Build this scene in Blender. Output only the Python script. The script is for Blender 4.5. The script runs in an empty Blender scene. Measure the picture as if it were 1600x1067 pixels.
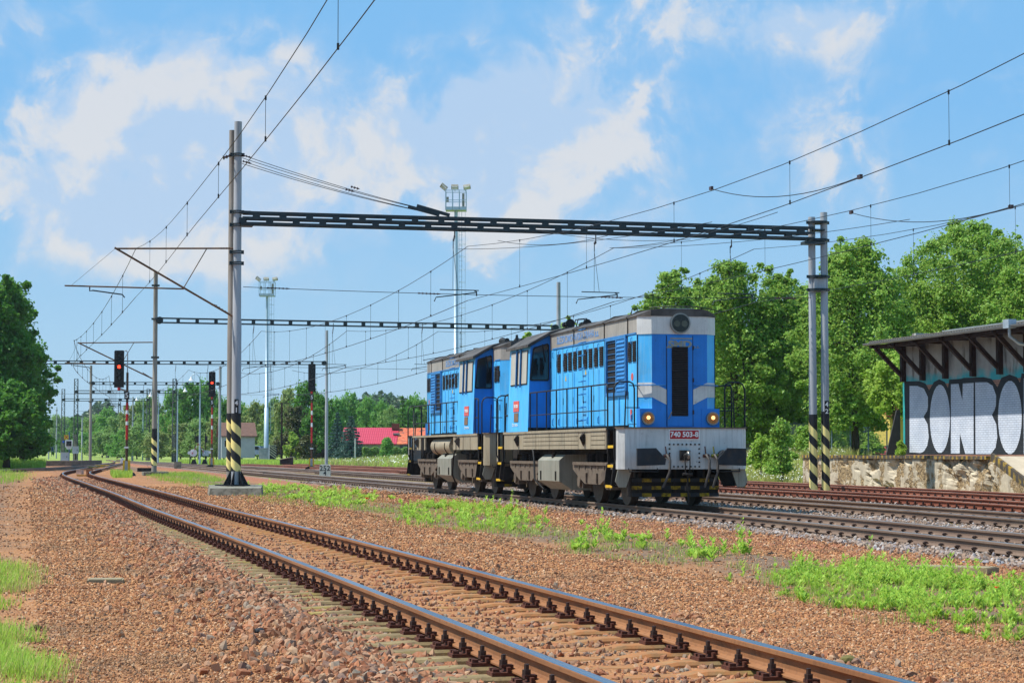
import bpy, math, random
import numpy as np
from mathutils import Vector, Matrix, noise as mnoise
random.seed(7)
S = bpy.context.scene
COL = S.collection
R = math.radians

# ------------------------------------------------------------------ camera
EYE = Vector((0.0, 0.0, 1.18)); FOC = 3300.0
YAW = math.atan(758/FOC); PIT = math.atan(172.5/FOC)
cam = bpy.data.cameras.new('camera'); camo = bpy.data.objects.new('camera', cam); COL.objects.link(camo)
cam.sensor_width = 36.0; cam.lens = 36.0*FOC/1600.0; cam.clip_start = 0.1; cam.clip_end = 12000
camo.location = EYE; camo.rotation_euler = (math.pi/2+PIT, 0, -YAW)
S.camera = camo

# ------------------------------------------------------------------ sky and sun
SUN_EL, SUN_AZ = 60.0, 9.0            # sun stands over -X, turned 9 degrees towards +Y
SKY_STRENGTH, SUN_STRENGTH = 0.100, 4.7
w = bpy.data.worlds.new('World'); S.world = w; w.use_nodes = True
nt = w.node_tree; N = nt.nodes; L = nt.links; N.clear()
def nd(t, **k):
    n = N.new(t)
    for a, b in k.items(): setattr(n, a, b)
    return n
out = nd('ShaderNodeOutputWorld'); bg = nd('ShaderNodeBackground'); L.new(bg.outputs[0], out.inputs[0])
bg.inputs[1].default_value = SKY_STRENGTH
sky = nd('ShaderNodeTexSky', sky_type='NISHITA', sun_disc=False)
sky.sun_elevation = R(SUN_EL); sky.sun_rotation = R(-90+SUN_AZ)
sky.air_density = 1.0; sky.dust_density = 0.6; sky.ozone_density = 1.6; sky.altitude = 200
tc = nd('ShaderNodeTexCoord')
# clouds: noise on a flat layer high above (direction / elevation), the same over the whole sky
sep = nd('ShaderNodeSeparateXYZ'); L.new(tc.outputs['Generated'], sep.inputs[0])
def math_(op, a, b=None, c=None):
    n = nd('ShaderNodeMath', operation=op)
    for i, v in enumerate((a, b, c)):
        if v is None: continue
        if isinstance(v, (int, float)): n.inputs[i].default_value = v
        else: L.new(v, n.inputs[i])
    return n.outputs[0]
def vmath(op, a, b=None, sc=None):
    n = nd('ShaderNodeVectorMath', operation=op)
    for i, v in enumerate((a, b)):
        if v is None: continue
        if isinstance(v, (tuple, list)): n.inputs[i].default_value = v
        else: L.new(v, n.inputs[i])
    if sc is not None: n.inputs['Scale'].default_value = sc
    return n.outputs[0]
dirn = tc.outputs['Generated']
stretch = vmath('MULTIPLY', dirn, (1.0, 1.0, 1.05))
def wnoise(vec, scale, det=8, rough=.55, lac=2.0, dist=0.0):
    n = nd('ShaderNodeTexNoise'); n.inputs['Scale'].default_value = scale; n.inputs['Detail'].default_value = det
    n.inputs['Roughness'].default_value = rough; n.inputs['Lacunarity'].default_value = lac; n.inputs['Distortion'].default_value = dist
    L.new(vec, n.inputs['Vector']); return n.outputs[0]
def ramp(v, a, b, x=0.0, y=1.0, smooth=True):
    n = nd('ShaderNodeMapRange'); n.interpolation_type = 'SMOOTHSTEP' if smooth else 'LINEAR'; n.clamp = True
    L.new(v, n.inputs[0]); n.inputs[1].default_value = a; n.inputs[2].default_value = b
    n.inputs[3].default_value = x; n.inputs[4].default_value = y; return n.outputs[0]
warp = nd('ShaderNodeTexNoise'); warp.inputs['Scale'].default_value = 14; warp.inputs['Detail'].default_value = 3
L.new(stretch, warp.inputs['Vector'])
wv = vmath('ADD', stretch, vmath('SCALE', vmath('SUBTRACT', warp.outputs[1], (.5, .5, .5)), sc=0.05))
CLOUD_BANKS = [  # azimuth from +Y (deg, clockwise), elevation, half widths, weight
    (3.8, 8.2, 4.6, 2.6, .26), (1.0, 6.6, 3.2, 1.8, .18), (6.0, 9.6, 1.6, 1.6, .14), (11.0, 9.0, 2.6, 2.2, .22), (14.4, 8.8, 2.8, 2.7, .24), (8.6, 7.2, 3.0, 1.2, .12),
    (20.6, 11.4, 2.0, .8, .16), (20.2, 8.0, 3.2, 1.8, .11), (16.5, 12.2, 3.0, 1.4, .14), (16.2, 5.9, 2.6, 1.0, .10), (11.8, 5.0, 2.4, .9, .14), (4.0, 5.8, 3.0, .9, .12), (22.8, 6.6, 1.2, .9, .10),
    (-6, 9, 5, 3, .2), (-16, 7, 6, 3, .2), (34, 9, 6, 3, .2), (50, 12, 9, 4, .2), (-40, 12, 9, 4, .2), (80, 16, 14, 6, .2), (-80, 18, 14, 7, .2), (130, 14, 16, 6, .2), (180, 16, 18, 7, .2), (-130, 14, 16, 6, .2)]
az = math_('MULTIPLY', math_('ARCTAN2', sep.outputs[0], sep.outputs[1]), 57.2958)
el = math_('MULTIPLY', math_('ARCSINE', sep.outputs[2]), 57.2958)
acc = None
for (a0, e0, wa, we, k) in CLOUD_BANKS:
    da = math_('DIVIDE', math_('SUBTRACT', az, float(a0)), float(wa)); de = math_('DIVIDE', math_('SUBTRACT', el, float(e0)), float(we))
    q = math_('ADD', math_('MULTIPLY', da, da), math_('MULTIPLY', de, de))
    g = math_('MULTIPLY', math_('EXPONENT', math_('MULTIPLY', q, -0.9)), k)
    acc = g if acc is None else math_('ADD', acc, g)
big = wnoise(wv, 15, 11, .58)
billow = wnoise(wv, 40, 8, .62)
puff = math_('ABSOLUTE', math_('SUBTRACT', wnoise(wv, 30, 6, .5), .5))
dens0 = math_('ADD', math_('ADD', math_('MULTIPLY', big, .8), math_('MULTIPLY', acc, 1.15)), math_('ADD', math_('MULTIPLY', math_('SUBTRACT', billow, .5), .30), math_('MULTIPLY', math_('SUBTRACT', .1, puff), .45)))
veil = ramp(dens0, .44, .70)
core = ramp(dens0, .55, .69)
cover = math_('ADD', math_('MULTIPLY', veil, .45), math_('MULTIPLY', core, .33))
# lit tops: thinner, higher sample of the same field gives soft grey bases
offs = wnoise(vmath('ADD', wv, (0.006, 0.0, -0.016)), 15, 11, .58)
shade = math_('MULTIPLY', ramp(math_('ADD', math_('SUBTRACT', big, offs), math_('MULTIPLY', math_('SUBTRACT', billow, .5), .25)), -.06, .08, 0.0, 1.0), ramp(dens0, .5, .66))
hor = ramp(sep.outputs[2], 0.0, .16, 0.0, 1.0, False)
skymul = nd('ShaderNodeMix', data_type='RGBA', blend_type='MIX')
hazec = nd('ShaderNodeMix', data_type='RGBA', blend_type='MIX')
L.new(hor, hazec.inputs[0]); hazec.inputs[6].default_value = (3.35, 5.15, 6.6, 1); hazec.inputs[7].default_value = (1.65, 4.0, 6.9, 1)
skymul.inputs[0].default_value = .90
L.new(sky.outputs[0], skymul.inputs[6]); L.new(hazec.outputs[2], skymul.inputs[7])
cl = nd('ShaderNodeMix', data_type='RGBA', blend_type='MIX'); L.new(shade, cl.inputs[0])
cl.inputs[6].default_value = (4.0, 5.1, 6.6, 1); cl.inputs[7].default_value = (6.3, 6.1, 5.95, 1)
fin = nd('ShaderNodeMix', data_type='RGBA', blend_type='MIX')
L.new(cover, fin.inputs[0]); L.new(skymul.outputs[2], fin.inputs[6]); L.new(cl.outputs[2], fin.inputs[7])
L.new(fin.outputs[2], bg.inputs[0])

sun = bpy.data.lights.new('sun', 'SUN'); sun.energy = SUN_STRENGTH; sun.angle = R(.53); sun.color = (1.0, .955, .88)
suno = bpy.data.objects.new('sun', sun); COL.objects.link(suno)
e, a = R(SUN_EL), R(SUN_AZ)
ld = Vector((math.cos(a)*math.cos(e), -math.sin(a)*math.cos(e), -math.sin(e)))
suno.rotation_euler = ld.to_track_quat('-Z', 'Y').to_euler(); suno.location = (-20, 10, 40)

S.view_settings.view_transform = 'Standard'; S.view_settings.look = 'None'
S.view_settings.exposure = 0.38; S.view_settings.gamma = 1.0; S.view_settings.use_curve_mapping = False
S.render.engine = 'CYCLES'
try:
    S.cycles.max_bounces = 6; S.cycles.transparent_max_bounces = 8; S.cycles.diffuse_bounces = 3
except Exception: pass

# ------------------------------------------------------------------ materials
def hexl(h, k=1.0):
    h = h.lstrip('#'); v = [int(h[i:i+2], 16)/255 for i in (0, 2, 4)]
    return tuple(k*(c/12.92 if c <= .04045 else ((c+.055)/1.055)**2.4) for c in v)
class NT:
    def __init__(s, name):
        s.m = bpy.data.materials.new(name); s.m.use_nodes = True; s.t = s.m.node_tree; s.t.nodes.clear()
        s.o = s.n('ShaderNodeOutputMaterial'); s.b = s.n('ShaderNodeBsdfPrincipled'); s.l(s.b.outputs[0], s.o.inputs[0])
        s.tc = s.n('ShaderNodeTexCoord'); s.geo = s.n('ShaderNodeNewGeometry')
        s.P = s.geo.outputs['Position']; s.O = s.tc.outputs['Object']
    def n(s, t, **k):
        x = s.t.nodes.new(t)
        for a, b in k.items(): setattr(x, a, b)
        return x
    def l(s, a, b): s.t.links.new(a, b)
    def sock(s, i, v):
        if isinstance(v, bpy.types.NodeSocket): s.l(v, i)
        elif isinstance(v, (tuple, list)): i.default_value = tuple(v)+(1,)*(len(i.default_value)-len(v)) if len(i.default_value) > len(v) else tuple(v)
        else: i.default_value = v
    def noise(s, scale, vec=None, det=4, rough=.55, dist=0, out=0, stretch=None):
        x = s.n('ShaderNodeTexNoise'); x.inputs['Scale'].default_value = scale; x.inputs['Detail'].default_value = det
        x.inputs['Roughness'].default_value = rough; x.inputs['Distortion'].default_value = dist
        v = vec or s.O
        if stretch:
            mp = s.n('ShaderNodeMapping'); mp.inputs['Scale'].default_value = stretch; s.l(v, mp.inputs[0]); v = mp.outputs[0]
        s.l(v, x.inputs['Vector']); return x.outputs[out]
    def rng(s, v, a, b, x=0., y=1.):
        n = s.n('ShaderNodeMapRange'); n.clamp = True; s.sock(n.inputs[0], v)
        for i, q in enumerate((a, b, x, y)): n.inputs[i+1].default_value = q
        return n.outputs[0]
    def mix(s, f, a, b, bt='MIX'):
        n = s.n('ShaderNodeMix', data_type='RGBA', blend_type=bt); s.sock(n.inputs[0], f); s.sock(n.inputs[6], a); s.sock(n.inputs[7], b); return n.outputs[2]
    def math(s, op, a, b=0., c=None):
        n = s.n('ShaderNodeMath', operation=op); s.sock(n.inputs[0], a); s.sock(n.inputs[1], b)
        if c is not None: s.sock(n.inputs[2], c)
        return n.outputs[0]
    def bump(s, h, strength=.3, dist=.02):
        n = s.n('ShaderNodeBump'); n.inputs['Strength'].default_value = strength; n.inputs['Distance'].default_value = dist
        s.l(h, n.inputs['Height']); s.l(n.outputs[0], s.b.inputs['Normal'])
    def set(s, col=None, rough=.6, metal=0., spec=.5):
        if col is not None: s.sock(s.b.inputs['Base Color'], col)
        s.sock(s.b.inputs['Roughness'], rough); s.sock(s.b.inputs['Metallic'], metal); s.b.inputs['Specular IOR Level'].default_value = spec
        return s.m
MATS = {}
def mat(name, col, rough=.6, metal=0., var=.25, vs=3., dirt=None, bump=None, spec=.4, stretch=None, emit=None):
    """col linear rgb; dirt = (rgb, amount, scale)"""
    if name in MATS: return MATS[name]
    s = NT(name)
    c1 = tuple(x*(1-var) for x in col); c2 = tuple(min(1, x*(1+var)) for x in col)
    c = s.mix(s.rng(s.noise(vs, det=6, stretch=stretch), .3, .7), c1, c2)
    if dirt:
        f = s.rng(s.noise(dirt[2], det=8, rough=.65, stretch=stretch), .62-dirt[1]*.3, .75-dirt[1]*.2, 0, min(1, dirt[1]*1.4))
        c = s.mix(f, c, dirt[0])
    r = s.rng(s.noise(vs*2.3), .3, .7, max(.03, rough-.08), min(1, rough+.1))
    s.set(c, r, metal, spec)
    if bump: s.bump(s.noise(bump[1], det=6), bump[0], bump[2] if len(bump) > 2 else .01)
    if emit: s.sock(s.b.inputs['Emission Color'], emit[0]); s.b.inputs['Emission Strength'].default_value = emit[1]
    MATS[name] = s.m; return s.m

# ------------------------------------------------------------------ mesh helpers
class MB:
    def __init__(s): s.v = []; s.f = []; s.mi = []; s.cur = 0; s.smooth = False; s.sm = []
    def add(s, vs, fs):
        o = len(s.v); s.v += [tuple(v) for v in vs]
        for f in fs: s.f.append(tuple(i+o for i in f)); s.mi.append(s.cur); s.sm.append(s.smooth)
        return s
    def box(s, x0, x1, y0, y1, z0, z1):
        return s.add([(x0,y0,z0),(x1,y0,z0),(x1,y1,z0),(x0,y1,z0),(x0,y0,z1),(x1,y0,z1),(x1,y1,z1),(x0,y1,z1)],
                     [(0,3,2,1),(4,5,6,7),(0,1,5,4),(1,2,6,5),(2,3,7,6),(3,0,4,7)])
    def obox(s, c, sz, rot=None):
        """oriented box, rot a 3x3 matrix"""
        h = [x/2 for x in sz]; vs = []
        for dz in (-1, 1):
            for dx, dy in ((-1,-1),(1,-1),(1,1),(-1,1)):
                p = Vector((dx*h[0], dy*h[1], dz*h[2]))
                if rot is not None: p = rot @ p
                vs.append(Vector(c)+p)
        return s.add(vs, [(0,3,2,1),(4,5,6,7),(0,1,5,4),(1,2,6,5),(2,3,7,6),(3,0,4,7)])
    def beam(s, a, b, wd, ht, up=(0,0,1)):
        a = Vector(a); b = Vector(b); d = (b-a); ln = d.length; d.normalize(); u = Vector(up)
        x = d.cross(u); 
        if x.length < 1e-4: x = d.cross(Vector((1,0,0)))
        x.normalize(); z = x.cross(d)
        M = Matrix((x, d, z)).transposed()
        return s.obox((a+b)/2, (wd, ln, ht), M)
    def tube(s, pts, r, n=8, cap=True):
        pts = [Vector(p) for p in pts]; rs = r if isinstance(r, (list, tuple)) else [r]*len(pts)
        vs = []; m = len(pts); px = None
        for i, p in enumerate(pts):
            d = (pts[min(i+1, m-1)]-pts[max(i-1, 0)])
            if d.length < 1e-9: d = Vector((0,0,1))
            d.normalize()
            if px is None:
                px = d.cross(Vector((0,0,1)))
                if px.length < 1e-3: px = Vector((1,0,0))
            px = (px - d*px.dot(d)); px.normalize(); py = d.cross(px)
            for k in range(n):
                t = 2*math.pi*k/n; vs.append(p+(px*math.cos(t)+py*math.sin(t))*rs[i])
        fs = []
        for i in range(m-1):
            for k in range(n):
                k2 = (k+1) % n; fs.append((i*n+k, i*n+k2, (i+1)*n+k2, (i+1)*n+k))
        o = s.smooth; s.smooth = n > 5; s.add(vs, fs); s.smooth = False
        if cap: s.add(vs[:n], [tuple(range(n))[::-1]]); s.add(vs[-n:], [tuple(range(n))])
        s.smooth = o; return s
    def cyl(s, c, r, h, axis='z', n=16, r2=None):
        c = Vector(c); d = {'x': Vector((1,0,0)), 'y': Vector((0,1,0)), 'z': Vector((0,0,1))}[axis]
        return s.tube([c, c+d*h], [r, r if r2 is None else r2], n)
    def prism(s, poly, a, b, axis='y'):
        """poly of 2d points extruded from a to b along axis; poly gives the two other coords in xyz order"""
        def P(p, t): return {'x': (t, p[0], p[1]), 'y': (p[0], t, p[1]), 'z': (p[0], p[1], t)}[axis]
        n = len(poly); vs = [P(p, a) for p in poly]+[P(p, b) for p in poly]
        return s.add(vs, [tuple(range(n)), tuple(range(2*n-1, n-1, -1))]+[(i, i+n, (i+1) % n+n, (i+1) % n) for i in range(n)])
    def build(s, name, m, parent=None, kind=None, loc=None):
        me = bpy.data.meshes.new(name); me.from_pydata(s.v, [], s.f)
        for x in (m if isinstance(m, (list, tuple)) else [m]): me.materials.append(x)
        me.polygons.foreach_set('material_index', s.mi); me.polygons.foreach_set('use_smooth', s.sm)
        # consistent outward normals
        import bmesh
        if len(s.f) < 60000:
            bm = bmesh.new(); bm.from_mesh(me); bmesh.ops.recalc_face_normals(bm, faces=bm.faces); bm.to_mesh(me); bm.free()
        me.update(); return link(name, me, parent, kind, loc)
def link(name, me, parent=None, kind=None, loc=None, rotz=None):
    o = bpy.data.objects.new(name, me); COL.objects.link(o)
    if parent: o.parent = parent
    if kind: o['kind'] = kind
    if loc: o.location = loc
    if rotz: o.rotation_euler = (0, 0, rotz)
    return o
def tag(o, label, cat, group=None, kind=None):
    if label: o['label'] = label
    if cat: o['category'] = cat
    if group: o['group'] = group
    if kind: o['kind'] = kind
    return o
def thing(name, label, cat, loc=(0, 0, 0), rotz=0, group=None):
    o = bpy.data.objects.new(name, None); COL.objects.link(o); o.empty_display_size = .3
    o.location = loc; o.rotation_euler = (0, 0, rotz); return tag(o, label, cat, group)
def dup(o, parent=None):
    c = o.copy(); COL.objects.link(c); c.parent = parent
    for ch in list(o.children): dup(ch, c)
    return c
def npmesh(name, V, F, m, kind=None, smooth=False, parent=None):
    me = bpy.data.meshes.new(name); V = np.asarray(V, np.float32); F = np.asarray(F, np.int32); k = F.shape[1]
    me.vertices.add(len(V)); me.vertices.foreach_set('co', V.ravel()); me.loops.add(F.size); me.loops.foreach_set('vertex_index', F.ravel())
    me.polygons.add(len(F)); me.polygons.foreach_set('loop_start', np.arange(len(F), dtype=np.int32)*k)
    me.polygons.foreach_set('use_smooth', np.full(len(F), smooth)); me.materials.append(m); me.update(calc_edges=True)
    return link(name, me, parent, kind)
def text_mesh(name, body, size, m, parent, origin, right, up, extrude=.004, align='CENTER', sx=1.0, bold=0.0, spacing=1.0):
    cu = bpy.data.curves.new(name, 'FONT'); cu.body = body; cu.size = size; cu.extrude = extrude; cu.align_x = align; cu.align_y = 'CENTER'
    cu.offset = bold; cu.resolution_u = 3; cu.space_character = spacing
    to = bpy.data.objects.new(name, cu); COL.objects.link(to)
    bpy.context.view_layer.update()
    me = bpy.data.meshes.new_from_object(to.evaluated_get(bpy.context.evaluated_depsgraph_get()))
    bpy.data.objects.remove(to); bpy.data.curves.remove(cu)
    r = Vector(right).normalized(); u = Vector(up).normalized(); n = r.cross(u)
    M = Matrix((r*sx, u, n)).transposed().to_4x4(); M.translation = Vector(origin)
    me.transform(M); me.materials.clear(); me.materials.append(m); me.name = name
    return link(name, me, parent)
def catmull(pts, t):
    """pts: (y, x) pairs sorted by y; smooth value at y=t"""
    n = len(pts)
    if t <= pts[0][0]: return pts[0][1]+(t-pts[0][0])*(pts[1][1]-pts[0][1])/(pts[1][0]-pts[0][0])
    if t >= pts[-1][0]: return pts[-1][1]+(t-pts[-1][0])*(pts[-1][1]-pts[-2][1])/(pts[-1][0]-pts[-2][0])
    for i in range(n-1):
        if pts[i][0] <= t <= pts[i+1][0]: break
    y0, x0 = pts[i]; y1, x1 = pts[i+1]
    m = lambda a, b: (b[1]-a[1])/(b[0]-a[0])
    s0 = m(pts[max(i-1, 0)], pts[i+1]); s1 = m(pts[i], pts[min(i+2, n-1)])
    h = y1-y0; u = (t-y0)/h
    return x0*(2*u**3-3*u*u+1)+s0*h*(u**3-2*u*u+u)+x1*(-2*u**3+3*u*u)+s1*h*(u**3-u*u)
# points on the ground seen at a photograph pixel (used to read positions off; everything stands at its real place)
_f = Vector((math.sin(YAW)*math.cos(PIT), math.cos(YAW)*math.cos(PIT), math.sin(PIT))); _r = Vector((math.cos(YAW), -math.sin(YAW), 0)); _u = _r.cross(_f)
def at(x, y, D):
    """world point at depth D (metres along the view) for photograph pixel x, y"""
    d = _f+_r*((x-800)/FOC)-_u*((y-533.5)/FOC); k = D/(d.x*math.sin(YAW)+d.y*math.cos(YAW)); return EYE+d*k
def atx(x, D, z=0.):
    p = at(x, 706, D); return Vector((p.x, p.y, z))
# ------------------------------------------------------------------ ground and tracks
CN = [(-12,3.76),(10,3.70),(25,3.62),(35,3.50),(45,3.36),(62,3.26),(84,2.98),(105,2.72),(120,2.74),(132,3.12),(160,4.90),(209,8.0),(250,10.6),(300,12.6),(420,14)]
CA = [(-10,10.6),(15,12.35),(25,13.2),(31,13.5),(38,13.78),(45,13.87),(60,13.87),(72,13.86),(92,13.7),(126,13.5),(200,13.3),(300,12.9),(420,12)]
CB = [(0,14.6),(25,16.9),(34,17.85),(43,18.35),(60,18.7),(100,18.6),(157,17.6),(230,14.9),(300,13.2)]
CC = [(10,18.6),(30,20.8),(43,22.15),(54,23.0),(80,23.6),(130,23.5),(200,21.6),(270,18.4)]
CD = [(20,23.6),(40,25.7),(52,26.85),(65,27.7),(80,28.25),(100,28.4),(150,28.2),(230,25.6)]
CE = [(118,-6.5),(132,-4.1),(148,-1.2),(170,3.0),(190,5.6),(215,8.0),(240,9.9)]
def smooth(a, b, t):
    t = np.clip((t-a)/(b-a), 0, 1); return t*t*(3-2*t)
def vcat(c, Y): return np.array([catmull(c, float(y)) for y in Y])
def axis(segs):
    o = []
    for a, b, st in segs: o += list(np.arange(a, b, st))
    return np.array(o+[segs[-1][1]])
xs = axis([(-1500,-200,100),(-200,-40,16),(-40,-6,3),(-6,-2,.5),(-2,13,.13),(13,32,.45),(32,60,3),(60,200,14),(200,2200,125)])
ys = axis([(-40,6,3),(6,34,.14),(34,60,.4),(60,140,1.5),(140,300,8),(300,700,40),(700,4000,300)])
GX, GY = np.meshgrid(xs, ys)
rng = np.random.default_rng(3)
def vnoise(x, y, s, seed=0):
    """cheap smooth value noise"""
    x = x/s+seed*17.3; y = y/s+seed*9.1; xi = np.floor(x).astype(int); yi = np.floor(y).astype(int); fx = x-xi; fy = y-yi
    def h(a, b):
        v = np.sin(a*127.1+b*311.7+seed*74.7)*43758.5453; return v-np.floor(v)
    fx = fx*fx*(3-2*fx); fy = fy*fy*(3-2*fy)
    return (h(xi,yi)*(1-fx)+h(xi+1,yi)*fx)*(1-fy)+(h(xi,yi+1)*(1-fx)+h(xi+1,yi+1)*fx)*fy-.5
cny = vcat(CN, ys)[:, None]; cay = vcat(CA, ys)[:, None]
def height(X, Y, cn, ca):
    z = np.full(X.shape, -.22)
    z += .05*vnoise(X, Y, 2.6, 1)+.035*vnoise(X, Y, .9, 2)
    near = np.clip((70-Y)/30, 0, 1)
    z += near*(.02*vnoise(X, Y, .33, 3)+.012*vnoise(X, Y, .2, 4))
    d = np.abs(X-cn)                       # near track bed
    bed = -.205+.012*vnoise(X, Y, .25, 5)-.022*smooth(.80, .95, d)*(1-smooth(1.35, 1.7, d))*smooth(52, 36, Y)
    k = 1-smooth(1.25, 2.3, d); z = z*(1-k)+(bed)*k
    z += .05*np.exp(-((X-cn+1.75)/.35)**2)*(Y < 60)
    dA = X-ca
    k = smooth(-2.2, -1.3, dA)*(1-smooth(15.6, 16.6, X-ca+.0)); z = z*(1-k)+(-.185+.02*vnoise(X, Y, .4, 6))*k
    # rising verge to the left, the grass slope beyond the tracks and the raised yard behind the platform
    z += np.where(X < .2, .10*smooth(.2, -3, X), 0)
    z += 1.25*smooth(30.6, 36, X)*smooth(140, 118, Y)*(Y > 20)*smooth(81, 92, Y) + .0
    z += .75*smooth(0, 1, (X-(30+.0*Y))/16)*smooth(118, 230, Y)
    z += .9*smooth(-2.5, -9, X)*smooth(100, 160, Y)
    z += 1.2*smooth(330, 700, Y)
    return z
GZ = height(GX, GY, cny, cay)
ny, nx = GX.shape
V = np.stack([GX, GY, GZ], -1).reshape(-1, 3)
I = np.arange(ny*nx).reshape(ny, nx)
F = np.stack([I[:-1,:-1], I[:-1,1:], I[1:,1:], I[1:,:-1]], -1).reshape(-1, 4)

g = NT('ground_gravel_soil_grass')
sp = g.n('ShaderNodeSeparateXYZ'); g.l(g.P, sp.inputs[0]); X, Y = sp.outputs[0], sp.outputs[1]
wob = g.math('MULTIPLY', g.math('SUBTRACT', g.noise(.35, g.P, 5), .5), 2.6)
Xw = g.math('ADD', X, wob)
def band(v, a, b, c, d): return g.math('MULTIPLY', g.rng(v, a, b), g.rng(v, c, d, 1, 0))
# gravel grain
vor = g.n('ShaderNodeTexVoronoi'); vor.inputs['Scale'].default_value = 45; g.l(g.P, vor.inputs['Vector'])
vsep = g.n('ShaderNodeSeparateColor'); g.l(vor.outputs['Color'], vsep.inputs[0])
grav = g.mix(g.rng(vsep.outputs[0], 0, 1), hexl('#9a633e'), hexl('#cc9560'))
grav = g.mix(g.rng(vsep.outputs[1], .8, 1, 0, .8), grav, hexl('#a89a8c'))
grav = g.mix(g.rng(g.noise(.5, g.P, 6), .35, .65, 0, .4), grav, hexl('#93633e'))
grav = g.mix(g.math('MULTIPLY', g.rng(g.noise(4.5, g.P, 8, .75), .45, .62), g.rng(Y, 25, 70, .25, .75)), grav, hexl('#7e5438'))
grav = g.mix(band(Xw, 10.2, 11.2, 12.2, 12.8), grav, g.mix(g.rng(vsep.outputs[0], 0, 1), hexl('#84503c'), hexl('#b17a5c')))
soil = g.mix(g.rng(g.noise(9, g.P, 6), .3, .7), hexl('#574437'), hexl('#84705c'))
soil = g.mix(g.rng(vsep.outputs[2], .6, 1, 0, .6), soil, hexl('#9b8672'))
c = g.mix(g.math('MULTIPLY', band(Xw, 7.2, 8.0, 9.6, 10.4), g.rng(g.noise(.8, g.P, 5), .3, .55, .35, 1)), grav, soil)
c = g.mix(g.rng(g.noise(.55, g.P, 6), .52, .66, 0, .5), c, hexl('#7a6350'))
c = g.mix(g.math('MULTIPLY', g.rng(Xw, .2, -.9), g.rng(g.noise(1.2, g.P, 5), .35, .6)), c, soil)
# ballast of the running lines
bal = g.mix(g.rng(vsep.outputs[0], 0, 1), hexl('#5d5048'), hexl('#a39a92')); bal = g.mix(g.rng(vsep.outputs[1], .45, .9, 0, .8), bal, hexl('#8b6550'))
dA = g.math('SUBTRACT', X, 12.9)
isb = g.math('MULTIPLY', g.rng(g.math('ADD', X, g.math('MULTIPLY', wob, .12)), 11.9, 12.25), g.rng(X, 29.3, 29.9, 1, 0))
nb = g.rng(g.math('ABSOLUTE', g.math('SUBTRACT', X, 3.15)), 1.3, 1.7, 1, 0)
c = g.mix(g.math('MULTIPLY', nb, g.rng(Y, 20, 50, .2, .75)), c, g.mix(g.rng(g.noise(3.5, g.P, 6, .7), .35, .65), hexl('#6a4633'), hexl('#b58460')))
c = g.mix(isb, c, bal)
# grass
gr = g.mix(g.rng(g.noise(.25, g.P, 8), .3, .7), hexl('#5f7f2a'), hexl('#9aa650')); gr = g.mix(g.rng(g.noise(3, g.P, 8), .5, .7, 0, .6), gr, hexl('#b7b27c'))
far = g.math('MAXIMUM', g.math('MULTIPLY', g.rng(Xw, 29.6, 30.6), g.rng(Y, 20, 21)), g.rng(Y, 260, 300))
farL = g.math('MULTIPLY', g.rng(Xw, -2.6, -3.6), g.rng(Y, 95, 110))
c = g.mix(g.math('MAXIMUM', far, farL), c, gr)
g.set(c, .95, 0, .2); g.bump(g.math('ADD', g.math('MULTIPLY', vor.outputs['Distance'], -1.0), g.math('MULTIPLY', g.noise(60, g.P, 3), .5)), .9, .02)
npmesh('ground', V, F, g.m, 'structure', True)

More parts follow.
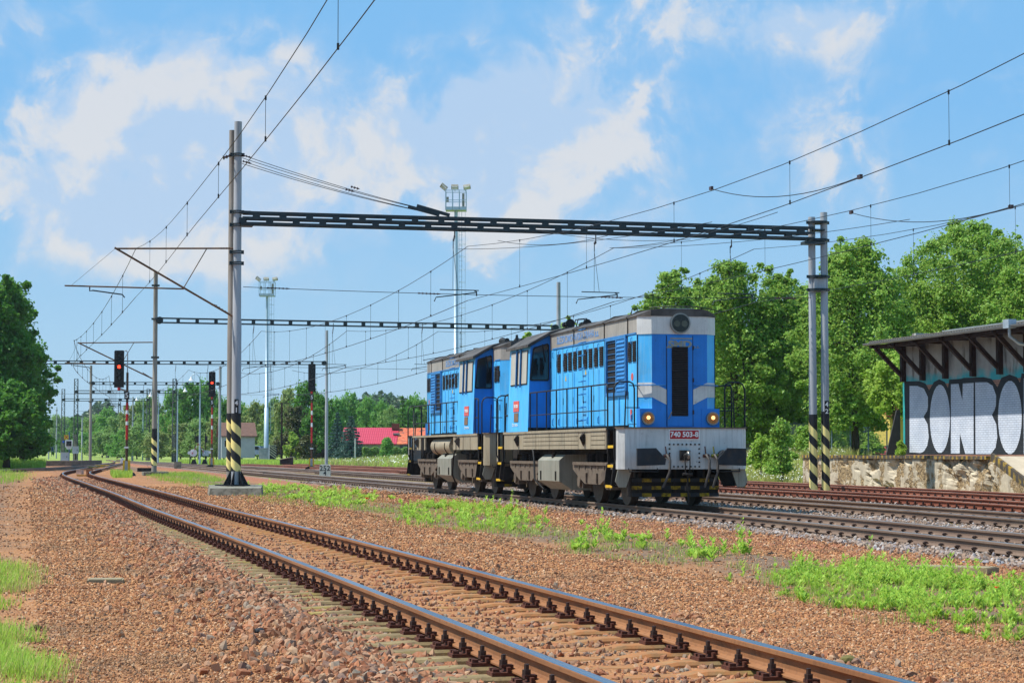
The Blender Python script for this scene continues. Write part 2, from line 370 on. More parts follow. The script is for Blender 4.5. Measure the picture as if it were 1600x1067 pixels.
# ---- loose stones as instanced geometry
def scatter(name, P, rot, scl, m, seed, aniso=.38, label=None):
    me = bpy.data.meshes.new(name); me.vertices.add(len(P)); me.vertices.foreach_set('co', np.asarray(P, np.float32).ravel())
    a = me.attributes.new('rot', 'FLOAT_VECTOR', 'POINT'); a.data.foreach_set('vector', np.asarray(rot, np.float32).ravel())
    a = me.attributes.new('scl', 'FLOAT_VECTOR', 'POINT'); a.data.foreach_set('vector', np.asarray(scl, np.float32).ravel())
    me.materials.append(m); o = link(name, me, None, 'stuff')
    if label: o['label'] = label
    t = bpy.data.node_groups.new(name+'_nodes', 'GeometryNodeTree')
    t.interface.new_socket('Geometry', in_out='INPUT', socket_type='NodeSocketGeometry'); t.interface.new_socket('Geometry', in_out='OUTPUT', socket_type='NodeSocketGeometry')
    n, l = t.nodes, t.links; gi = n.new('NodeGroupInput'); go = n.new('NodeGroupOutput'); join = n.new('GeometryNodeGeometryToInstance')
    for k in range(4):
        ico = n.new('GeometryNodeMeshIcoSphere'); ico.inputs['Radius'].default_value = 1; ico.inputs['Subdivisions'].default_value = 1
        pos = n.new('GeometryNodeInputPosition'); nz = n.new('ShaderNodeTexNoise'); nz.noise_dimensions = '4D'; nz.inputs['W'].default_value = seed+k*3.1; nz.inputs['Scale'].default_value = 1.1
        l.new(pos.outputs[0], nz.inputs['Vector'])
        sub = n.new('ShaderNodeVectorMath'); sub.operation = 'SUBTRACT'; l.new(nz.outputs['Color'], sub.inputs[0]); sub.inputs[1].default_value = (.5, .5, .5)
        sc = n.new('ShaderNodeVectorMath'); sc.operation = 'SCALE'; l.new(sub.outputs[0], sc.inputs[0]); sc.inputs['Scale'].default_value = 2.2
        sp_ = n.new('GeometryNodeSetPosition'); l.new(ico.outputs[0], sp_.inputs['Geometry']); l.new(sc.outputs[0], sp_.inputs['Offset'])
        sm = n.new('GeometryNodeSetMaterial'); sm.inputs['Material'].default_value = m; l.new(sp_.outputs[0], sm.inputs[0]); l.new(sm.outputs[0], join.inputs[0])
    iop = n.new('GeometryNodeInstanceOnPoints'); l.new(gi.outputs[0], iop.inputs['Points']); l.new(join.outputs[0], iop.inputs['Instance'])
    iop.inputs['Pick Instance'].default_value = True
    ri = n.new('FunctionNodeRandomValue'); ri.data_type = 'INT'; ri.inputs[4].default_value = 0; ri.inputs[5].default_value = 3; l.new(ri.outputs[2], iop.inputs['Instance Index'])
    for nm, s_ in (('rot', 'Rotation'), ('scl', 'Scale')):
        na = n.new('GeometryNodeInputNamedAttribute'); na.data_type = 'FLOAT_VECTOR'; na.inputs[0].default_value = nm; l.new(na.outputs[0], iop.inputs[s_])
    l.new(iop.outputs[0], go.inputs[0]); md = o.modifiers.new('stones', 'NODES'); md.node_group = t
    return o
def stone_mat(name, cols, light=.12):
    s = NT(name); oi = s.n('ShaderNodeObjectInfo'); cr = s.n('ShaderNodeValToRGB'); s.l(oi.outputs['Random'], cr.inputs[0])
    cr.color_ramp.interpolation = 'CONSTANT'
    e = cr.color_ramp.elements
    for i, h in enumerate(cols):
        el_ = e[i] if i < 2 else e.new(i/len(cols))
        el_.position = i/len(cols); el_.color = hexl(h)+(1,)
    c = s.mix(s.rng(s.noise(1.5, s.P, 2), .3, .7, 0, .3), cr.outputs[0], hexl('#94623f'))
    c = s.mix(s.rng(s.noise(.55, s.P, 6), .52, .66, 0, .5), c, hexl('#7d6248'))
    c = s.mix(s.rng(s.noise(1.2, s.O, 4), .45, .7, 0, .4), c, hexl('#a58468'))
    s.set(c, .9, 0, .25); return s.m
def zat(X, Y):
    return height(X, Y, vcatf(CN, Y), vcatf(CA, Y))
_tab = {}
def vcatf(c, Y):
    k = id(c)
    if k not in _tab:
        yy = np.linspace(-20, 420, 2200); _tab[k] = (yy, vcat(c, yy))
    return np.interp(Y, *_tab[k])
def frustum_points(n, y0, y1, m=1.5, power=1.0):
    """random points on the ground between two distances, spread a little past both sides of the view"""
    u = rng.random(n); Dd = (y0**(1-power)+(y1**(1-power)-y0**(1-power))*u)**(1/(1-power)) if power != 1 else y0*(y1/y0)**u
    lat = (rng.random(n)*2-1)*(Dd*800/3300+m)
    X = lat*math.cos(YAW)+Dd*math.sin(YAW); Y = -lat*math.sin(YAW)+Dd*math.cos(YAW); return X, Y
mg = stone_mat('gravel_stone', ['#bd8757', '#ab734a', '#8c5d40', '#c8996c', '#a16e49', '#70513e', '#b7885c', '#9b6c4b', '#6b5949', '#d0ae8a', '#916142', '#b87f56'])
mb = stone_mat('ballast_stone', ['#9c6a4c', '#88533b', '#a98469', '#ab6f4d', '#79604f', '#8f8474', '#935f44', '#b08f70', '#86553e', '#b28668', '#6a5750', '#a06d4f'])
mbg = stone_mat('grey_ballast_stone', ['#8d867f', '#6d645d', '#a39b93', '#7b6a5e', '#b5b2ae', '#5b5049', '#94806f', '#8a8f96', '#9c8b7c', '#756b64'])
def dn(Y): return vcatf(CN, Y)
X, Y = frustum_points(400000, 9.5, 85, 1.6, 1.35)
d = np.abs(X-dn(Y)); keep = (d > 1.55) & (X < vcatf(CA, Y)-1.5)
strip = ((X > 7.6) & (X < 9.8)) | (X < .1)
keep &= ~(strip & (rng.random(len(X)) < .85))
X, Y = X[keep], Y[keep]; n = len(X); Z = zat(X, Y)
dd = np.hypot(X, Y); s_ = (.0054+.00047*dd)*(.55+.9*rng.random(n)**1.6)
scatter('gravel', np.stack([X, Y, Z+s_*.15], 1), rng.random((n, 3))*6.28, np.stack([s_, s_*(.6+.4*rng.random(n)), s_*(.5+.3*rng.random(n))], 1), mg, 1.0)
# coarse broken ballast beside and between the sleepers of the near track
parts_ = []
for (cnt, y0, y1, side) in ((16000, 9.3, 42, 0), (9000, 9.3, 50, 1), (7000, 40, 110, 1), (9000, 34, 115, 0), (1500, 9.3, 40, 2)):
    yy = y0*(y1/y0)**rng.random(cnt); cx = dn(yy)
    if side == 0: xx = cx-.95-np.abs(rng.normal(0, .55, cnt))
    elif side == 3: xx = cx-.84-rng.random(cnt)*.5
    elif side == 1: xx = cx+(rng.random(cnt)*1.3-.65)
    else: xx = cx+1.15+np.abs(rng.normal(0, .3, cnt))
    parts_.append((xx, yy, np.full(cnt, side)))
X = np.concatenate([p[0] for p in parts_]); Y = np.concatenate([p[1] for p in parts_]); sd = np.concatenate([p[2] for p in parts_])
n = len(X); ph = (Y/.6) % 1.0; onsl = ((ph < .23) | (ph > .77)) & (np.abs(X-dn(Y)) < 1.32)
keep = ~(onsl & (rng.random(n) < np.where(X-dn(Y) < -1.0, .62, .90))); X, Y, sd = X[keep], Y[keep], sd[keep]; n = len(X)
s_ = (.016+.036*rng.random(n)**2.0)*np.where((sd == 1) | (sd == 3), .66, 1.0)*(1+np.clip(Y-45, 0, 60)*.02)
Z = zat(X, Y)+s_*.25
scatter('ballast_stones', np.stack([X, Y, Z], 1), rng.random((n, 3))*6.28, np.stack([s_, s_*(.6+.4*rng.random(n)), s_*(.45+.3*rng.random(n))], 1), mb, 5.0)
# grey ballast of the running lines
xs_, ys_ = [], []
for c, cnt, a, b in ((CA, 15000, 20, 95), (CB, 12000, 24, 90), (CC, 5000, 34, 80)):
    yy = a*(b/a)**rng.random(cnt); cx = vcatf(c, yy); off = rng.random(cnt)*3.1-1.55
    if c is CA: off = np.where(rng.random(cnt) < .45, -1.15-np.abs(rng.normal(0, .22, cnt)), off)
    if c is CB: off = np.where(rng.random(cnt) < .5, -1.0-rng.random(cnt)*1.3, off)
    xs_.append(cx+off); ys_.append(yy)
X = np.concatenate(xs_); Y = np.concatenate(ys_); n = len(X); s_ = .02+.035*rng.random(n)**1.5; Z = zat(X, Y)+s_*.3
scatter('grey_ballast', np.stack([X, Y, Z], 1), rng.random((n, 3))*6.28, np.stack([s_, s_*(.6+.4*rng.random(n)), s_*(.5+.3*rng.random(n))], 1), mbg, 9.0)

# ---- rails
def rail_profile(h=.15):
    hw = .036
    half = [(.0, 0), (.026, -.001), (hw-.002, -.006), (hw, -.012), (hw, -.036), (.012, -.050), (.0085, -.075), (.0085, -.108), (.016, -.126), (.062, -.140), (.062, -h)]
    r_ = half; l_ = [(-x, z) for x, z in half[::-1][:-1]]
    return r_+l_   # closed ring starting at head centre
def rail(track, name, ctr, off, y0, y1, step, mats, label=None):
    prof = rail_profile(); k = len(prof)
    yy = []; y = y0
    while y < y1: yy.append(y); y += step(y)
    yy.append(y1); vs = []
    for y in yy:
        x = catmull(ctr, y); tx = (catmull(ctr, y+.5)-catmull(ctr, y-.5)); nrm = Vector((1, -tx, 0)).normalized()
        for px, pz in prof: vs.append((x+nrm.x*(off+px), y+nrm.y*(off+px), pz))
    me = bpy.data.meshes.new(name); fs = []; mi = []
    for i in range(len(yy)-1):
        for j in range(k):
            j2 = (j+1) % k; fs.append((i*k+j, i*k+j2, (i+1)*k+j2, (i+1)*k+j)); mi.append(0 if j in (0, 1, k-1, k-2) else 1)
    fs.append(tuple(range(k))); mi.append(1); fs.append(tuple(range((len(yy)-1)*k, len(yy)*k))[::-1]); mi.append(1)
    me.from_pydata(vs, [], fs)
    for m in mats: me.materials.append(m)
    me.polygons.foreach_set('material_index', mi); me.update()
    o = link(name, me, track)
    if label: o['label'] = label
    return o
def rust(name, a, b, c_):
    s = NT(name); n1 = s.noise(2.2, s.P, 6, stretch=(1, .25, 1)); n2 = s.noise(25, s.P, 5)
    c = s.mix(s.rng(n1, .3, .7), hexl(a), hexl(b)); c = s.mix(s.rng(n2, .5, .75, 0, .6), c, hexl(c_)); s.set(c, .75, .1, .35); s.bump(n2, .25, .004); return s.m
head = NT('polished_rail_head'); head.set(head.mix(head.rng(head.noise(3, head.P, 4, stretch=(1, .1, 1)), .3, .7), hexl('#7d8087'), hexl('#a8abb2')), head.rng(head.noise(8, head.P, 3, stretch=(6, .05, 1)), .3, .7, .2, .38), 1.0); head = head.m
headr = rust('rusty_rail_head', '#86675a', '#9c8272', '#69483c')
headg = NT('dull_rail_head'); headg.set(headg.mix(headg.rng(headg.noise(3, headg.P, 4), .3, .7), hexl('#7b746c'), hexl('#a39a8f')), .42, .75); headg = headg.m
webN = rust('rust_orange_web', '#835431', '#9c6e48', '#64412b'); webA = rust('grey_brown_web', '#6b5548', '#84705f', '#574439'); webD = rust('red_rust_web', '#6e3b29', '#88523b', '#512a20')
conc = NT('sleeper_concrete'); nn = conc.noise(6, conc.P, 6); cc = conc.mix(conc.rng(nn, .3, .7), hexl('#6f5e44'), hexl('#93805a'))
cc = conc.mix(conc.rng(conc.noise(2.2, conc.P, 6), .55, .68, 0, .55), cc, hexl('#a18f3c')); cc = conc.mix(conc.rng(conc.noise(30, conc.P, 4), .55, .7, 0, .6), cc, hexl('#5a4b3b'))
sx_ = conc.n('ShaderNodeSeparateXYZ'); conc.l(conc.O, sx_.inputs[0]); cc = conc.mix(conc.math('MULTIPLY', conc.rng(conc.math('ABSOLUTE', sx_.outputs[0]), .55, .72, 1, 0), conc.rng(conc.noise(14, conc.P, 6), .35, .6, .35, .9)), cc, hexl('#a2693f')); conc.set(cc, .92, 0, .2); conc.bump(conc.noise(70, conc.P, 5), .4, .006); conc = conc.m
fastm = mat('rusty_fastening', hexl('#5c3222'), .8, .2, .35, 20, dirt=(hexl('#2c1c18'), .5, 30), bump=(.3, 90, .003))
boltm = mat('dark_bolt', hexl('#453630'), .55, .5, .3, 20)
def sleeper_mesh():
    b = MB(); hw = .105; prof = []
    xs0 = [-1.30, -1.0, -.42, -.25, .25, .42, 1.0, 1.30]; zt = [-.185, -.172, -.172, -.200, -.200, -.172, -.172, -.185]
    vs = []
    for x, z in zip(xs0, zt):
        vs += [(x, -hw-.02, -.32), (x, -hw, z-.02), (x, -hw+.02, z), (x, hw-.02, z), (x, hw, z-.02), (x, hw+.02, -.32)]
    fs = []
    for i in range(len(xs0)-1):
        for j in range(5): fs.append((i*6+j, i*6+j+1, (i+1)*6+j+1, (i+1)*6+j))
    fs += [(5, 4, 3, 2, 1, 0), tuple(range(42, 48))]
    b.add(vs, fs); me = bpy.data.meshes.new('sleeper'); me.from_pydata(b.v, [], b.f); me.materials.append(conc); me.update(); return me
def fastening_mesh():
    """ribbed base plate with a clamp and a bolt on each side of the rail foot"""
    b = MB(); b.cur = 0; b.box(-.185, .185, -.08, .08, -.172, -.148)
    for s in (-1, 1):
        b.box(min(s*.068, s*.088), max(s*.068, s*.088), -.078, .078, -.148, -.118)
        b.box(min(s*.042, s*.118), max(s*.042, s*.118), -.035, .035, -.128, -.106)
        b.cur = 1; b.cyl((s*.098, 0, -.106), .026, .028, n=6); b.cyl((s*.098, 0, -.078), .015, .032, n=6); b.cur = 0
        b.box(min(s*.135, s*.175), max(s*.135, s*.175), .02, .06, -.148, -.128); b.box(min(s*.135, s*.175), max(s*.135, s*.175), -.06, -.02, -.148, -.128)
    me = bpy.data.meshes.new('fastening'); me.from_pydata(b.v, [], b.f); me.materials.append(fastm); me.materials.append(boltm)
    me.polygons.foreach_set('material_index', b.mi); me.update(); return me
def clip_mesh():
    """coiled spring clip on the rail foot"""
    b = MB(); b.box(-.15, .15, -.06, .06, -.185, -.15)
    for s in (-1, 1):
        pts = [(s*(.07+.05*math.sin(t)), -.05+.1*k/8, -.125+.022*math.sin(t*1.3)) for k, t in enumerate([i*.8 for i in range(9)])]
        b.tube(pts, .011, 5, True)
    me = bpy.data.meshes.new('rail_clip'); me.from_pydata(b.v, [], b.f); me.materials.append(boltm); me.update(); return me
SLM, FSM, CLM = sleeper_mesh(), fastening_mesh(), clip_mesh()
def placed(me, name, ctr, y, off, track):
    x = catmull(ctr, y); tx = catmull(ctr, y+.5)-catmull(ctr, y-.5); ang = -math.atan(tx)
    dz = -.045*min(1, max(0, (y-40)/14)) if name == 'sleeper' and ctr is CN else 0
    o = link(name, me, track); o.location = (x+off*math.cos(ang), y+off*math.sin(ang), dz); o.rotation_euler = (0, 0, ang); return o
def joined(me, name, ctr, ys_, offs, track, mats):
    base = np.array([v.co[:] for v in me.vertices]); polys = [tuple(p.vertices) for p in me.polygons]; b = MB(); k = 0
    for y in ys_:
        x = catmull(ctr, y); ang = -math.atan(catmull(ctr, y+.5)-catmull(ctr, y-.5)); ca, sa = math.cos(ang), math.sin(ang)
        for off in offs:
            vs = [(x+(v[0]+off)*ca-v[1]*sa, y+(v[0]+off)*sa+v[1]*ca, v[2]) for v in base]; b.add(vs, polys)
    return b.build(name, mats, track, 'stuff')
def track(label, ctr, y0, y1, hm, wm, sl, fs, fmesh, fname, group='railway tracks', fmats=None):
    """sl / fs = (first, last, stuff_until) distances for single sleepers and fastenings"""
    t = thing('railway_track', label, 'railway track', (0, 0, 0), 0, group)
    step = lambda y: .8 if y < 30 else (1.5 if y < 140 else 3)
    for s in (-1, 1): rail(t, 'rail', ctr, s*.7525, y0, y1, step, [hm, wm])
    y = sl[0]; k = 0
    while y < sl[1]: placed(SLM, 'sleeper', ctr, y, 0, t); y += .6
    if sl[2] > y and ctr is not CN: joined(SLM, 'far_sleepers', ctr, np.arange(y, sl[2], .6), (0,), t, conc)
    y = fs[0]
    while y < fs[1]:
        for s in (-1, 1): placed(fmesh, fname, ctr, y, s*.7525, t)
        y += .6
    if fs[2] > y: joined(fmesh, 'far_'+fname+'s', ctr, np.arange(y, fs[2], .6), (-.7525, .7525), t, fmats or [fastm, boltm])
    return t
TN = track('near track curving away to the left with orange rusty rails and bolted concrete sleepers', CN, -8, 330, head, webN, (8.4, 96, 190), (8.4, 96, 150), FSM, 'rail_fastening')
TA = track('grey railed track that the two blue locomotives stand on', CA, 12, 330, headg, webA, (19.2, 84, 140), (19.2, 84, 130), CLM, 'rail_clip', fmats=[boltm])
TB = track('grey railed track just behind the locomotives with pale stones beside it', CB, 18, 270, headg, webA, (24, 80, 140), (24, 90, 130), CLM, 'rail_clip', fmats=[boltm])
TC = track('brown track second from the platform, in front of the two right hand poles', CC, 26, 250, headr, webD, (33.6, 84, 130), (33.6, 96, 130), FSM, 'rail_fastening')
TD = track('dark red rusty track running along the foot of the crumbling platform wall', CD, 36, 215, headr, webD, (42, 90, 120), (42, 96, 120), FSM, 'rail_fastening')
TE = track('track at the far left that joins the near curve beside the concrete ledge', CE, 112, 236, headg, webA, (118, 150, 150), (118, 150, 150), FSM, 'rail_fastening')
# ------------------------------------------------------------------ locomotives
def paint(name, base, dirtc, amt, vs=1.6, rough=.42):
    s = NT(name); c1 = tuple(x*.86 for x in base); c2 = tuple(min(1, x*1.16) for x in base)
    c = s.mix(s.rng(s.noise(vs, det=6), .3, .7), c1, c2)
    st = s.noise(5, det=8, rough=.78, stretch=(3.4, 3.4, .16))         # rain streaks
    c = s.mix(s.rng(st, .50, .70, 0, amt), c, dirtc); c = s.mix(s.rng(s.noise(1.1, det=8, rough=.7), .55, .68, 0, amt*.5), c, hexl('#6f7468'))
    sp_ = s.noise(9, det=9, rough=.75); c = s.mix(s.rng(sp_, .62, .70, 0, amt*1.5), c, hexl('#2b2a2b'))
    s.set(c, s.rng(st, .3, .7, rough, rough+.25), 0, .35); s.bump(s.noise(3.0, det=3), .10, .02); return s.m
blue = paint('loco_blue_sunlit', hexl('#44aeea'), hexl('#93c1d8'), .6)  # faded livery blue, lightened so the colour carries sunlight on the sides
blue_shaded = paint('loco_blue_shaded', hexl('#217cd0'), hexl('#35689c'), .35)  # same livery blue with the shade of the front faces painted in
white = paint('loco_white_stripe', hexl('#cbcdca'), hexl('#8b8f90'), .5)
greyb = paint('loco_grey_band', hexl('#9a958c'), hexl('#6d665e'), .7)
beamg = paint('loco_headstock_grey', hexl('#c2c3c0'), hexl('#77736c'), .6)
frameb = paint('frame_dusty_beige', hexl('#9c9078'), hexl('#574b3d'), .8)
roofm = mat('sooty_roof', hexl('#57534f'), .75, .1, .25, 2, dirt=(hexl('#2b2826'), .6, 2.5))
dark = mat('underframe_dark', hexl('#211e1c'), .85, .1, .35, 4, dirt=(hexl('#4a4036'), .4, 5))
bog = mat('bogie_dusty_brown', hexl('#6f6253'), .88, .05, .3, 4, dirt=(hexl('#3a3029'), .55, 4), bump=(.2, 12))
tankm = paint('tank_dusty_grey', hexl('#8c8a7c'), hexl('#5a5146'), .7)
blackm = mat('black_rail_paint', hexl('#1c1e20'), .5, .2, .3, 6)
blackv = mat('vent_black', (.006, .006, .007), .8, 0, .2, 5)
slat_b = mat('slat_blue', hexl('#2f78b5'), .5, 0, .2, 8)
slat_d = mat('slat_dark', hexl('#3a3330'), .6, .2, .3, 8)
glassd = mat('cab_dark_glass', hexl('#0b1216'), .06, 0, .2, 2, spec=.8)
panem = mat('beige_window_pane', hexl('#b3aea0'), .35, 0, .12, 2)
rubber = mat('rubber_black', hexl('#151515'), .6, 0, .2, 6)
bufm = mat('buffer_black', hexl('#23282e'), .5, .3, .35, 4, dirt=(hexl('#4a3a2d'), .35, 6))
steel = mat('worn_steel', hexl('#8a8883'), .35, .8, .2, 6)
tyrem = mat('wheel_steel', hexl('#4a423b'), .6, .5, .3, 6)
redm = mat('plate_red', hexl('#a81a22'), .45, 0, .1, 4)
redf = mat('plate_faded_red', hexl('#d05a50'), .5, 0, .15, 6)
whitem = mat('letter_white', hexl('#e6e6e2'), .5, 0, .05, 6)
bluet = mat('faded_blue_lettering', hexl('#5b84b4'), .6, 0, .3, 14)
goldt = mat('faded_grey_gold_lettering', hexl('#868c83'), .6, 0, .2, 10)
yellowm = mat('yellow_step', hexl('#d3a91d'), .6, 0, .15, 8, dirt=(hexl('#3a3222'), .35, 12))
yellowd = mat('yellow_scuffed', hexl('#a78b12'), .7, 0, .3, 12, dirt=(hexl('#1e1d1b'), .6, 14))
brownp = mat('brown_plate', hexl('#7a5f47'), .6, 0, .2, 10)
lampon = mat('warm_lit_bulb', (1, .5, .2), .3, 0, .05, 3, emit=((1.0, .50, .16), 1.9))
reflm = mat('lamp_reflector', hexl('#b0703a'), .3, .4, .35, 12)
lensm = mat('dark_lamp_glass', hexl('#14160f'), .12, .0, .4, 4, spec=.45)
hosem = mat('rubber_hose', hexl('#4a4541'), .6, 0, .25, 10)

def vent(parent, s, y0, y1, z0, z1, x=.885):
    """louvred vent on the hood side: dark recess with slats"""
    b = MB(); X = lambda v: (min(s*v, s*(v+.0)), )
    a0, a1 = sorted((s*(x-.002), s*(x+.006))); b.box(a0, a1, y0, y1, z0, z1); o = b.build('vent', blackv, parent)
    m = MB(); n = 11
    for i in range(n):
        z = z0+(z1-z0)*(i+.5)/n
        m.obox((s*(x+.016), (y0+y1)/2, z), (.028, y1-y0-.01, .010), Matrix.Rotation(s*R(35), 3, 'Y'))
    m.build('vent_slats', slat_d, o); return o
def handrail(parent, pts, r=.019, name='handrail'):
    return MB().tube(pts, r, 6).build(name, blackm, parent)
def arc(c, r, a0, a1, n=5, plane='yz', x=0):
    o = []
    for i in range(n+1):
        a = R(a0+(a1-a0)*i/n); p, q = c[0]+r*math.cos(a), c[1]+r*math.sin(a)
        o.append((x, p, q) if plane == 'yz' else (p, x, q))
    return o
def poly_sheet(pts, m, name, parent, t=.006, n=None):
    """thin plate: pts 3d ring, thickness along its normal"""
    p = [Vector(q) for q in pts]; nn_ = n or (p[1]-p[0]).cross(p[2]-p[1]).normalized(); k = len(p); b = MB()
    b.add(p+[q+nn_*t for q in p], [tuple(range(k))[::-1], tuple(range(k, 2*k))]+[(i, (i+1) % k, (i+1) % k+k, i+k) for i in range(k)])
    return b.build(name, m, parent)
DECK, LEN = 1.70, 12.30
def make_loco(label):
    T = thing('diesel_locomotive', label, 'locomotive', (0, 0, 0), 0, 'coupled blue diesel locomotives')
    # --- underframe
    b = MB(); b.box(-1.05, 1.05, .3, 12.0, 1.12, 1.66); b.box(-1.46, 1.46, .98, 11.32, 1.655, DECK); b.box(-.98, .98, .06, .98, 1.655, DECK-.002); b.box(-.98, .98, 11.32, LEN-.06, 1.655, DECK-.002)
    b.box(-.6, .6, .9, 11.4, .8, 1.12)
    b.build('underframe', dark, T)
    # --- headstocks with chamfered corners
    for e in (0, 1):
        Y = (lambda y: y) if e == 0 else (lambda y: LEN-y)
        b = MB(); ring = [(-1.33, Y(0)), (1.33, Y(0)), (1.45, Y(.13)), (1.45, Y(.30)), (-1.45, Y(.30)), (-1.45, Y(.13))]
        b.prism(ring, .81, 1.69, 'z'); h = b.build('headstock', beamg if e == 0 else frameb, T)
        b = MB(); ring = [(-1.36, Y(-.03)), (1.36, Y(-.03)), (1.48, Y(.11)), (1.48, Y(.34)), (-1.48, Y(.34)), (-1.48, Y(.11))]
        b.prism(ring, 1.69, 1.715, 'z'); b.build('deck_edge', bog, h)
        # bolted drawgear plate, rivets, drawbar
        y = Y(-.012); b = MB(); b.box(-.37, .37, min(y, Y(0)), max(y, Y(0)), .835, 1.375); dp = b.build('drawgear_plate', beamg if e == 0 else frameb, T)
        b = MB()
        for i in range(8):
            for z in (.865, 1.345): b.cyl((-.335+i*.0957, Y(-.032), z), .020, .022 if e == 0 else -.0, 'y', 6) if e == 0 else b.cyl((-.335+i*.0957, Y(-.012), z), .020, .022, 'y', 6)
        for i in range(1, 5):
            for x in (-.335, .335): b.cyl((x, Y(-.032) if e == 0 else Y(-.012), .865+i*.096), .020, .022, 'y', 6)
        b.build('rivets', dark, dp)
        sg = -1 if e == 0 else 1
        b = MB(); b.box(-.11, .11, *sorted((Y(-.012), Y(-.10))), 1.0, 1.22); b.build('drawbar_pocket', dark, dp)
        hk = MB(); yb = Y(-.10)
        hk.tube([(0, yb, 1.10), (0, yb+sg*.12, 1.12), (0, yb+sg*.22, 1.17), (0, yb+sg*.25, 1.12), (0, yb+sg*.20, 1.04)], [.05, .045, .04, .035, .025], 8)
        hk = hk.build('coupling_hook', steel, T)
        sc = MB()
        for x in (-.055, .055): sc.tube([(x, yb+sg*.10, 1.13), (x, yb+sg*.14, .95), (x*.8, yb+sg*.14, .72)], .014, 6)
        sc.cyl((-.11, yb+sg*.14, .70), .032, .22, 'x', 8); sc.tube([(0, yb+sg*.14, .70), (0, yb+sg*.14, .40)], .022, 6); sc.obox((0, yb+sg*.14, .40), (.12, .06, .10))
        sc.tube([(0, yb+sg*.15, .38), (.02, yb+sg*.15, .25), (0, yb+sg*.15, .08)], [.02, .026, .015], 6); sc.build('screw_coupling', dark, hk)
        # buffers with cut-off rectangular plates
        for s in (-1, 1):
            bb = MB(); y0, y1 = sorted((Y(0), Y(-.50))); bb.cyl((s*.9, y0, 1.06), .13, y1-y0, 'y', 14); bb.cyl((s*.9, *sorted((Y(0), Y(-.25)))[:1], 1.06), .17, .25, 'y', 14)
            bo = bb.build('buffer', bufm, T)
            w0 = .32; pl = [(s*.9-w0, .90), (s*.9+w0, .90), (s*.9+w0, 1.27), (s*.9-w0, 1.27)]
            if s < 0: pl = [(-.9-w0, .885), (-.9+w0-.02, .905), (-.9+w0, 1.03), (-.9+w0-.22, 1.265), (-.9-w0, 1.255)]
            else: pl = [(.9-w0+.02, .905), (.9+w0, .885), (.9+w0, 1.255), (.9-w0+.22, 1.265), (.9-w0, 1.03)]
            bp = MB(); bp.prism(pl, *sorted((Y(-.50), Y(-.56))), 'y'); bp.build('buffer_head', bufm, bo)
        # air hoses and cocks
        for x, m_ in ((-.42, hosem), (.47, hosem), (.66, hosem)):
            h_ = MB(); h_.tube([(x, Y(0), 1.10), (x, Y(-.10), 1.12), (x+.05, Y(-.17), 1.0), (x+.03, Y(-.20), .75), (x-.10*(1 if x < 0 else .5), Y(-.12), .42)], .028, 7)
            ho = h_.build('brake_hose', m_, T)
            c_ = MB(); c_.cyl((x-.06, Y(-.06), 1.10), .035, .14, 'x', 8); c_.beam((x, Y(-.07), 1.12), (x-.03, Y(-.09), 1.30), .02, .02); c_.build('cock', mat('cock_yellow', hexl('#7c7a1c'), .6) if x == .66 else mat('cock_rust', hexl('#4a2a22'), .7), ho)
        # grab bars under the headstock
        for s in (-1, 1):
            handrail(T, [(s*1.25, Y(.02), .84), (s*1.25, Y(-.06), .76), (s*.60, Y(-.06), .76), (s*.60, Y(.02), .84)], .014, 'grab_bar')
        # obstacle guard: three striped boards
        for i, z in enumerate((.565, .40, .245)):
            b = MB(); n = 9; y0, y1 = sorted((Y(.62), Y(.66)))
            for k in range(n):
                b.cur = (k+i) % 2; b.box(-.99+k*.22, -.99+(k+1)*.22, y0, y1, z-.038, z+.038)
            b.build('striped_guard_board', [bufm, yellowd], T)
        b = MB()
        for x in (-.8, .0, .8): b.box(x-.03, x+.03, *sorted((Y(.67), Y(.75))), .2, 1.12)
        b.box(-1.0, 1.0, *sorted((Y(.70), Y(1.0))), .20, .62)
        b.build('guard_bracket', dark, T)
        # corner steps
        for s in (-1, 1):
            st = MB(); yc = Y(.62)
            for yy_ in (Y(.36), Y(.90)):
                st.beam((s*1.44, yy_, 1.68), (s*1.44, yy_, .92), .03, .05, (1, 0, 0)); st.beam((s*1.44, yy_, .92), (s*1.50, yy_, .45), .03, .10, (1, 0, 0))
            st.prism([(s*1.0, .80), (s*1.42, .80), (s*1.46, .42), (s*1.20, .42)], *sorted((Y(.90), Y(.95))), 'y')
            st.box(*sorted((s*1.02, s*1.06)), *sorted((Y(.36), Y(.9))), .80, 1.66)
            so = st.build('step_frame', dark, T)
            for z, xo in ((1.32, 1.455), (.90, 1.465), (.46, 1.51)):
                q = MB(); q.box(*sorted((s*(xo-.22), s*xo)), *sorted((Y(.37), Y(.89))), z-.02, z); q.build('step_tread', dark, so)
                q = MB(); q.box(*sorted((s*xo, s*(xo+.012))), *sorted((Y(.37), Y(.89))), z-.055, z+.005)
                q.build('yellow_step_edge', yellowm, so)
            sk = MB(); sk.prism([(s*1.12, .81), (s*1.44, .81), (s*1.50, .55), (s*1.42, .42), (s*1.26, .42)], *sorted((Y(.16), Y(.19))), 'y'); sk.build('wheel_guard', tankm, T)
    # --- dressed frame side: boards on the -x side, open bays with an air tank on the +x side
    b = MB(); b.box(-1.475, -1.40, 1.02, 11.28, 1.645, 1.705); b.box(1.40, 1.475, 1.02, 11.28, 1.645, 1.705); b.build('side_sill', frameb, T)
    secs = [(1.05, 1.15, 0), (1.15, 2.37, 1), (2.37, 3.48, 2), (3.48, 4.78, 1), (4.78, 6.24, 1), (6.24, 7.69, 1), (7.69, 9.01, 1), (9.01, 10.16, 2), (10.16, 11.25, 0)]
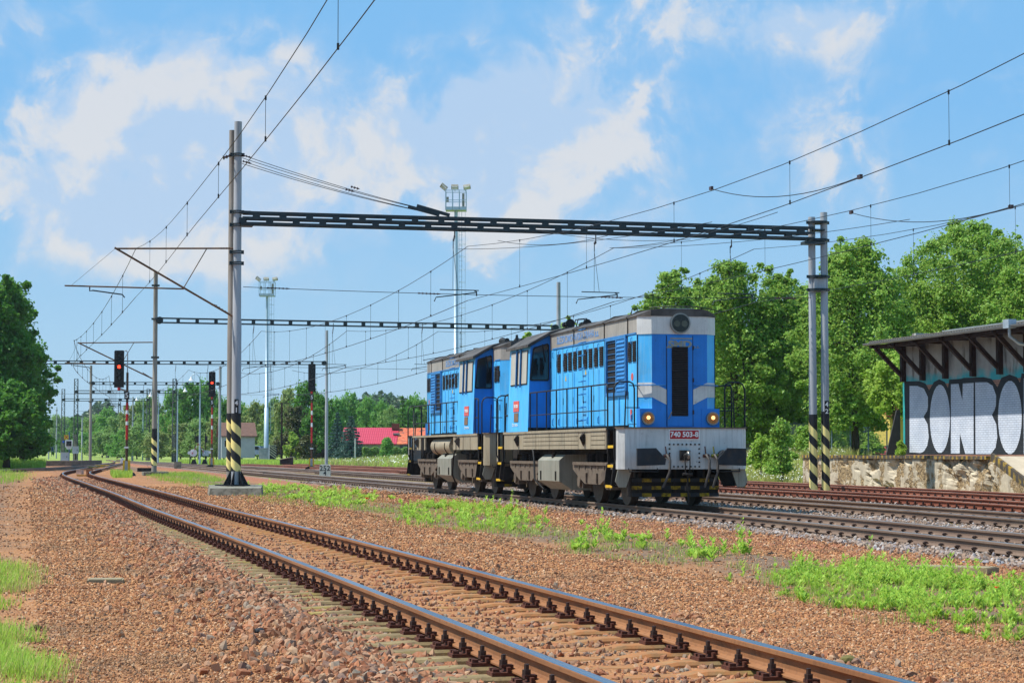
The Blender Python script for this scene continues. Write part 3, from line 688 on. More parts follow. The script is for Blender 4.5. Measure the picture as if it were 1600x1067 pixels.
    for y0, y1, kind in secs:
        if kind == 1:
            for k in range(4): b = MB(); z = 1.245+k*.101; b.box(-1.455, -1.41, y0+.012, y1-.012, z, z+.086); b.build('frame_board', frameb, T)
        else:
            b = MB(); b.box(-1.452, -1.41, y0+.012, y1-.012, 1.245, 1.645); o = b.build('frame_panel', frameb, T)
            if kind == 2: jack_bracket(T, -1, (y0+y1)/2)
    for y0, y1 in ((.98, 1.25), (1.75, 3.05), (3.25, 4.1), (8.2, 8.45), ):
        pass
    for y0, y1 in ((1.02, 1.14), (1.72, 2.42), (3.0, 3.2), (7.75, 8.1), (8.25, 9.2), (9.26, 10.2), (10.26, 11.25)):
        b = MB(); b.box(1.41, 1.452, y0, y1, 1.245, 1.645); b.build('frame_panel', frameb, T)
    jack_bracket(T, 1, 2.07); jack_bracket(T, 1, 8.7)
    b = MB(); b.cyl((1.16, 4.0, 1.36), .27, 3.0, 'y', 20); b.cyl((1.16, 3.93, 1.36), .18, .07, 'y', 20); b.cyl((1.16, 7.0, 1.36), .18, .07, 'y', 20); o = b.build('air_tank', frameb, T)
    b = MB()
    for y in (4.7, 6.3): b.tube(arc((1.16, 1.36), .282, -200, 20, 12, 'xz', y), .014, 5)
    b.build('tank_strap', dark, o)
    # --- fuel and battery tank amidships
    prof = [(-1.28, 1.12), (-1.45, .98), (-1.45, .48), (-1.12, .27), (1.12, .27), (1.45, .48), (1.45, .98), (1.28, 1.12)]
    b = MB(); b.prism(prof, 5.28, 7.42, 'y'); ft = b.build('fuel_tank', tankm, T)
    for s in (-1, 1):
        b = MB(); b.cyl((s*1.36, 6.2, 1.04), .05, .10, 'z', 8); b.tube([(s*1.36, 6.2, 1.13), (s*1.30, 6.3, 1.16), (s*1.25, 6.4, 1.12)], .02, 6); b.build('filler_cap', dark, ft)
        for y in (5.6, 7.1):
            b = MB(); b.box(*sorted((s*1.45, s*1.475)), y-.03, y+.03, .50, .72); b.build('tank_latch', dark, ft)
        b = MB(); b.tube([(s*1.44, 8.0, 1.24), (s*1.46, 7.8, 1.0), (s*1.47, 7.7, .5), (s*1.30, 7.4, .25)], .025, 6); b.build('conduit', rubber, T)
    # --- bogies
    for yc in (2.85, 9.45):
        bo = MB(); bo.box(-.55, .55, yc-1.7, yc+1.7, .45, .85); bo = bo.build('bogie', dark, T)
        for s in (-1, 1):
            f = MB(); f.prism([(yc-1.72, .86), (yc-1.72, .78), (yc-1.25, .62), (yc-.70, .45), (yc+.62, .45), (yc+1.25, .62), (yc+1.72, .78), (yc+1.72, .86), (yc+1.6, .92), (yc-1.6, .92)], *sorted((s*1.20, s*1.30)), 'x')
            f.box(*sorted((s*1.12, s*1.34)), yc-1.6, yc+1.6, .88, .95)
            for yy_ in (-.5, .42): f.box(*sorted((s*1.30, s*1.345)), yc+yy_-.04, yc+yy_+.04, .47, .70)
            for yy_ in (-1.1, -.55, 0, .55, 1.1): f.box(*sorted((s*1.30, s*1.325)), yc+yy_-.02, yc+yy_+.02, .78, .88)
            f.build('bogie_side_frame', bog, bo)
            sp_ = MB()
            for yy_ in (-.62, -.28, .28, .62):
                for k in range(4): sp_.cyl((s*1.18, yc+yy_, .97+k*.045), .105, .028, 'z', 10)
                sp_.cyl((s*1.18, yc+yy_, .95), .06, .2, 'z', 8)
            sp_.build('suspension_spring', dark, bo)
            for wy in (-1.2, 1.2):
                a = MB(); a.box(*sorted((s*1.02, s*1.24)), yc+wy-.17, yc+wy+.17, .34, .68); a.cyl((s*1.24 if s > 0 else -1.30, yc+wy, .5), .13, .06, 'x', 12); a.build('axle_box', bog, bo)
                br = MB(); br.obox((s*.80, yc+wy*1.46, .42), (.10, .09, .34)); br.beam((s*.80, yc+wy*1.46, .6), (s*.80, yc+wy*1.46, .95), .04, .04, (0, 1, 0)); br.build('brake_shoe', bog, bo)
        for wy in (-1.2, 1.2):
            for s in (-1, 1):
                wv_ = MB(); x0, x1 = sorted((s*.69, s*.82)); wv_.cyl((x0, yc+wy, .5), .5, x1-x0, 'x', 32); x0, x1 = sorted((s*.66, s*.69)); wv_.cyl((x0, yc+wy, .5), .528, x1-x0, 'x', 32)
                wo = wv_.build('wheel', tyrem, bo)
            b = MB(); b.cyl((-.68, yc+wy, .5), .09, 1.36, 'x', 10); b.build('axle', dark, bo)
    # --- bodywork: long hood
    def hood(y0, y1, front):
        b = MB(); c = .25
        if front: ring = [(-.63, y0), (.63, y0), (.88, y0+c), (.88, y1), (-.88, y1), (-.88, y0+c)]
        else: ring = [(-.88, y0), (.88, y0), (.88, y1-c), (.63, y1), (-.63, y1), (-.88, y1-c)]
        b.prism(ring, DECK, 3.76, 'z'); return b, ring
    LH0, LH1, SH0, SH1 = .30, 8.42, 10.72, 11.98
    for (y0, y1, fr) in ((LH0, LH1, True), (SH0, SH1, False)):
        b, ring = hood(y0, y1, fr)
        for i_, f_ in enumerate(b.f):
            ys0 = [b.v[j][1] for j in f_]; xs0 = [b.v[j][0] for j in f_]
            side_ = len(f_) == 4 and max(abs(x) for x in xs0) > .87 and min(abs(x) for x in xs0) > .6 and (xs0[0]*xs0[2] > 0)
            b.mi[i_] = 0 if side_ else 1  # sides and chamfers take the sunlit blue, end faces the shaded copy
        hd = b.build('hood', [blue, blue_shaded], T)
        # the grey upper band, slightly proud, with its rain strip
        k = 1.006; cy_ = (y0+y1)/2; b = MB(); ex = [(x*1.008, cy_+(y-cy_)*(1+.006/(y1-y0)*2)) for x, y in ring]
        b.prism(ex, 3.76, 4.16, 'z'); gb = b.build('hood_upper_band', greyb, T)
        b = MB(); b.box(-.905, -.885, y0+.3, y1-.3, 3.755, 3.79); b.box(.885, .905, y0+.3, y1-.3, 3.755, 3.79); b.build('rain_strip', slat_b, gb)
        # cambered roof following the plan of the hood
        secs_ = []
        ylist = [(y0-.03, .66), (y0+.25, .92), (y1, .92)] if fr else [(y0, .92), (y1-.25, .92), (y1+.03, .66)]
        vs = []
        for y, hw in ylist:
            for fx, z in ((-1, 4.155), (-.72, 4.27), (-.3, 4.325), (.3, 4.325), (.72, 4.27), (1, 4.155)): vs.append((fx*hw, y, z if hw > .8 else min(4.30, z+.11)))
            for fx in (1, -1): vs.append((fx*hw, y, 4.135))
        fs = []; m = 8
        for i in range(2):
            for j in range(m): fs.append((i*m+j, i*m+(j+1) % m, (i+1)*m+(j+1) % m, (i+1)*m+j))
        fs += [tuple(range(m)), tuple(range(2*m, 3*m))]; b = MB(); b.add(vs, fs); b.build('roof', roofm, T)
        if fr:
            b = MB()
            for y in (1.27, 3.22, 6.0):
                b.tube([(-.93, y, 4.14), (-.66, y, 4.285), (-.28, y, 4.34), (.28, y, 4.34), (.66, y, 4.285), (.93, y, 4.14)], .022, 5)
                for s in (-1, 1): b.box(*sorted((s*.885, s*.905)), y-.02, y+.02, 3.76, 4.15)
            b.build('roof_seam', dark, gb)
    # white front panel of the band and the chamfers (front end) and chevron
    def fr(y_, x0, z0, x1, z1, nm, m, parent, proud=.008): b = MB(); b.box(x0, x1, y_-proud, y_+.001, z0, z1); return b.build(nm, m, parent)
    fy = LH0
    b = MB(); ring = [(-.64, fy-.012), (.64, fy-.012), (.893, fy+.244), (.893, fy+.262), (-.893, fy+.262), (-.893, fy+.244)]
    b.prism(ring, 3.745, 4.158, 'z'); wf = b.build('white_nose_band', white, T)
    b = MB(); b.prism([(-.64, 4.158), (.64, 4.158), (.64, 4.25), (.3, 4.31), (-.3, 4.31), (-.64, 4.25)], fy-.012, fy+.1, 'y'); b.build('nose_crown', white, wf)
    for s in (-1, 1):
        n = Vector((s*1, -1, 0)).normalized(); A0 = Vector((s*.63, fy, 0)); A1 = Vector((s*.88, fy+.25, 0))
        q = [A0+n*.003+Vector((0,0,2.37)), A1+n*.003+Vector((0,0,2.37)), A1+n*.003+Vector((0,0,2.69)), A0+n*.003+Vector((0,0,2.69))]
        poly_sheet(q, white, 'chevron_stripe', T, .004, n)
        q = [(s*.63, fy-.002, 2.37), (s*.63, fy-.002, 2.69), (s*.186, fy-.002, 2.48), (s*.186, fy-.002, 2.15)]
        poly_sheet(q, white, 'chevron_stripe', T, .004, Vector((0, -1, 0)))
        # headlight housing at the lower corner
        b = MB(); b.prism([(s*.50, fy-.015), (s*.90, fy-.015), (s*.90, fy+.28), (s*.50, fy+.28)], DECK, 2.12, 'z')
        hb = b.build('headlight_housing', blue_shaded, T)
        lb = MB(); lb.cyl((s*.735, fy-.075, 1.91), .145, .06, 'y', 24); hl = lb.build('headlight', steel, hb)
        lb = MB(); lb.cyl((s*.735, fy-.080, 1.91), .118, .006, 'y', 24); lb.build('reflector', reflm, hl)
        lb = MB(); lb.cyl((s*.735, fy-.092, 1.925), .042, .012, 'y', 12); lb.build('lit_bulb', lampon, hl)
        handrail(T, [(s*.34, fy, 2.63), (s*.34, fy-.07, 2.63), (s*.66, fy-.07, 2.63), (s*.92, fy+.16, 2.63), (s*.90, fy+.24, 2.63)], .014, 'nose_grab_rail').data.materials[0] = slat_b
    # door, grille, lamp, lettering on the nose
    b = MB(); b.box(-.29, .29, fy-.016, fy, 1.74, 3.71); dr = b.build('nose_door', blue_shaded, T)
    b = MB()
    for x in (-.295, .295): b.box(x-.006, x+.006, fy-.018, fy, 1.74, 3.71)
    for z in (2.0, 2.7, 3.4): b.box(.285, .315, fy-.035, fy-.016, z, z+.09)
    b.build('door_hinge', dark, dr)
    b = MB(); b.box(-.185, .185, fy-.022, fy-.016, 1.96, 3.47); gr_ = b.build('radiator_grille', blackv, dr)
    for k in range(38):
        b = MB(); z = 1.985+k*.0392; b.obox((0, fy-.034, z), (.36, .030, .010), Matrix.Rotation(R(-28), 3, 'X')); b.build('grille_slat', slat_d, gr_)
    b = MB(); b.tube([(-.27, fy-.04, 1.90), (-.20, fy-.06, 2.05)], .012, 5); b.build('door_handle', steel, dr)
    b = MB(); b.cyl((0, fy-.09, 3.98), .225, .08, 'y', 32); lp = b.build('top_headlight', steel, T)
    b = MB(); b.cyl((0, fy-.10, 3.98), .195, .012, 'y', 32); b.build('dark_lens', lensm, lp)
    b = MB()
    for s in (-1, 1): b.cyl((s*.085, fy-.106, 3.97), .07, .008, 'y', 16)
    b.build('inner_reflector', mat('inner_reflector', hexl('#55584e'), .35, .5), lp)
    # stylised front lettering: S with a long overline joined to the D
    text_mesh('nose_lettering', 'SMD', .20, goldt, T, (.005, fy-.018, 3.52), (1, 0, 0), (0, 0, 1), .003, sx=1.35, bold=.010)
    b = MB(); b.box(-.22, .28, fy-.022, fy-.017, 3.635, 3.665); b.box(-.30, -.16, fy-.022, fy-.017, 3.44, 3.475); b.build('lettering_bar', goldt, T)
    text_mesh('nose_small_lettering', 'a.s.', .11, goldt, T, (.39, fy-.003, 3.475), (1, 0, 0), (0, 0, 1), .003, sx=1.1)
    b = MB(); b.box(-.345, .345, -.012, 0, 1.445, 1.665); np_ = b.build('number_plate', whitem, T)
    b = MB(); b.box(-.325, .325, -.018, -.012, 1.462, 1.648); b.build('red_field', redm, np_)
    text_mesh('number_lettering', '740 503-8', .155, whitem, np_, (0, -.019, 1.555), (1, 0, 0), (0, 0, 1), .003, bold=.004)
    # --- hood sides
    V1 = [(7.30, 7.64), (6.65, 6.99), (6.20, 6.55), (5.71, 6.04), (5.26, 5.58), (4.73, 5.06), (4.27, 4.60), (3.77, 4.09), (3.29, 3.63)]
    for s in (-1, 1):
        # doors as separate panels
        for (y0, y1) in ((3.22, 4.16), (4.19, 5.13), (5.16, 6.10), (6.13, 7.07), (7.10, 7.72), (7.75, 8.36), (.58, 1.26), (10.86, 11.66)):
            b = MB(); b.box(*sorted((s*.88, s*.892)), y0, y1, 1.80, 3.73); d_ = b.build('hood_door', blue, T)
            h_ = MB(); yh = (y0+y1)/2
            h_.tube([(s*.892, yh, 3.56+.14), (s*.925, yh, 3.56+.12), (s*.925, yh, 3.62-.06), (s*.892, yh, 3.62-.06)], .010, 5)
            h_.tube([(s*.892, yh, 2.02), (s*.925, yh, 1.98), (s*.925, yh, 1.86), (s*.892, yh, 1.84)], .012, 5)
            h_.build('door_latch', slat_b, d_)
            h_ = MB(); 
            for z in (2.35, 3.3): h_.box(*sorted((s*.892, s*.905)), y1-.03, y1-.0, z, z+.16)
            h_.build('hinge', dark, d_)
        for y in (3.205, 4.175, 5.145, 6.115, 7.085, 7.735, 8.38, 1.29, .55):
            b = MB(); b.box(*sorted((s*.8805, s*.896)), y-.010, y+.010, 1.74, 3.74); b.build('panel_seam', dark, T)
        for y in (3.69, 4.66, 5.95, 6.57, 7.4, 2.0):
            b = MB(); b.box(*sorted((s*.885, s*.905)), y-.012, y+.012, 1.82, 3.10 if y > 3 else 2.40); b.build('panel_rib', blue, T)
        b = MB(); b.box(*sorted((s*.8805, s*.900)), 1.25, 8.4, DECK, 1.775); b.build('sooty_skirt', dark, T)
        for (a_, c_) in V1: vent(T, s, a_, c_, 3.17, 3.62, .894)
        for (a_, c_) in ((.62, .88), (.96, 1.22), (10.95, 11.25), (11.3, 11.6)): vent(T, s, a_, c_, 3.16, 3.61, .894)
        # big radiator shutter in a frame
        b = MB(); x0, x1 = .88, .93
        for (y0, y1, z0, z1) in ((1.34, 1.42, 2.44, 3.78), (2.96, 3.04, 2.44, 3.78), (1.34, 3.04, 2.44, 2.52), (1.34, 3.04, 3.70, 3.78), (2.08, 2.16, 2.52, 3.70)):
            b.box(*sorted((s*x0, s*x1)), y0, y1, z0, z1)
        sh = b.build('radiator_shutter_frame', slat_b, T)
        b = MB(); b.box(*sorted((s*.88, s*.886)), 2.16, 2.96, 2.52, 3.70); b.build('open_shutter_recess', blackv, sh)
        for k in range(9):
            b = MB(); b.obox((s*.897, 2.56, 2.62+k*.13), (.018, .78, .014), Matrix.Rotation(s*R(12), 3, 'Y')); b.build('open_shutter_slat', slat_b, sh)
        for k in range(13):
            b = MB(); b.obox((s*.915, 1.75, 2.575+k*.09), (.022, .64, .086), Matrix.Rotation(-s*R(18), 3, 'Y')); b.build('closed_shutter_slat', slat_b, sh)
        b = MB(); b.cyl((s*.89 if s > 0 else -.90, .92, 2.83), .085, .010, 'x', 18); b.build('builder_plate', redf, T)
        b = MB(); b.box(*sorted((s*.905, s*.912)), .92, 1.03, 1.90, 2.12); b.build('red_side_lamp', redf, T)
        # warning triangles
        for y, z in ((6.8, 2.93), (4.88, 3.02)):
            q = [(s*.896, y-.06, z), (s*.896, y+.06, z), (s*.896, y, z+.14)]; poly_sheet(q, mat('warning_yellow', hexl('#e0b71c'), .5), 'warning_triangle', T, .003, Vector((s, 0, 0)))
        # ladder of steps
        for k in range(8):
            z = 1.95+k*.31; b = MB(); x = s*.89; b.tube([(x, 5.20, z), (x+s*.10, 5.20, z-.03), (x+s*.10, 4.88, z-.03), (x, 4.88, z)], .012, 5); b.build('ladder_rung', slat_b, T)
        text_mesh('side_lettering', 'SLEZSKOMORAVSKÁ DRÁHA a.s.', .26, bluet, T, (s*.889, 5.72, 3.955), (0, -s*-1.0, 0) if s > 0 else (0, -1, 0), (0, 0, 1), .003, sx=1.06, bold=.004)
        # --- long handrail on the walkway
        X = s*1.43
        pts = [(X, 1.06, 1.15), (X, 1.02, 1.25), (X, 1.02, 2.55)]+arc((1.14, 2.55), .12, 180, 90, 4, 'yz', X)+[(X, 8.35, 2.67)]
        handrail(T, pts, .019); handrail(T, [(X, 1.02, 2.10), (X, 8.35, 2.10)], .014, 'handrail_middle_bar')
        for y in (8.35, 7.62, 6.62, 5.63, 4.61, 3.62, 2.39): handrail(T, [(X, y, DECK), (X, y, 2.67)], .017, 'handrail_post')
        # curved grab loops beside the steps, both ends
        for e in (0, 1):
            Y = (lambda y: y) if e == 0 else (lambda y: LEN-y)
            pts = [(s*1.44, Y(.33), .98), (s*1.49, Y(.30), 1.10), (s*1.49, Y(.30), 2.55), (s*1.44, Y(.30), 2.66), (s*1.36, Y(.30), 2.70), (s*1.14, Y(.30), 2.70), (s*1.06, Y(.30), 2.66), (s*1.03, Y(.30), 2.55), (s*1.03, Y(.30), DECK)]
            handrail(T, pts, .019, 'grab_loop')
            handrail(T, [(s*1.22, Y(.30), 2.50), (s*1.25, Y(.30), DECK)], .016, 'grab_loop_post')
            handrail(T, [(s*.90, Y(.32), 2.62), (s*1.15, Y(.30), 2.62)], .014, 'grab_loop_tie'); handrail(T, [(s*.90, Y(.32), 2.14), (s*1.22, Y(.30), 2.14)], .012, 'grab_loop_tie')
        pts = [(X, 11.28, 1.0), (X, 11.26, 1.2), (X, 11.26, 2.6), (X, 11.2, 2.68), (X, 10.8, 2.70)]
        handrail(T, pts, .019); handrail(T, [(X, 10.8, DECK), (X, 10.8, 2.70)], .017, 'handrail_post'); handrail(T, [(X, 10.8, 2.15), (X, 11.26, 2.15)], .014, 'handrail_middle_bar')
    # --- cab
    C0, C1 = 8.42, 10.72; b = MB()
    prof = [(-1.47, DECK), (1.47, DECK), (1.40, 3.86), (.90, 4.15), (-.90, 4.15), (-1.40, 3.86)]
    b.prism(prof, C0, C1, 'y'); cb = b.build('cab', blue_shaded, T)
    for s in (-1, 1):
        q = [(s*1.472, C0-.004, DECK), (s*1.472, C1+.004, DECK), (s*1.402, C1+.004, 3.86), (s*1.402, C0-.004, 3.86)]
        poly_sheet(q, blue, 'cab_side_sheet', cb, .006, Vector((s, 0, .03)).normalized())  # sunlit blue over the cab sides; end walls keep the painted shade
    rp = [(-1.50, 3.83), (-1.50, 3.90), (-.92, 4.23), (-.45, 4.36), (.45, 4.36), (.92, 4.23), (1.50, 3.90), (1.50, 3.83), (.92, 4.16), (-.92, 4.16)]
    b = MB(); b.prism(rp, C0-.12, C1+.10, 'y'); b.build('cab_roof', roofm, cb)
    for s in (-1, 1):
        xz = lambda z: s*(1.478-.0325*(z-DECK))
        nrm = Vector((s, 0, .033)).normalized()
        # window opening, three beige panes, dark slides
        q = [(xz(2.90), 8.62, 2.90), (xz(2.90), 10.50, 2.90), (xz(3.78), 10.50, 3.78), (xz(3.78), 8.62, 3.78)]
        wo = poly_sheet(q, rubber, 'cab_side_window', cb, .012, nrm)
        for (y0, y1) in ((8.66, 9.20), (9.38, 9.60), (9.86, 10.46)):
            q = [(xz(2.93)+s*.012, y0, 2.93), (xz(2.93)+s*.012, y1, 2.93), (xz(3.75)+s*.012, y1, 3.75), (xz(3.75)+s*.012, y0, 3.75)]
            poly_sheet(q, panem, 'window_pane', wo, .012, nrm)
        b = MB()
        for y in (9.28, 9.74): b.beam((xz(2.84)+s*.04, y, 2.84), (xz(3.84)+s*.04, y, 3.84), .04, .035, (0, 1, 0))
        b.build('window_slide', slat_b, wo)
        q = [(xz(2.27)+s*.006, 9.45, 2.22), (xz(2.27)+s*.006, 10.08, 2.22), (xz(2.48)+s*.006, 10.08, 2.50), (xz(2.48)+s*.006, 9.45, 2.50)]
        pl = poly_sheet(q, redf, 'cab_number_plate', cb, .008, nrm)
        text_mesh('cab_number_lettering', '740 503-8', .115, whitem, pl, (xz(2.36)+s*.018, 9.77, 2.36), (0, 1 if s > 0 else -1, 0), (0, 0, 1), .002, bold=.003)
        q = [(xz(1.98)+s*.006, 9.50, 1.96), (xz(1.98)+s*.006, 9.98, 1.96), (xz(2.2)+s*.006, 9.98, 2.19), (xz(2.2)+s*.006, 9.50, 2.19)]
        poly_sheet(q, brownp, 'brown_plate', cb, .008, nrm)
        text_mesh('small_data_lettering', 'ČD-01-740 Dkv', .095, whitem, cb, (xz(1.87)+s*.010, 9.85, 1.87), (0, 1 if s > 0 else -1, 0), (0, 0, 1), .002)
        for yf, d_ in ((C0, -1), (C1, 1)):
            q2 = [(s*1.40, 2.98), (s*.95, 2.98), (s*.92, 3.02), (s*.92, 3.90), (s*.96, 3.94), (s*1.30, 3.84), (s*1.345, 3.80), (s*1.425, 3.03)]
            b = MB(); b.prism(q2, *sorted((yf, yf+d_*.018)), 'y'); fw = b.build('cab_end_window', rubber, cb)
            cx_ = s*1.165; q3 = [(cx_+(x-cx_)*.86, 3.44+(z-3.44)*.92) for x, z in q2]
            b = MB(); b.prism(q3, *sorted((yf+d_*.019, yf+d_*.024)), 'y'); b.build('dark_glass', glassd, fw)
            b = MB(); b.tube([(s*1.10, yf+d_*.04, 3.92), (s*1.02, yf+d_*.05, 3.45)], .012, 5); b.build('wiper', blackm, fw)
        b = MB(); b.box(*sorted((s*.885, s*1.475)), C0-.02, C0-.004, DECK, 1.80); b.build('kick_plate', dark, cb)
    # --- roof furniture: horns, hooks, exhaust, whip aerial
    b = MB()
    for x in (-.35, .1):
        b.tube([(x, 8.9, 4.46), (x, 8.6, 4.46), (x, 8.45, 4.46)], [.04, .06, .12], 12); b.cyl((x, 8.9, 4.46), .07, .18, 'y', 12)
        b.cyl((x, 8.9, 4.34), .03, .15, 'z', 6)
    b.build('air_horn', rubber, T)
    for y in (7.1, 7.35):
        b = MB(); b.tube([(-.55, y, 4.28), (-.50, y, 4.48), (-.28, y, 4.50), (-.22, y, 4.32)], .016, 5); b.build('roof_hook', blackm, T)
    b = MB(); b.tube([(-.55, 2.2, 4.28), (-.52, 2.2, 4.42), (-.40, 2.2, 4.42), (-.38, 2.2, 4.32)], .014, 5); b.build('roof_hook', blackm, T)
    b = MB(); b.cyl((.1, 5.3, 4.32), .22, .09, 'z', 20); b.build('exhaust_stack', dark, T)
    b = MB(); b.cyl((.0, 9.9, 4.33), .06, .25, 'z', 10, .035); b.build('aerial', blackm, T)
    b = MB(); b.tube([(-.6, .6, 4.33), (-.2, .4, 4.36), (.4, .25, 4.345), (.98, .22, 4.24)], .012, 5); b.build('roof_front_wire', blackm, T)
    return T
def jack_bracket(T, s, y):
    b = MB(); b.add([(s*1.475, y-.10, 1.62), (s*1.475, y+.06, 1.62), (s*1.52, y-.02, 1.60), (s*1.475, y+.02, 1.30), (s*1.60, y-.10, 1.50), (s*1.475, y-.10, 1.36)], [(0,1,2), (1,3,4,2), (0,2,4), (0,4,5), (5,4,3), (0,5,3,1)])
    b.build('jacking_bracket', dark, T)
LOC1 = make_loco('front blue diesel locomotive with two lit headlights and red number plate, nearest the camera')
LOC1.location = (13.87, 43.75, 0)
LOC2 = dup(LOC1); LOC2['label'] = 'rear blue diesel locomotive coupled behind the one with lit headlights'
LOC2.location = (13.87, 69.65, 0); LOC2.rotation_euler = (0, 0, math.pi)
for o_ in LOC2.children_recursive:      # the lamps of the rear engine are out
    if o_.name.startswith('lit_bulb'): bpy.data.objects.remove(o_); 
# ------------------------------------------------------------------ overhead line
polem = mat('galvanised_pole', hexl('#a3a5a8'), .6, .05, .15, 1.2, dirt=(hexl('#77756f'), .4, 1.5), stretch=(3, 3, .3), bump=(.15, 14))
polew = mat('weathered_brown_pole', hexl('#938b81'), .7, .1, .2, 1.2, dirt=(hexl('#5d544b'), .45, 1.5), stretch=(3, 3, .3))
beamm = mat('dark_green_grey_beam', hexl('#28363b'), .55, .2, .25, 2, dirt=(hexl('#3d3a36'), .3, 3))
wirem = mat('copper_wire_dark', hexl('#26292a'), .5, .4, .2, 5)
tubem = mat('brown_cantilever_tube', hexl('#6a5138'), .6, .2, .3, 3, dirt=(hexl('#2f2a26'), .4, 5))
insm = mat('brown_insulator', hexl('#3c211a'), .3, 0, .2, 8)
pyel = mat('pole_yellow', hexl('#f0dc8a'), .65, 0, .06, 3, dirt=(hexl('#a0925c'), .15, 6)); pblk = mat('pole_black', hexl('#1f2021'), .6, 0, .3, 4)
concm = mat('foundation_concrete', hexl('#8b8778'), .9, 0, .2, 2.5, dirt=(hexl('#4b4a3c'), .6, 3), bump=(.5, 14, .02))
signw = mat('sign_white', hexl('#dedede'), .5, 0, .06, 5); signk = mat('sign_black', hexl('#15171a'), .5, 0, .2, 5)

def stripe_mesh(r, z0, z1, pitch, duty, turn=1.0, n=20):
    """helical hazard stripes wrapped on a pole, as faces of two colours on one sleeve"""
    b = MB(); m = 46
    for i in range(m):
        for k in range(n):
            za, zb = z0+(z1-z0)*i/m, z0+(z1-z0)*(i+1)/m; a0, a1 = 2*math.pi*k/n, 2*math.pi*(k+1)/n
            # sheared quads so the border runs diagonally
            sh = lambda a: 0
            zc = (za+zb)/2; ac = (a0+a1)/2
            b.cur = 1 if ((zc/pitch+turn*ac/(2*math.pi)) % 1.0) < duty else 0; b.smooth = True
            b.add([(r*math.cos(a0), r*math.sin(a0), za), (r*math.cos(a1), r*math.sin(a1), za), (r*math.cos(a1), r*math.sin(a1), zb), (r*math.cos(a0), r*math.sin(a0), zb)], [(0, 1, 2, 3)])
    return b
def helix_band(parent, r, z0, z1, turn, pitch, frac=.5, n=28):
    """black sleeve with proud yellow helical ribbons, clean diagonal edges"""
    b = MB(); b.tube([(0, 0, z0), (0, 0, z1)], r, 24, False); b.build('black_sleeve', pblk, parent)
    b = MB(); k = -3
    while True:
        base = z0+k*pitch
        if base > z1: break
        for i in range(n):
            a0, a1 = 2*math.pi*i/n, 2*math.pi*(i+1)/n
            q = [(a0, base+turn*a0/(2*math.pi)), (a1, base+turn*a1/(2*math.pi)), (a1, base+turn*a1/(2*math.pi)+pitch*frac), (a0, base+turn*a0/(2*math.pi)+pitch*frac)]
            q = [(a, min(max(z, z0), z1)) for a, z in q]
            if max(z for _, z in q)-min(z for _, z in q) < 1e-4: continue
            b.smooth = True; b.add([((r+.004)*math.cos(a), (r+.004)*math.sin(a), z) for a, z in q], [(0, 1, 2, 3)])
        k += 1
    b.build('yellow_stripes', pyel, parent)
def pole_pipe(T, x, y, z0, h, r0, r1, m=None, stripes=None, plate=None, name='pole', face=-YAW):
    """tapering stepped tube; stripes = (z0, z1)"""
    b = MB(); b.smooth = False; zs = [z0, z0+.0*h]
    pts = [(0, 0, z0), (0, 0, z0+h*.45), (0, 0, z0+h*.455), (0, 0, z0+h)]; b.tube(pts, [r0, r0, (r0+r1)/2, r1], 20)
    o = b.build(name, m or polem, T, loc=(x, y, 0))
    if stripes: helix_band(o, r0+.006, stripes[0], stripes[1], -.85 if True else 1, .62, .5)
    if plate:
        q = MB(); d = Vector((-math.sin(YAW)*1, -math.cos(YAW), 0)); 
        rx = Vector((math.cos(YAW), -math.sin(YAW), 0)); c = d*(r0+.03)+rx*.03
        M = Matrix((rx, -d, Vector((0, 0, 1)))).transposed(); q.obox((c.x, c.y, 2.66), (.14, .012, .50), M); po = q.build('number_plate', signk, o)
        for i, ch in enumerate(plate): text_mesh('plate_numeral', ch, .22, signw, po, (c.x+d.x*.010, c.y+d.y*.010, 2.78-i*.23), rx, (0, 0, 1), .002, bold=.004)
    return o
def clamp(T, x, y, z, r, gap=.07):
    b = MB(); 
    for dz in (0, gap): b.cyl((x, y, z+dz), r+.022, .03, 'z', 16)
    b.box(x-r-.08, x+r+.08, y-.03, y+.03, z-.01, z+gap+.04); return b.build('clamp', beamm, T)
def vbeam(T, a, b_, h, wd, step, chord=.05, name='beam', thick=.05, mid=False):
    """cross beam: chords on a front and a back face with battens between them"""
    a = Vector(a); b_ = Vector(b_); d = (b_-a); ln = d.length; d.normalize(); s = Vector((-d.y, d.x, 0)).normalized()
    m = MB()
    for sd in (-1, 1):
        o = s*(wd/2*sd)
        for z in (0, h-chord)+((h/2-chord*.5,) if mid else ()): m.beam(a+o+Vector((0,0,z+chord/2)), b_+o+Vector((0,0,z+chord/2)), thick, chord)
    bo = m.build(name, beamm, T)
    n = int(ln/step); me = None
    rows = ((chord*.5, h/2, 0), (h/2, h-chord*.5, .5)) if mid else ((.02, h-.02, 0),)
    for z0, z1, sh in rows:
        q = MB(); q.beam((0,0,z0), (0,0,z1), step*(.24 if mid else .17), thick*.8, (s.x, s.y, 0)); me = None
        for sd in (-1, 1):
            for i in range(n+1):
                p = a+d*((i+sh)*ln/n+(0 if sd < 0 else step*.04))+s*(wd/2*sd)
                if (p-b_).dot(d) > 0: continue
                if me is None: o_ = q.build('batten', beamm, bo); me = o_.data
                else: o_ = link('batten', me, bo)
                o_.location = p
    return bo
def insulator(T, p, q, n=6, r=.055, name='insulator'):
    p = Vector(p); q = Vector(q); b = MB(); d = q-p
    for i in range(n):
        c0 = p+d*((i+.2)/n); c1 = p+d*((i+.55)/n); b.tube([c0, c1], [r, r*.45], 8)
    b.tube([p, q], .018, 5); return b.build(name, insm, T)
def wire(T, name, pts, r=.009, m=None): return MB().tube(pts, r, 4, False).build(name, m or wirem, T)
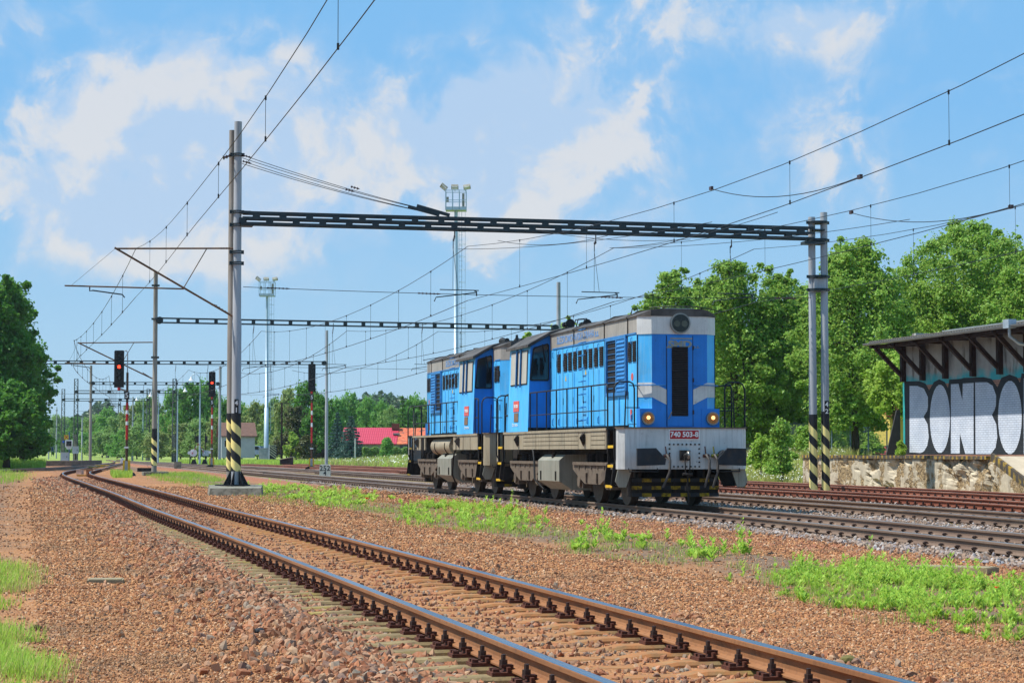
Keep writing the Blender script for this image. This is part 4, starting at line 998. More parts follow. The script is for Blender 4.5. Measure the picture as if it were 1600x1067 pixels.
def sagpts(a, b, sag, n=12):
    a = Vector(a); b = Vector(b); return [a.lerp(b, i/n)-Vector((0, 0, 4*sag*(i/n)*(1-i/n))) for i in range(n+1)]
GD = [70.5, 130.0, 194.0]          # depth of the three near gantries
def trk_at_depth(ctr, D):
    y = D
    for _ in range(8):
        x = catmull(ctr, y); y = (D-x*math.sin(YAW))/math.cos(YAW)
    return x, y
def hangers(T, ctr, D, zbeam, zmes, zcon, z_reg, side, armlen=1.5):
    x, y = trk_at_depth(ctr, D); top = Vector((x, y, zbeam)); m_ = Vector((x-.05, y, zmes))
    insulator(T, top-Vector((0, 0, .25)), m_+Vector((.0, 0, .25)), 5, .05, 'hanger_insulator'); wire(T, 'hanger_rod', [top, top-Vector((0,0,.25))], .02, beamm); wire(T, 'hanger_rod', [m_, m_+Vector((0,0,.25))], .015, beamm)
    # drop tube and steady arm
    a = MB(); s = side
    a.tube([(x-s*armlen*.45, y, z_reg), (x-s*armlen*.5, y, z_reg-.02), (x-s*armlen*.5, y, z_reg-.17)], .022, 6); a.tube([(x-s*armlen*.5, y, z_reg-.05), (x+s*armlen*.42, y, zcon+.16), (x+s*armlen*.46, y, zcon+.02)], .020, 6); a.tube([(x-s*armlen*.55, y, z_reg+.02), (x+s*.5, y, z_reg+.03)], .018, 6)
    a.build('steady_arm', beamm, T)
    wire(T, 'tie_wire', [m_, (x+.12, y, z_reg+.02)], .007); wire(T, 'tie_wire', [m_, (x-.06, y, z_reg+.02)], .007)
def cantilever(T, px, py, z_mes, z_con, xm, xc, r=.028, lower=None, thick=1.0):
    """tube bracket reaching out from a pole to hold the wires of the near track"""
    b = MB(); b.tube([(px-.15, py, z_mes+.07), (xm, py, z_mes-.02)], r, 8); b.build('top_tube', tubem, T)
    b = MB(); zb = z_con-.55; b.tube([(px-.15, py, zb), (xm-.05, py, z_mes+.01)], r*1.15, 8); b.build('bracket_tube', tubem, T)
    b = MB(); xx = px-.15+(xm-px+.15)*.42; b.tube([(xx+.75, py, z_mes+.06), (xx, py, zb+(z_mes-zb)*.42)], r*.6, 6); b.build('stay_tube', tubem, T)
    xe = lower if lower is not None else xc-1.7
    b = MB(); b.tube([(xx, py, z_con+.32), (xe, py, z_con+.36)], r*.85, 8); b.build('registration_tube', tubem, T)
    b = MB(); b.tube([(xc-1.0, py, z_con+.36), (xc-1.0, py, z_con+.20), (xc-.9, py, z_con+.22), (xc+.05, py, z_con+.10), (xc+.12, py, z_con)], .022, 6); b.build('steady_arm', beamm, T)
    insulator(T, (px-.15, py, zb), (px-.75, py, zb+.33*(z_mes-zb)/1.9), 6, .045); insulator(T, (px-.15, py, z_mes+.07), (px-.6, py, z_mes+.06), 5, .04)
    wire(T, 'stay_wire', [(xe+.2, py, z_con+.36), (xm, py, z_mes)], .006)

# gantry 1 ------------------------------------------------------------
G1 = thing('catenary_gantry', 'nearest overhead line gantry with thick dark beam and two striped pole pairs', 'gantry', (6.7, 69.8, 0), 0, 'overhead line gantries')
def rel(T): return Vector(T.location)
def mk(T): return T
G1.location = (0, 0, 0)
Lx, Ly = 6.72, 69.8; Rx, Ry = 26.45, 67.6
pole_pipe(G1, Lx, Ly, .1, 12.0, .155, .125, polem, (.55, 2.45), '41')
pole_pipe(G1, Lx-.15, Ly+.30, .1, 11.75, .13, .115, polew, (.55, 2.45))
pole_pipe(G1, Rx, Ry, -.2, 9.54, .135, .12, polem, (-.2, 2.55), '42')
pole_pipe(G1, Rx-.40, Ry+.10, -.2, 9.38, .135, .12, polem, (-.2, 2.45))
b = MB()
for a_ in range(6): 
    t = a_*math.pi/3; b.add([(Lx+.15*math.cos(t), Ly+.15*math.sin(t), .1), (Lx+.42*math.cos(t), Ly+.42*math.sin(t), .1), (Lx+.15*math.cos(t), Ly+.15*math.sin(t), .62), (Lx+.15*math.cos(t)-.02*math.sin(t), Ly+.15*math.sin(t)+.02*math.cos(t), .1), (Lx+.42*math.cos(t)-.02*math.sin(t), Ly+.42*math.sin(t)+.02*math.cos(t), .1), (Lx+.15*math.cos(t)-.02*math.sin(t), Ly+.15*math.sin(t)+.02*math.cos(t), .62)], [(0,1,2), (3,5,4), (0,3,4,1), (1,4,5,2)])
b.cyl((Lx, Ly, .085), .48, .03, 'z', 16); b.cyl((Lx-.3, Ly+.35, .085), .36, .03, 'z', 16); b.build('pole_foot', blackm, G1)
zb1 = 8.65
vbeam(G1, (Lx+.16, Ly-.02, zb1+.02), (Rx-.4, Ry, zb1-.27), .44, .42, .86, .085, thick=.07, mid=True)
b = MB(); b.box(Lx+.10, Lx+.5, Ly-.25, Ly+.22, zb1-.03, zb1+.06); b.box(Lx+.10, Lx+.42, Ly-.25, Ly+.22, zb1+.40, zb1+.47); b.box(Rx-.75, Rx-.05, Ry-.23, Ry+.25, zb1-.42, zb1-.32); b.box(Rx-.5, Rx-.05, Ry-.23, Ry+.25, zb1+.04, zb1+.10); b.build('beam_bracket', beamm, G1)
for z in (10.95, 9.05, 8.62, 7.72, 7.35): clamp(G1, Lx-.02, Ly+.02, z, .16)
for z in (8.95, 8.35, 7.1, 6.65): clamp(G1, Rx-.2, Ry+.05, z, .33, .05)
b = MB(); b.box(Rx-.42, Rx+.02, Ry-.16, Ry-.06, 6.72, 7.06); b.build('pole_spreader', polem, G1)
# tie wires with turnbuckles
for k, (dz, dx) in enumerate(((0, 0), (-.08, 0), (-.20, -.35), (-.27, -.35))):
    a_ = Vector((Lx+.14, Ly-.1+.1*(k % 2), 10.98+dz)); e_ = Vector((13.7+dx, 68.95, zb1+.42)); wire(G1, 'tie_wire', sagpts(a_, e_, .10), .010)
    if k % 2 == 0:
        m_ = a_.lerp(e_, .52); insulator(G1, m_, m_+(e_-a_).normalized()*.3, 3, .06); insulator(G1, a_, a_+(e_-a_).normalized()*.3, 3, .05)
        p_ = a_.lerp(e_, .84); b = MB(); b.beam(p_, e_, .13, .10); b.build('tie_bracket', beamm, G1)
for k in range(2): insulator(G1, (Lx-.5, Ly-.05+.1*k, 10.85+.06*k), (Lx-.1, Ly+.05, 11.02), 4, .06)
ZM, ZC, ZR = 7.95, 6.16, 6.55
for c_ in (CA, CB, CC): hangers(G1, c_, 70.3 if c_ is CA else 71.3 if c_ is CB else 72, zb1-(.02 if c_ is CA else .12 if c_ is CB else .22), ZM, ZC, ZR, -1)
wire(G1, 'registration_wire', sagpts((Lx+.2, Ly, 6.62), (Rx-.4, Ry, 6.42), .12), .010)
for f in (.04, .30, .62, .93):
    p = Vector((Lx+.2, Ly, 6.62)).lerp(Vector((Rx-.4, Ry, 6.42)), f)-Vector((0, 0, .48*f*(1-f))); insulator(G1, p, p+Vector((.75, -.09, -.02)), 6, .04)
cantilever(G1, Lx, Ly, 7.82, 6.20, 2.78, 2.95, .030, 1.15)
b = MB(); n_ = 4
for sx in (0,):
    b.add([(Lx-1.05, Ly-2.0, -.3), (Lx+.62, Ly-2.4, -.3), (Lx+1.0, Ly+.7, -.3), (Lx-.85, Ly+1.0, -.3), (Lx-1.0, Ly-1.95, .03), (Lx+.58, Ly-2.32, .03), (Lx+.95, Ly+.66, .09), (Lx-.8, Ly+.95, .09)], [(0,3,2,1), (4,5,6,7), (0,1,5,4), (1,2,6,5), (2,3,7,6), (3,0,4,7)])
tag(b.build('concrete_foundation', concm), 'weathered concrete slab under the nearest left gantry poles', 'foundation')
# gantries 2 to 4 -----------------------------------------------------
def gantry(label, pl, pr, beamz, stripes, htop, D, arms=True, lat=False, cen=((CA, 0), (CB, 0), (CC, 0)), r=.16, left=True):
    T = thing('catenary_gantry', label, 'gantry', (0, 0, 0), 0, 'overhead line gantries')
    if left: pole_pipe(T, pl[0], pl[1], -.1, htop, r, r*.8, polew, stripes)
    pole_pipe(T, pr[0], pr[1], -.1, htop, r, r*.8, polem)
    vbeam(T, (pl[0]+.2, pl[1], beamz), (pr[0]-.2, pr[1], beamz), .34, .4, 1.15, .07, thick=.06)
    for q in ((pl[0]+.25, pl[1]), (pr[0]-.25, pr[1])):
        b = MB(); b.cyl((q[0], q[1]-.2, beamz+.17), .22, .4, 'y', 12); b.build('beam_joint', beamm, T)
    for z in (11.3, beamz+.2, 6.9): clamp(T, pl[0], pl[1], z, r) if left else None
    for c_, _ in cen: hangers(T, c_, D, beamz, beamz-.9, 6.1, 6.5, -1)
    wire(T, 'registration_wire', sagpts((pl[0]+.2, pl[1], 6.55), (pr[0]-.2, pr[1], 6.5), .1), .011)
    return T
p2 = atx(241, 129, 0); q2 = atx(873, 137, 0)
G2 = gantry('second gantry with a striped left pole on a small concrete block and thin cross beam', (p2.x, p2.y), (q2.x, q2.y), 9.05, (.35, 2.6), 12.3, 129)
cantilever(G2, p2.x, p2.y, 7.8, 6.20, p2.x-4.6, p2.x-4.0, .035, p2.x-5.4)
b = MB(); b.box(p2.x-.7, p2.x+.8, p2.y-1.2, p2.y+.8, -.3, -.02); tag(b.build('concrete_foundation', concm), 'small concrete block under the striped pole beside the signal mast', 'foundation')
p3 = atx(20, 193, 0); q3 = atx(510, 195, 0)
G3 = gantry('third gantry whose plain right pole rises behind the pale kilometre stone', (p3.x, p3.y), (q3.x, q3.y), 9.2, None, 12.5, 194, r=.15)
p4 = atx(141, 243, 0); q4 = atx(343, 245, 0)
G4 = gantry('fourth gantry between two plain poles near the curve, its beam behind the red signal', (p4.x, p4.y), (q4.x, q4.y), 8.9, None, 11.2, 244, r=.17, cen=((CN, 0), (CA, 0)))
# lattice gantries further back ----------------------------------------
latm = mat('lattice_grey', hexl('#4f5656'), .6, .2, .2, 3)
def lattice_mast(T, x, y, z0, h, w=.55, n=14, conc_h=2.6):
    b = MB()
    for sx in (-1, 1):
        for sy in (-1, 1): b.beam((x+sx*w/2, y+sy*w/2, z0), (x+sx*w*.4, y+sy*w*.4, z0+h), .09, .09)
    o = b.build('lattice_mast', latm, T); b = MB()
    for i in range(n):
        za, zb = z0+conc_h+(h-conc_h)*i/n, z0+conc_h+(h-conc_h)*(i+1)/n; s_ = 1 if i % 2 else -1
        for sy in (-1, 1): b.beam((x-s_*w*.45, y+sy*w*.45, za), (x+s_*w*.45, y+sy*w*.45, zb), .05, .05); b.beam((x-w*.45, y+sy*w*.45, zb), (x+w*.45, y+sy*w*.45, zb), .04, .04)
    b.build('lattice_brace', latm, o)
    b = MB(); b.cyl((x, y, z0), .27, conc_h*1.5, 'z', 12); b.build('weight_stack', concm, o)
def lat_gantry(label, xl, xr, D, ybeam, ytop, conc_h=2.5, beam=True, third=None):
    T = thing('lattice_gantry', label, 'gantry', (0, 0, 0), 0, 'lattice gantries in the distance')
    a_, b_ = atx(xl, D), atx(xr, D); h = (706-ytop)*D/3300+1.18+.2; zb = (706-ybeam)*D/3300+1.18
    lattice_mast(T, a_.x, a_.y, -.2, h, conc_h=conc_h); lattice_mast(T, b_.x, b_.y, -.2, h, conc_h=conc_h)
    if third: c_ = atx(third, D); lattice_mast(T, c_.x, c_.y, -.2, h, conc_h=conc_h)
    vbeam(T, (a_.x, a_.y, zb), (b_.x, b_.y, zb), .45, .5, 2.0, .10, thick=.09)
    wire(T, 'registration_wire', [(a_.x, a_.y, zb-2.4), (b_.x, b_.y, zb-2.4)], .018)
    return T
lat_gantry('lattice gantry with tallest open masts, left mast above the crossing equipment', 118, 272, 286, 615, 592)
lat_gantry('lattice gantry behind, its left mast beside the striped warning light', 98, 231, 336, 627, 608)
lat_gantry('farthest lattice gantry with thin masts in front of the hillside bushes', 168, 186, 420, 634, 628)
# single poles
def single_pole(label, x, D, ytop, arm=None, r=.13, m=None, z0=-.2):
    T = thing('line_pole', label, 'pole', (0, 0, 0), 0, 'single overhead line poles'); p = atx(x, D); h = (706-ytop)*D/3300+1.18-z0
    pole_pipe(T, p.x, p.y, z0, h, r, r*.75, m or polem)
    for z in (h*.93, h*.62): clamp(T, p.x, p.y, z0+z, r)
    if arm: b = MB(); b.tube([(p.x, p.y, z0+h*.80), (p.x+arm, p.y, z0+h*.82)], .04, 6); b.tube([(p.x, p.y, z0+h*.62), (p.x+arm, p.y, z0+h*.82)], .04, 6); b.build('bracket_tube', tubem, T)
    return T
single_pole('plain pole left of the crossing light at the forest edge', 88, 400, 636)
single_pole('plain pole just left of the tall lattice mast', 76, 380, 655)
single_pole('thin pole behind the red and white signal mast', 207, 330, 620, -2, .15)
single_pole('short pole with a cross arm right of the crossing light', 128, 360, 646, 2, .15)
T = thing('line_pole', 'single pole just left of the view that throws a thin shadow across the left gravel', 'pole', (0, 0, 0), 0, 'single overhead line poles'); pole_pipe(T, -4.9, 88.6, -.3, 12.2, .15, .12, polem); clamp(T, -4.9, 88.6, 9, .15)
# ---- wires of each track
def catenary(label, ctr, sup, zm, zc, xoff=.0, y_end=None, joints=True):
    """sup: list of (Y, messenger z, contact z); spans between supports with droppers"""
    T = thing('overhead_line', label, 'overhead wires', (0, 0, 0), 0, 'overhead lines above the tracks')
    for i in range(len(sup)-1):
        (ya, ma, ca), (yb, mb_, cb) = sup[i], sup[i+1]; n = 16; mp, cp = [], []
        zz = .25*(1 if i % 2 else -1)
        for k in range(n+1):
            t = k/n; y = ya+(yb-ya)*t; x = catmull(ctr, y)+zz*(1-2*t)
            s_ = 4*t*(1-t); L_ = abs(yb-ya)
            mp.append(Vector((x*1.0, y, ma+(mb_-ma)*t-zm*s_*(L_/60)**2))); cp.append(Vector((x, y, ca+(cb-ca)*t-zc*s_)))
        thin = .0075 if yb < 80 else .011 if yb < 140 else .016
        wire(T, 'messenger_wire', mp, thin*1.05); wire(T, 'contact_wire', cp, thin*1.1)
        nd_ = 9
        for k in range(1, nd_):
            f = k/nd_*n; j = int(f); u = f-j; pm = mp[j].lerp(mp[min(j+1, n)], u); pc = cp[j].lerp(cp[min(j+1, n)], u)
            if pm.z-pc.z < .05: continue
            b = MB(); b.tube([pm, pc], thin*.55, 4, False); b.tube([pm-Vector((0,0,.05)), pm+Vector((0,0,.02))], thin*2.2, 5); b.tube([pc-Vector((0,0,.02)), pc+Vector((0,0,.06))], thin*2.2, 5); b.build('dropper', wirem, T)
    return T
catenary('overhead wires of the near curving track, crossing the top left of the sky', CN, [(2, 7.9, 6.1), (69.8, 7.82, 6.22), (127.6, 7.8, 6.2), (190, 7.9, 6.1), (240, 7.9, 6.1)], 1.0, .22)
supm = [(-2, 8.0, 6.05), (68, 7.95, 6.16), (123, 8.2, 6.1), (184, 8.25, 6.1), (236, 8.2, 6.1)]
catenary('overhead wires directly above the two locomotives', CA, supm, 1.05, .33)
catenary('overhead wires of the second track behind the locomotives', CB, [(-2, 8.0, 6.05), (67.5, 7.95, 6.16), (121.5, 8.2, 6.1), (184, 8.25, 6.1)], 1.05, .33)
catenary('overhead wires nearest the platform, passing before the tree crowns', CC, [(2, 8.0, 6.05), (66.8, 7.95, 6.16), (121, 8.2, 6.1), (183, 8.25, 6.1)], 1.05, .33)
# cross-over wires between neighbouring lines
T = thing('crossover_wires', 'slack bridging wires linking neighbouring overhead lines near the main gantry', 'overhead wires', (0, 0, 0))
for a_, c_ in (((13.9, 68.5, 7.9), (16.6, 50, 6.9)), ((18.7, 67, 7.9), (17.6, 48, 6.95)), ((18.7, 67, 7.9), (21.9, 50, 7.1)), ((13.8, 62, 7.55), (13.9, 50, 6.5)), ((16.5, 69, 8.7), (18.6, 58, 7.3))):
    wire(T, 'bridge_wire', sagpts(a_, c_, .18), .008)
for ctr, y in ((CA, 37.5), (CB, 41)):
    x = catmull(ctr, y); wire(T, 'jumper_wire', sagpts((x, y+4, 6.62), (x, y-4, 5.85), .25), .008)
    for dy, z in ((4, 6.63), (-4, 5.85)):
        b = MB(); b.obox((x, y+dy, z), (.05, .14, .07)); b.build('jumper_clamp', insm, T)

# ------------------------------------------------------------------ signals
redl = mat('red_signal_light', (1, .02, .01), .3, 0, .02, 3, emit=((1, .03, .01), 5.0))
mastr = mat('signal_red', hexl('#b01f26'), .5, 0, .1, 4); mastbr = mat('signal_mast_brown', hexl('#4c3324'), .75, .1, .3, 6, dirt=(hexl('#8a8478'), .3, 5))
hood_m = mat('signal_black', hexl('#101112'), .55, 0, .3, 4)
def signal(label, x, D, ztop, lit, offset, number=True, guard=True, z0=-.15, ymast=None):
    p = atx(x, D); T = thing('railway_signal', label, 'signal', (p.x, p.y, 0), -YAW, 'light signals beside the tracks')
    zb = ztop-2.2; sw = .29; b = MB()
    segs = [(z0, zb-.35, 1.0)]
    r = .075
    zr0, zr1 = 1.9, zb-.9
    b = MB(); b.cyl((0, 0, z0), r, zr0-z0, 'z', 12); b.cyl((0, 0, zr1), r*.95, zb+.9-zr1, 'z', 12); b.build('mast', mastbr, T)
    n = 5; hh = [(0, .40, 1), (.40, .50, 0), (.50, .70, 1), (.70, .80, 0), (.80, 1.0, 1)]
    for a_, c_, red in hh:
        q = MB(); q.cyl((0, 0, zr0+(zr1-zr0)*a_), r*1.02, (zr1-zr0)*(c_-a_), 'z', 12); q.build('red_band' if red else 'white_band', mastr if red else signw, T)
    q = MB(); q.box(-.20, -.09, -.12, .12, z0+.15, z0+.85); q.box(.09, .20, -.12, .12, z0+.15, z0+.85); q.build('yellow_base_strip', yellowm, T)
    q = MB(); q.box(-.09, .09, -.11, .11, z0+.15, z0+.8); q.build('base_box', polem, T)
    q = MB(); q.prism([(-.55, z0-.2), (.55, z0-.2), (.4, z0+.10), (.1, z0+.22), (-.25, z0+.2), (-.45, z0+.05)], -.4, .4, 'y'); q.build('base_plinth', dark, T)
    # head
    q = MB(); w_ = sw; ox = offset
    q.prism([(ox-w_, zb), (ox+w_, zb), (ox+w_, ztop-.05), (ox+w_-.05, ztop), (ox-w_+.05, ztop), (ox-w_, ztop-.05)], -.16, -.10, 'y'); q.box(ox-w_*.8, ox+w_*.8, -.10, .14, zb+.03, ztop-.04)
    hd = q.build('signal_head', hood_m, T)
    for k in range(5):
        z = ztop-.28-k*.345
        l_ = MB(); l_.cyl((ox, -.172, z), .095, .012, 'y', 18); l_.build('lamp', redl if k == lit else lensm, hd)
        v_ = MB(); pts = [(ox+.125*math.cos(R(t)), z+.125*math.sin(R(t))) for t in range(0, 181, 20)]; pin = [(ox+.108*math.cos(R(t)), z+.108*math.sin(R(t))) for t in range(180, -1, -20)]
        v_.prism(pts+pin, -.34, -.16, 'y'); v_.build('lamp_visor', hood_m, hd)
    q = MB(); q.cyl((ox, -.13, zb-.16), .09, .16, 'z', 10); q.build('head_bracket', mastr, T)
    if offset:
        q = MB(); q.tube([(ox+w_, 0, ztop-.02), (ox+w_+.12, 0, ztop-.01), (0, 0, ztop-.18), (0, 0, zb+.6)], .035, 8); q.tube([(ox, 0, zb-.05), (0, 0, zb-.2)], .05, 6); q.build('head_arm', polem, T)
    q = MB(); q.box(-.15, .15, -.13, -.11, zb-.70, zb-.25); pl = q.build('number_board', signk, T)
    text_mesh('board_numeral', '5', .42, signw, pl, (0, -.14, zb-.47), (1, 0, 0), (0, 0, 1), .004, bold=.008)
    q = MB(); q.box(-.13, .13, -.132, -.112, 1.4, 1.5); q.build('small_tag', signw, T)
    return T
signal('tall signal showing red beside the near track, black head hung left of its mast', 198, 125, 7.18, 2, -.47)
signal('signal showing red left of the white cottage, black head on top of the mast', 331, 184, 8.15, 2, 0)
signal('dark unlit signal between the cottage and the red roof', 487, 168, 8.18, -1, 0)
p = atx(505, 160); G5 = None
# kilometre stone
kp = Vector((16.15, 116.6, 0)); T = thing('kilometre_stone', 'pale kilometre stone painted 252 over 4 between the main tracks', 'kilometre stone', kp, -YAW)
b = MB(); b.prism([(-.30, -.25), (.30, -.25), (.30, .42), (.22, .50), (-.22, .50), (-.30, .42)], -.12, .12, 'y'); b.build('stone', mat('km_stone', hexl('#dcd7c2'), .85, 0, .08, 5, dirt=(hexl('#8d897a'), .25, 6), bump=(.3, 20)), T)
text_mesh('numerals', '252', .40, signk, T, (0, -.125, .27), (1, 0, 0), (0, 0, 1), .004, bold=.004); text_mesh('numerals', '4', .36, signk, T, (0, -.125, -.0), (1, 0, 0), (0, 0, 1), .004, bold=.004)
p = atx(278, 175); T = thing('kilometre_stone', 'small plain grey marker stone right of the second gantry pole', 'kilometre stone', (p.x, p.y, 0), -YAW); b = MB(); b.box(-.28, .28, -.1, .1, -.3, .38); b.build('stone', concm, T)
# ------------------------------------------------------------------ platform, warehouse
plast = NT('crumbling_platform_plaster'); n1 = plast.noise(1.1, plast.P, 8, .6); n2 = plast.noise(7, plast.P, 8, .65)
hole = plast.rng(plast.math('ADD', n1, plast.math('MULTIPLY', plast.noise(3, plast.P, 5), .35)), .66, .72)
c = plast.mix(plast.rng(n2, .3, .7), hexl('#a89c86'), hexl('#c9bda4')); c = plast.mix(plast.rng(plast.noise(2, plast.P, 6, stretch=(2, 2, .3)), .5, .7, 0, .5), c, hexl('#857c6d'))
hc = plast.mix(plast.rng(plast.noise(11, plast.P, 6), .35, .65), hexl('#6f5f49'), hexl('#b39a72')); c = plast.mix(hole, c, hc)
plast.set(c, .95, 0, .2); plast.bump(plast.math('ADD', plast.math('MULTIPLY', hole, -.8), plast.math('MULTIPLY', plast.math('MULTIPLY', plast.noise(9, plast.P, 6), hole), 1.2)), 1.0, .10); plast = plast.m
coping = mat('platform_coping', hexl('#6b6152'), .85, 0, .25, 3, dirt=(hexl('#3f382f'), .5, 4), bump=(.4, 20))
copy_ = NT('coping_yellow_dashes'); wv2 = copy_.n('ShaderNodeTexWave'); wv2.bands_direction = 'Y'; wv2.inputs['Scale'].default_value = .9; wv2.inputs['Distortion'].default_value = 1.5; copy_.l(copy_.P, wv2.inputs[0])
c = copy_.mix(copy_.math('MULTIPLY', copy_.rng(wv2.outputs[1], .4, .6), copy_.rng(copy_.noise(5, copy_.P, 5), .4, .6)), hexl('#4a4238'), hexl('#a98a2e')); copy_.set(c, .85); copy_ = copy_.m
PX = 30.0; PYN, PYF = 46.0, 79.2
WX = 31.9     # warehouse wall plane
T = thing('loading_platform', 'old loading platform with crumbling plaster retaining wall and yellow dashed edge', 'platform', (0, 0, 0))
# uneven face: displaced grid with a real thickness behind it
ny_, nz_ = 150, 18; V_ = []
for i in range(ny_+1):
    for k in range(nz_+1):
        y = PYN+(PYF-PYN)*i/ny_; z = -.35+(1.30)*k/nz_; z = min(z, min(.95, .95-.35*(62.6-y)) if y < 62.6 else .95)
        h = mnoise.fractal(Vector((y*1.1, z*1.3, 3.3)), .9, 2.1, 5); hol = max(0, min(1, (h-.02)*3.2)); fine = mnoise.noise(Vector((y*6, z*6, 1)))
        keep_ = .25 if (66 < y < 68.5 or 76.5 < y) else 1.0
        V_.append((PX+.02+hol*.16*keep_+fine*.05*hol, y, z))
F_ = [(i*(nz_+1)+k, (i+1)*(nz_+1)+k, (i+1)*(nz_+1)+k+1, i*(nz_+1)+k+1) for i in range(ny_) for k in range(nz_)]
b = MB(); b.add(V_, F_); b.build('retaining_wall', plast, T)
b = MB(); b.box(PX+.2, 33.5, 62.6, PYF, -.4, .93); b.box(PX+.02, PX+.2, PYF-.01, PYF, -.3, .93); b.build('platform_body', coping, T)
y = 62.6; rr = random.Random(4)
while y < PYF:
    l_ = min(2.0+rr.random()*.5, PYF-y); b = MB(); dz = (rr.random()-.5)*.02
    b.box(PX-.05+rr.random()*.02, PX+.45, y+.01, y+l_-.01, .95+dz, 1.06+dz); b.build('coping_stone', copy_, T); y += l_
b = MB(); b.box(PX+.45, 33.5, 62.6, PYF, .93, 1.045); b.build('platform_surface', mat('platform_top', hexl('#8d8574'), .9, 0, .2, 2, bump=(.3, 20)), T)
# ramp at the near end
T2 = thing('concrete_ramp', 'sloping concrete ramp edge with faded yellow marks at the right edge', 'ramp', (0, 0, 0))
y0, y1 = 62.6, 58.9
b = MB(); b.beam((PX+.15, y0, 1.0), (PX+.15, y1, -.25), .30, .10, (1, 0, 0)); o_ = b.build('ramp_kerb', copy_, T2)
b = MB(); b.add([(PX+.3, y0, 1.04), (PX+.3, y1, -.24), (PX+4, y1, -.24), (PX+4, y0, 1.04), (PX+.3, y0, -.4), (PX+.3, y1, -.4), (PX+4, y1, -.4), (PX+4, y0, -.4)], [(0,1,2,3), (4,7,6,5), (0,4,5,1), (1,5,6,2), (2,6,7,3), (3,7,4,0)]); b.build('ramp_surface', mat('ramp_top', hexl('#b9ae9a'), .9, 0, .15, 2, bump=(.3, 20)), T2)
# warehouse
brick = NT('painted_brick')
def brick_nodes(s):
    mp = s.n('ShaderNodeMapping'); sp_ = s.n('ShaderNodeSeparateXYZ'); s.l(s.P, sp_.inputs[0]); cb_ = s.n('ShaderNodeCombineXYZ'); s.l(sp_.outputs[1], cb_.inputs[0]); s.l(sp_.outputs[2], cb_.inputs[1])
    br = s.n('ShaderNodeTexBrick'); br.inputs['Scale'].default_value = 1.0; br.inputs['Brick Width'].default_value = .26; br.inputs['Row Height'].default_value = .077; br.inputs['Mortar Size'].default_value = .011; br.inputs['Mortar Smooth'].default_value = .3
    br.inputs['Color1'].default_value = (.9, .9, .9, 1); br.inputs['Color2'].default_value = (1, 1, 1, 1); br.inputs['Mortar'].default_value = (.48, .46, .50, 1); s.l(cb_.outputs[0], br.inputs[0]); return br
def brick_paint(name, col, col2, mort=1.0):
    s = NT(name); br = brick_nodes(s); c = s.mix(s.rng(s.noise(1.2, s.P, 7), .3, .7), col, col2)
    c = s.mix(s.rng(s.noise(6, s.P, 6, stretch=(1, 1, .4)), .62, .72, 0, .35), c, tuple(x*.6 for x in col)); c = s.mix(mort, c, br.outputs[0], 'MULTIPLY')
    s.set(c, .7, 0, .3); iv = s.math('SUBTRACT', 1.0, br.outputs['Fac']); s.bump(iv, .8, .012); return s.m
silver = brick_paint('silver_graffiti_paint', hexl('#bcc5d2'), hexl('#d9dee6'), .8); blackp = brick_paint('black_graffiti_paint', hexl('#1d2023'), hexl('#2a2d31'), .4)
oldb = brick_paint('old_brick', hexl('#9c6a54'), hexl('#b58a73'), 1.0)
gwall = NT('warehouse_render'); sp_ = gwall.n('ShaderNodeSeparateXYZ'); gwall.l(gwall.P, sp_.inputs[0])
c = gwall.mix(gwall.rng(gwall.noise(1.4, gwall.P, 8, .65), .3, .7), hexl('#8f8d88'), hexl('#b3b1aa')); c = gwall.mix(gwall.rng(gwall.noise(1.2, gwall.P, 6, stretch=(1, 1.5, .5)), .55, .62, 0, .7), c, hexl('#565049'))
zz = gwall.math('ADD', sp_.outputs[2], gwall.math('MULTIPLY', gwall.math('SUBTRACT', gwall.noise(1.6, gwall.P, 6), .5), 1.1))
c = gwall.mix(gwall.rng(zz, 3.72, 4.05, .9, 0), c, hexl('#2fa3a8')); gwall.set(c, .85, 0, .2); gwall.bump(gwall.noise(25, gwall.P, 5), .2, .01); gwall = gwall.m
wood = mat('dark_brown_timber', hexl('#35211b'), .8, 0, .3, 3, dirt=(hexl('#1c1310'), .4, 4), stretch=(3, 3, .4))
W = thing('goods_warehouse', 'old goods warehouse with BONBO graffiti under a bracketed timber eave', 'warehouse', (0, 0, 0))
YL, YN = 73.55, 55.0; Z0 = 1.045
b = MB(); b.box(WX, WX+.35, YN, YL, Z0, 3.62); b.build('brick_wall', oldb, W)
b = MB(); b.box(WX, WX+.35, YN, YL, 3.62, 5.25); b.build('rendered_upper_wall', gwall, W)
b = MB(); b.box(WX+.35, WX+9, YL-.35, YL, Z0, 5.6); b.build('end_wall', gwall, W)
b = MB(); b.box(WX-.012, WX+.2, YL-.10, YL+.06, Z0, 3.75); b.build('corner_trim', mat('teal_paint', hexl('#2c9a97'), .6), W)
for y in (73.42, 71.66, 69.69, 67.45, 65.39, 63.4, 61.4, 59.4):
    b = MB(); b.box(WX-.17, WX-.002, y-.10, y+.10, 3.78, 5.2); po = b.build('timber_post', wood, W)
    b = MB(); b.beam((WX-.15, y, 4.02), (WX-1.15, y, 5.02), .14, .15, (0, 1, 0)); b.build('timber_brace', wood, W)
    b = MB(); b.box(WX-1.38, WX-.002, y-.09, y+.09, 5.02, 5.17); b.build('rafter_end', wood, W)
b = MB(); b.box(WX-1.18, WX-1.02, YN, YL+.05, 5.00, 5.14); b.build('eave_purlin', wood, W)
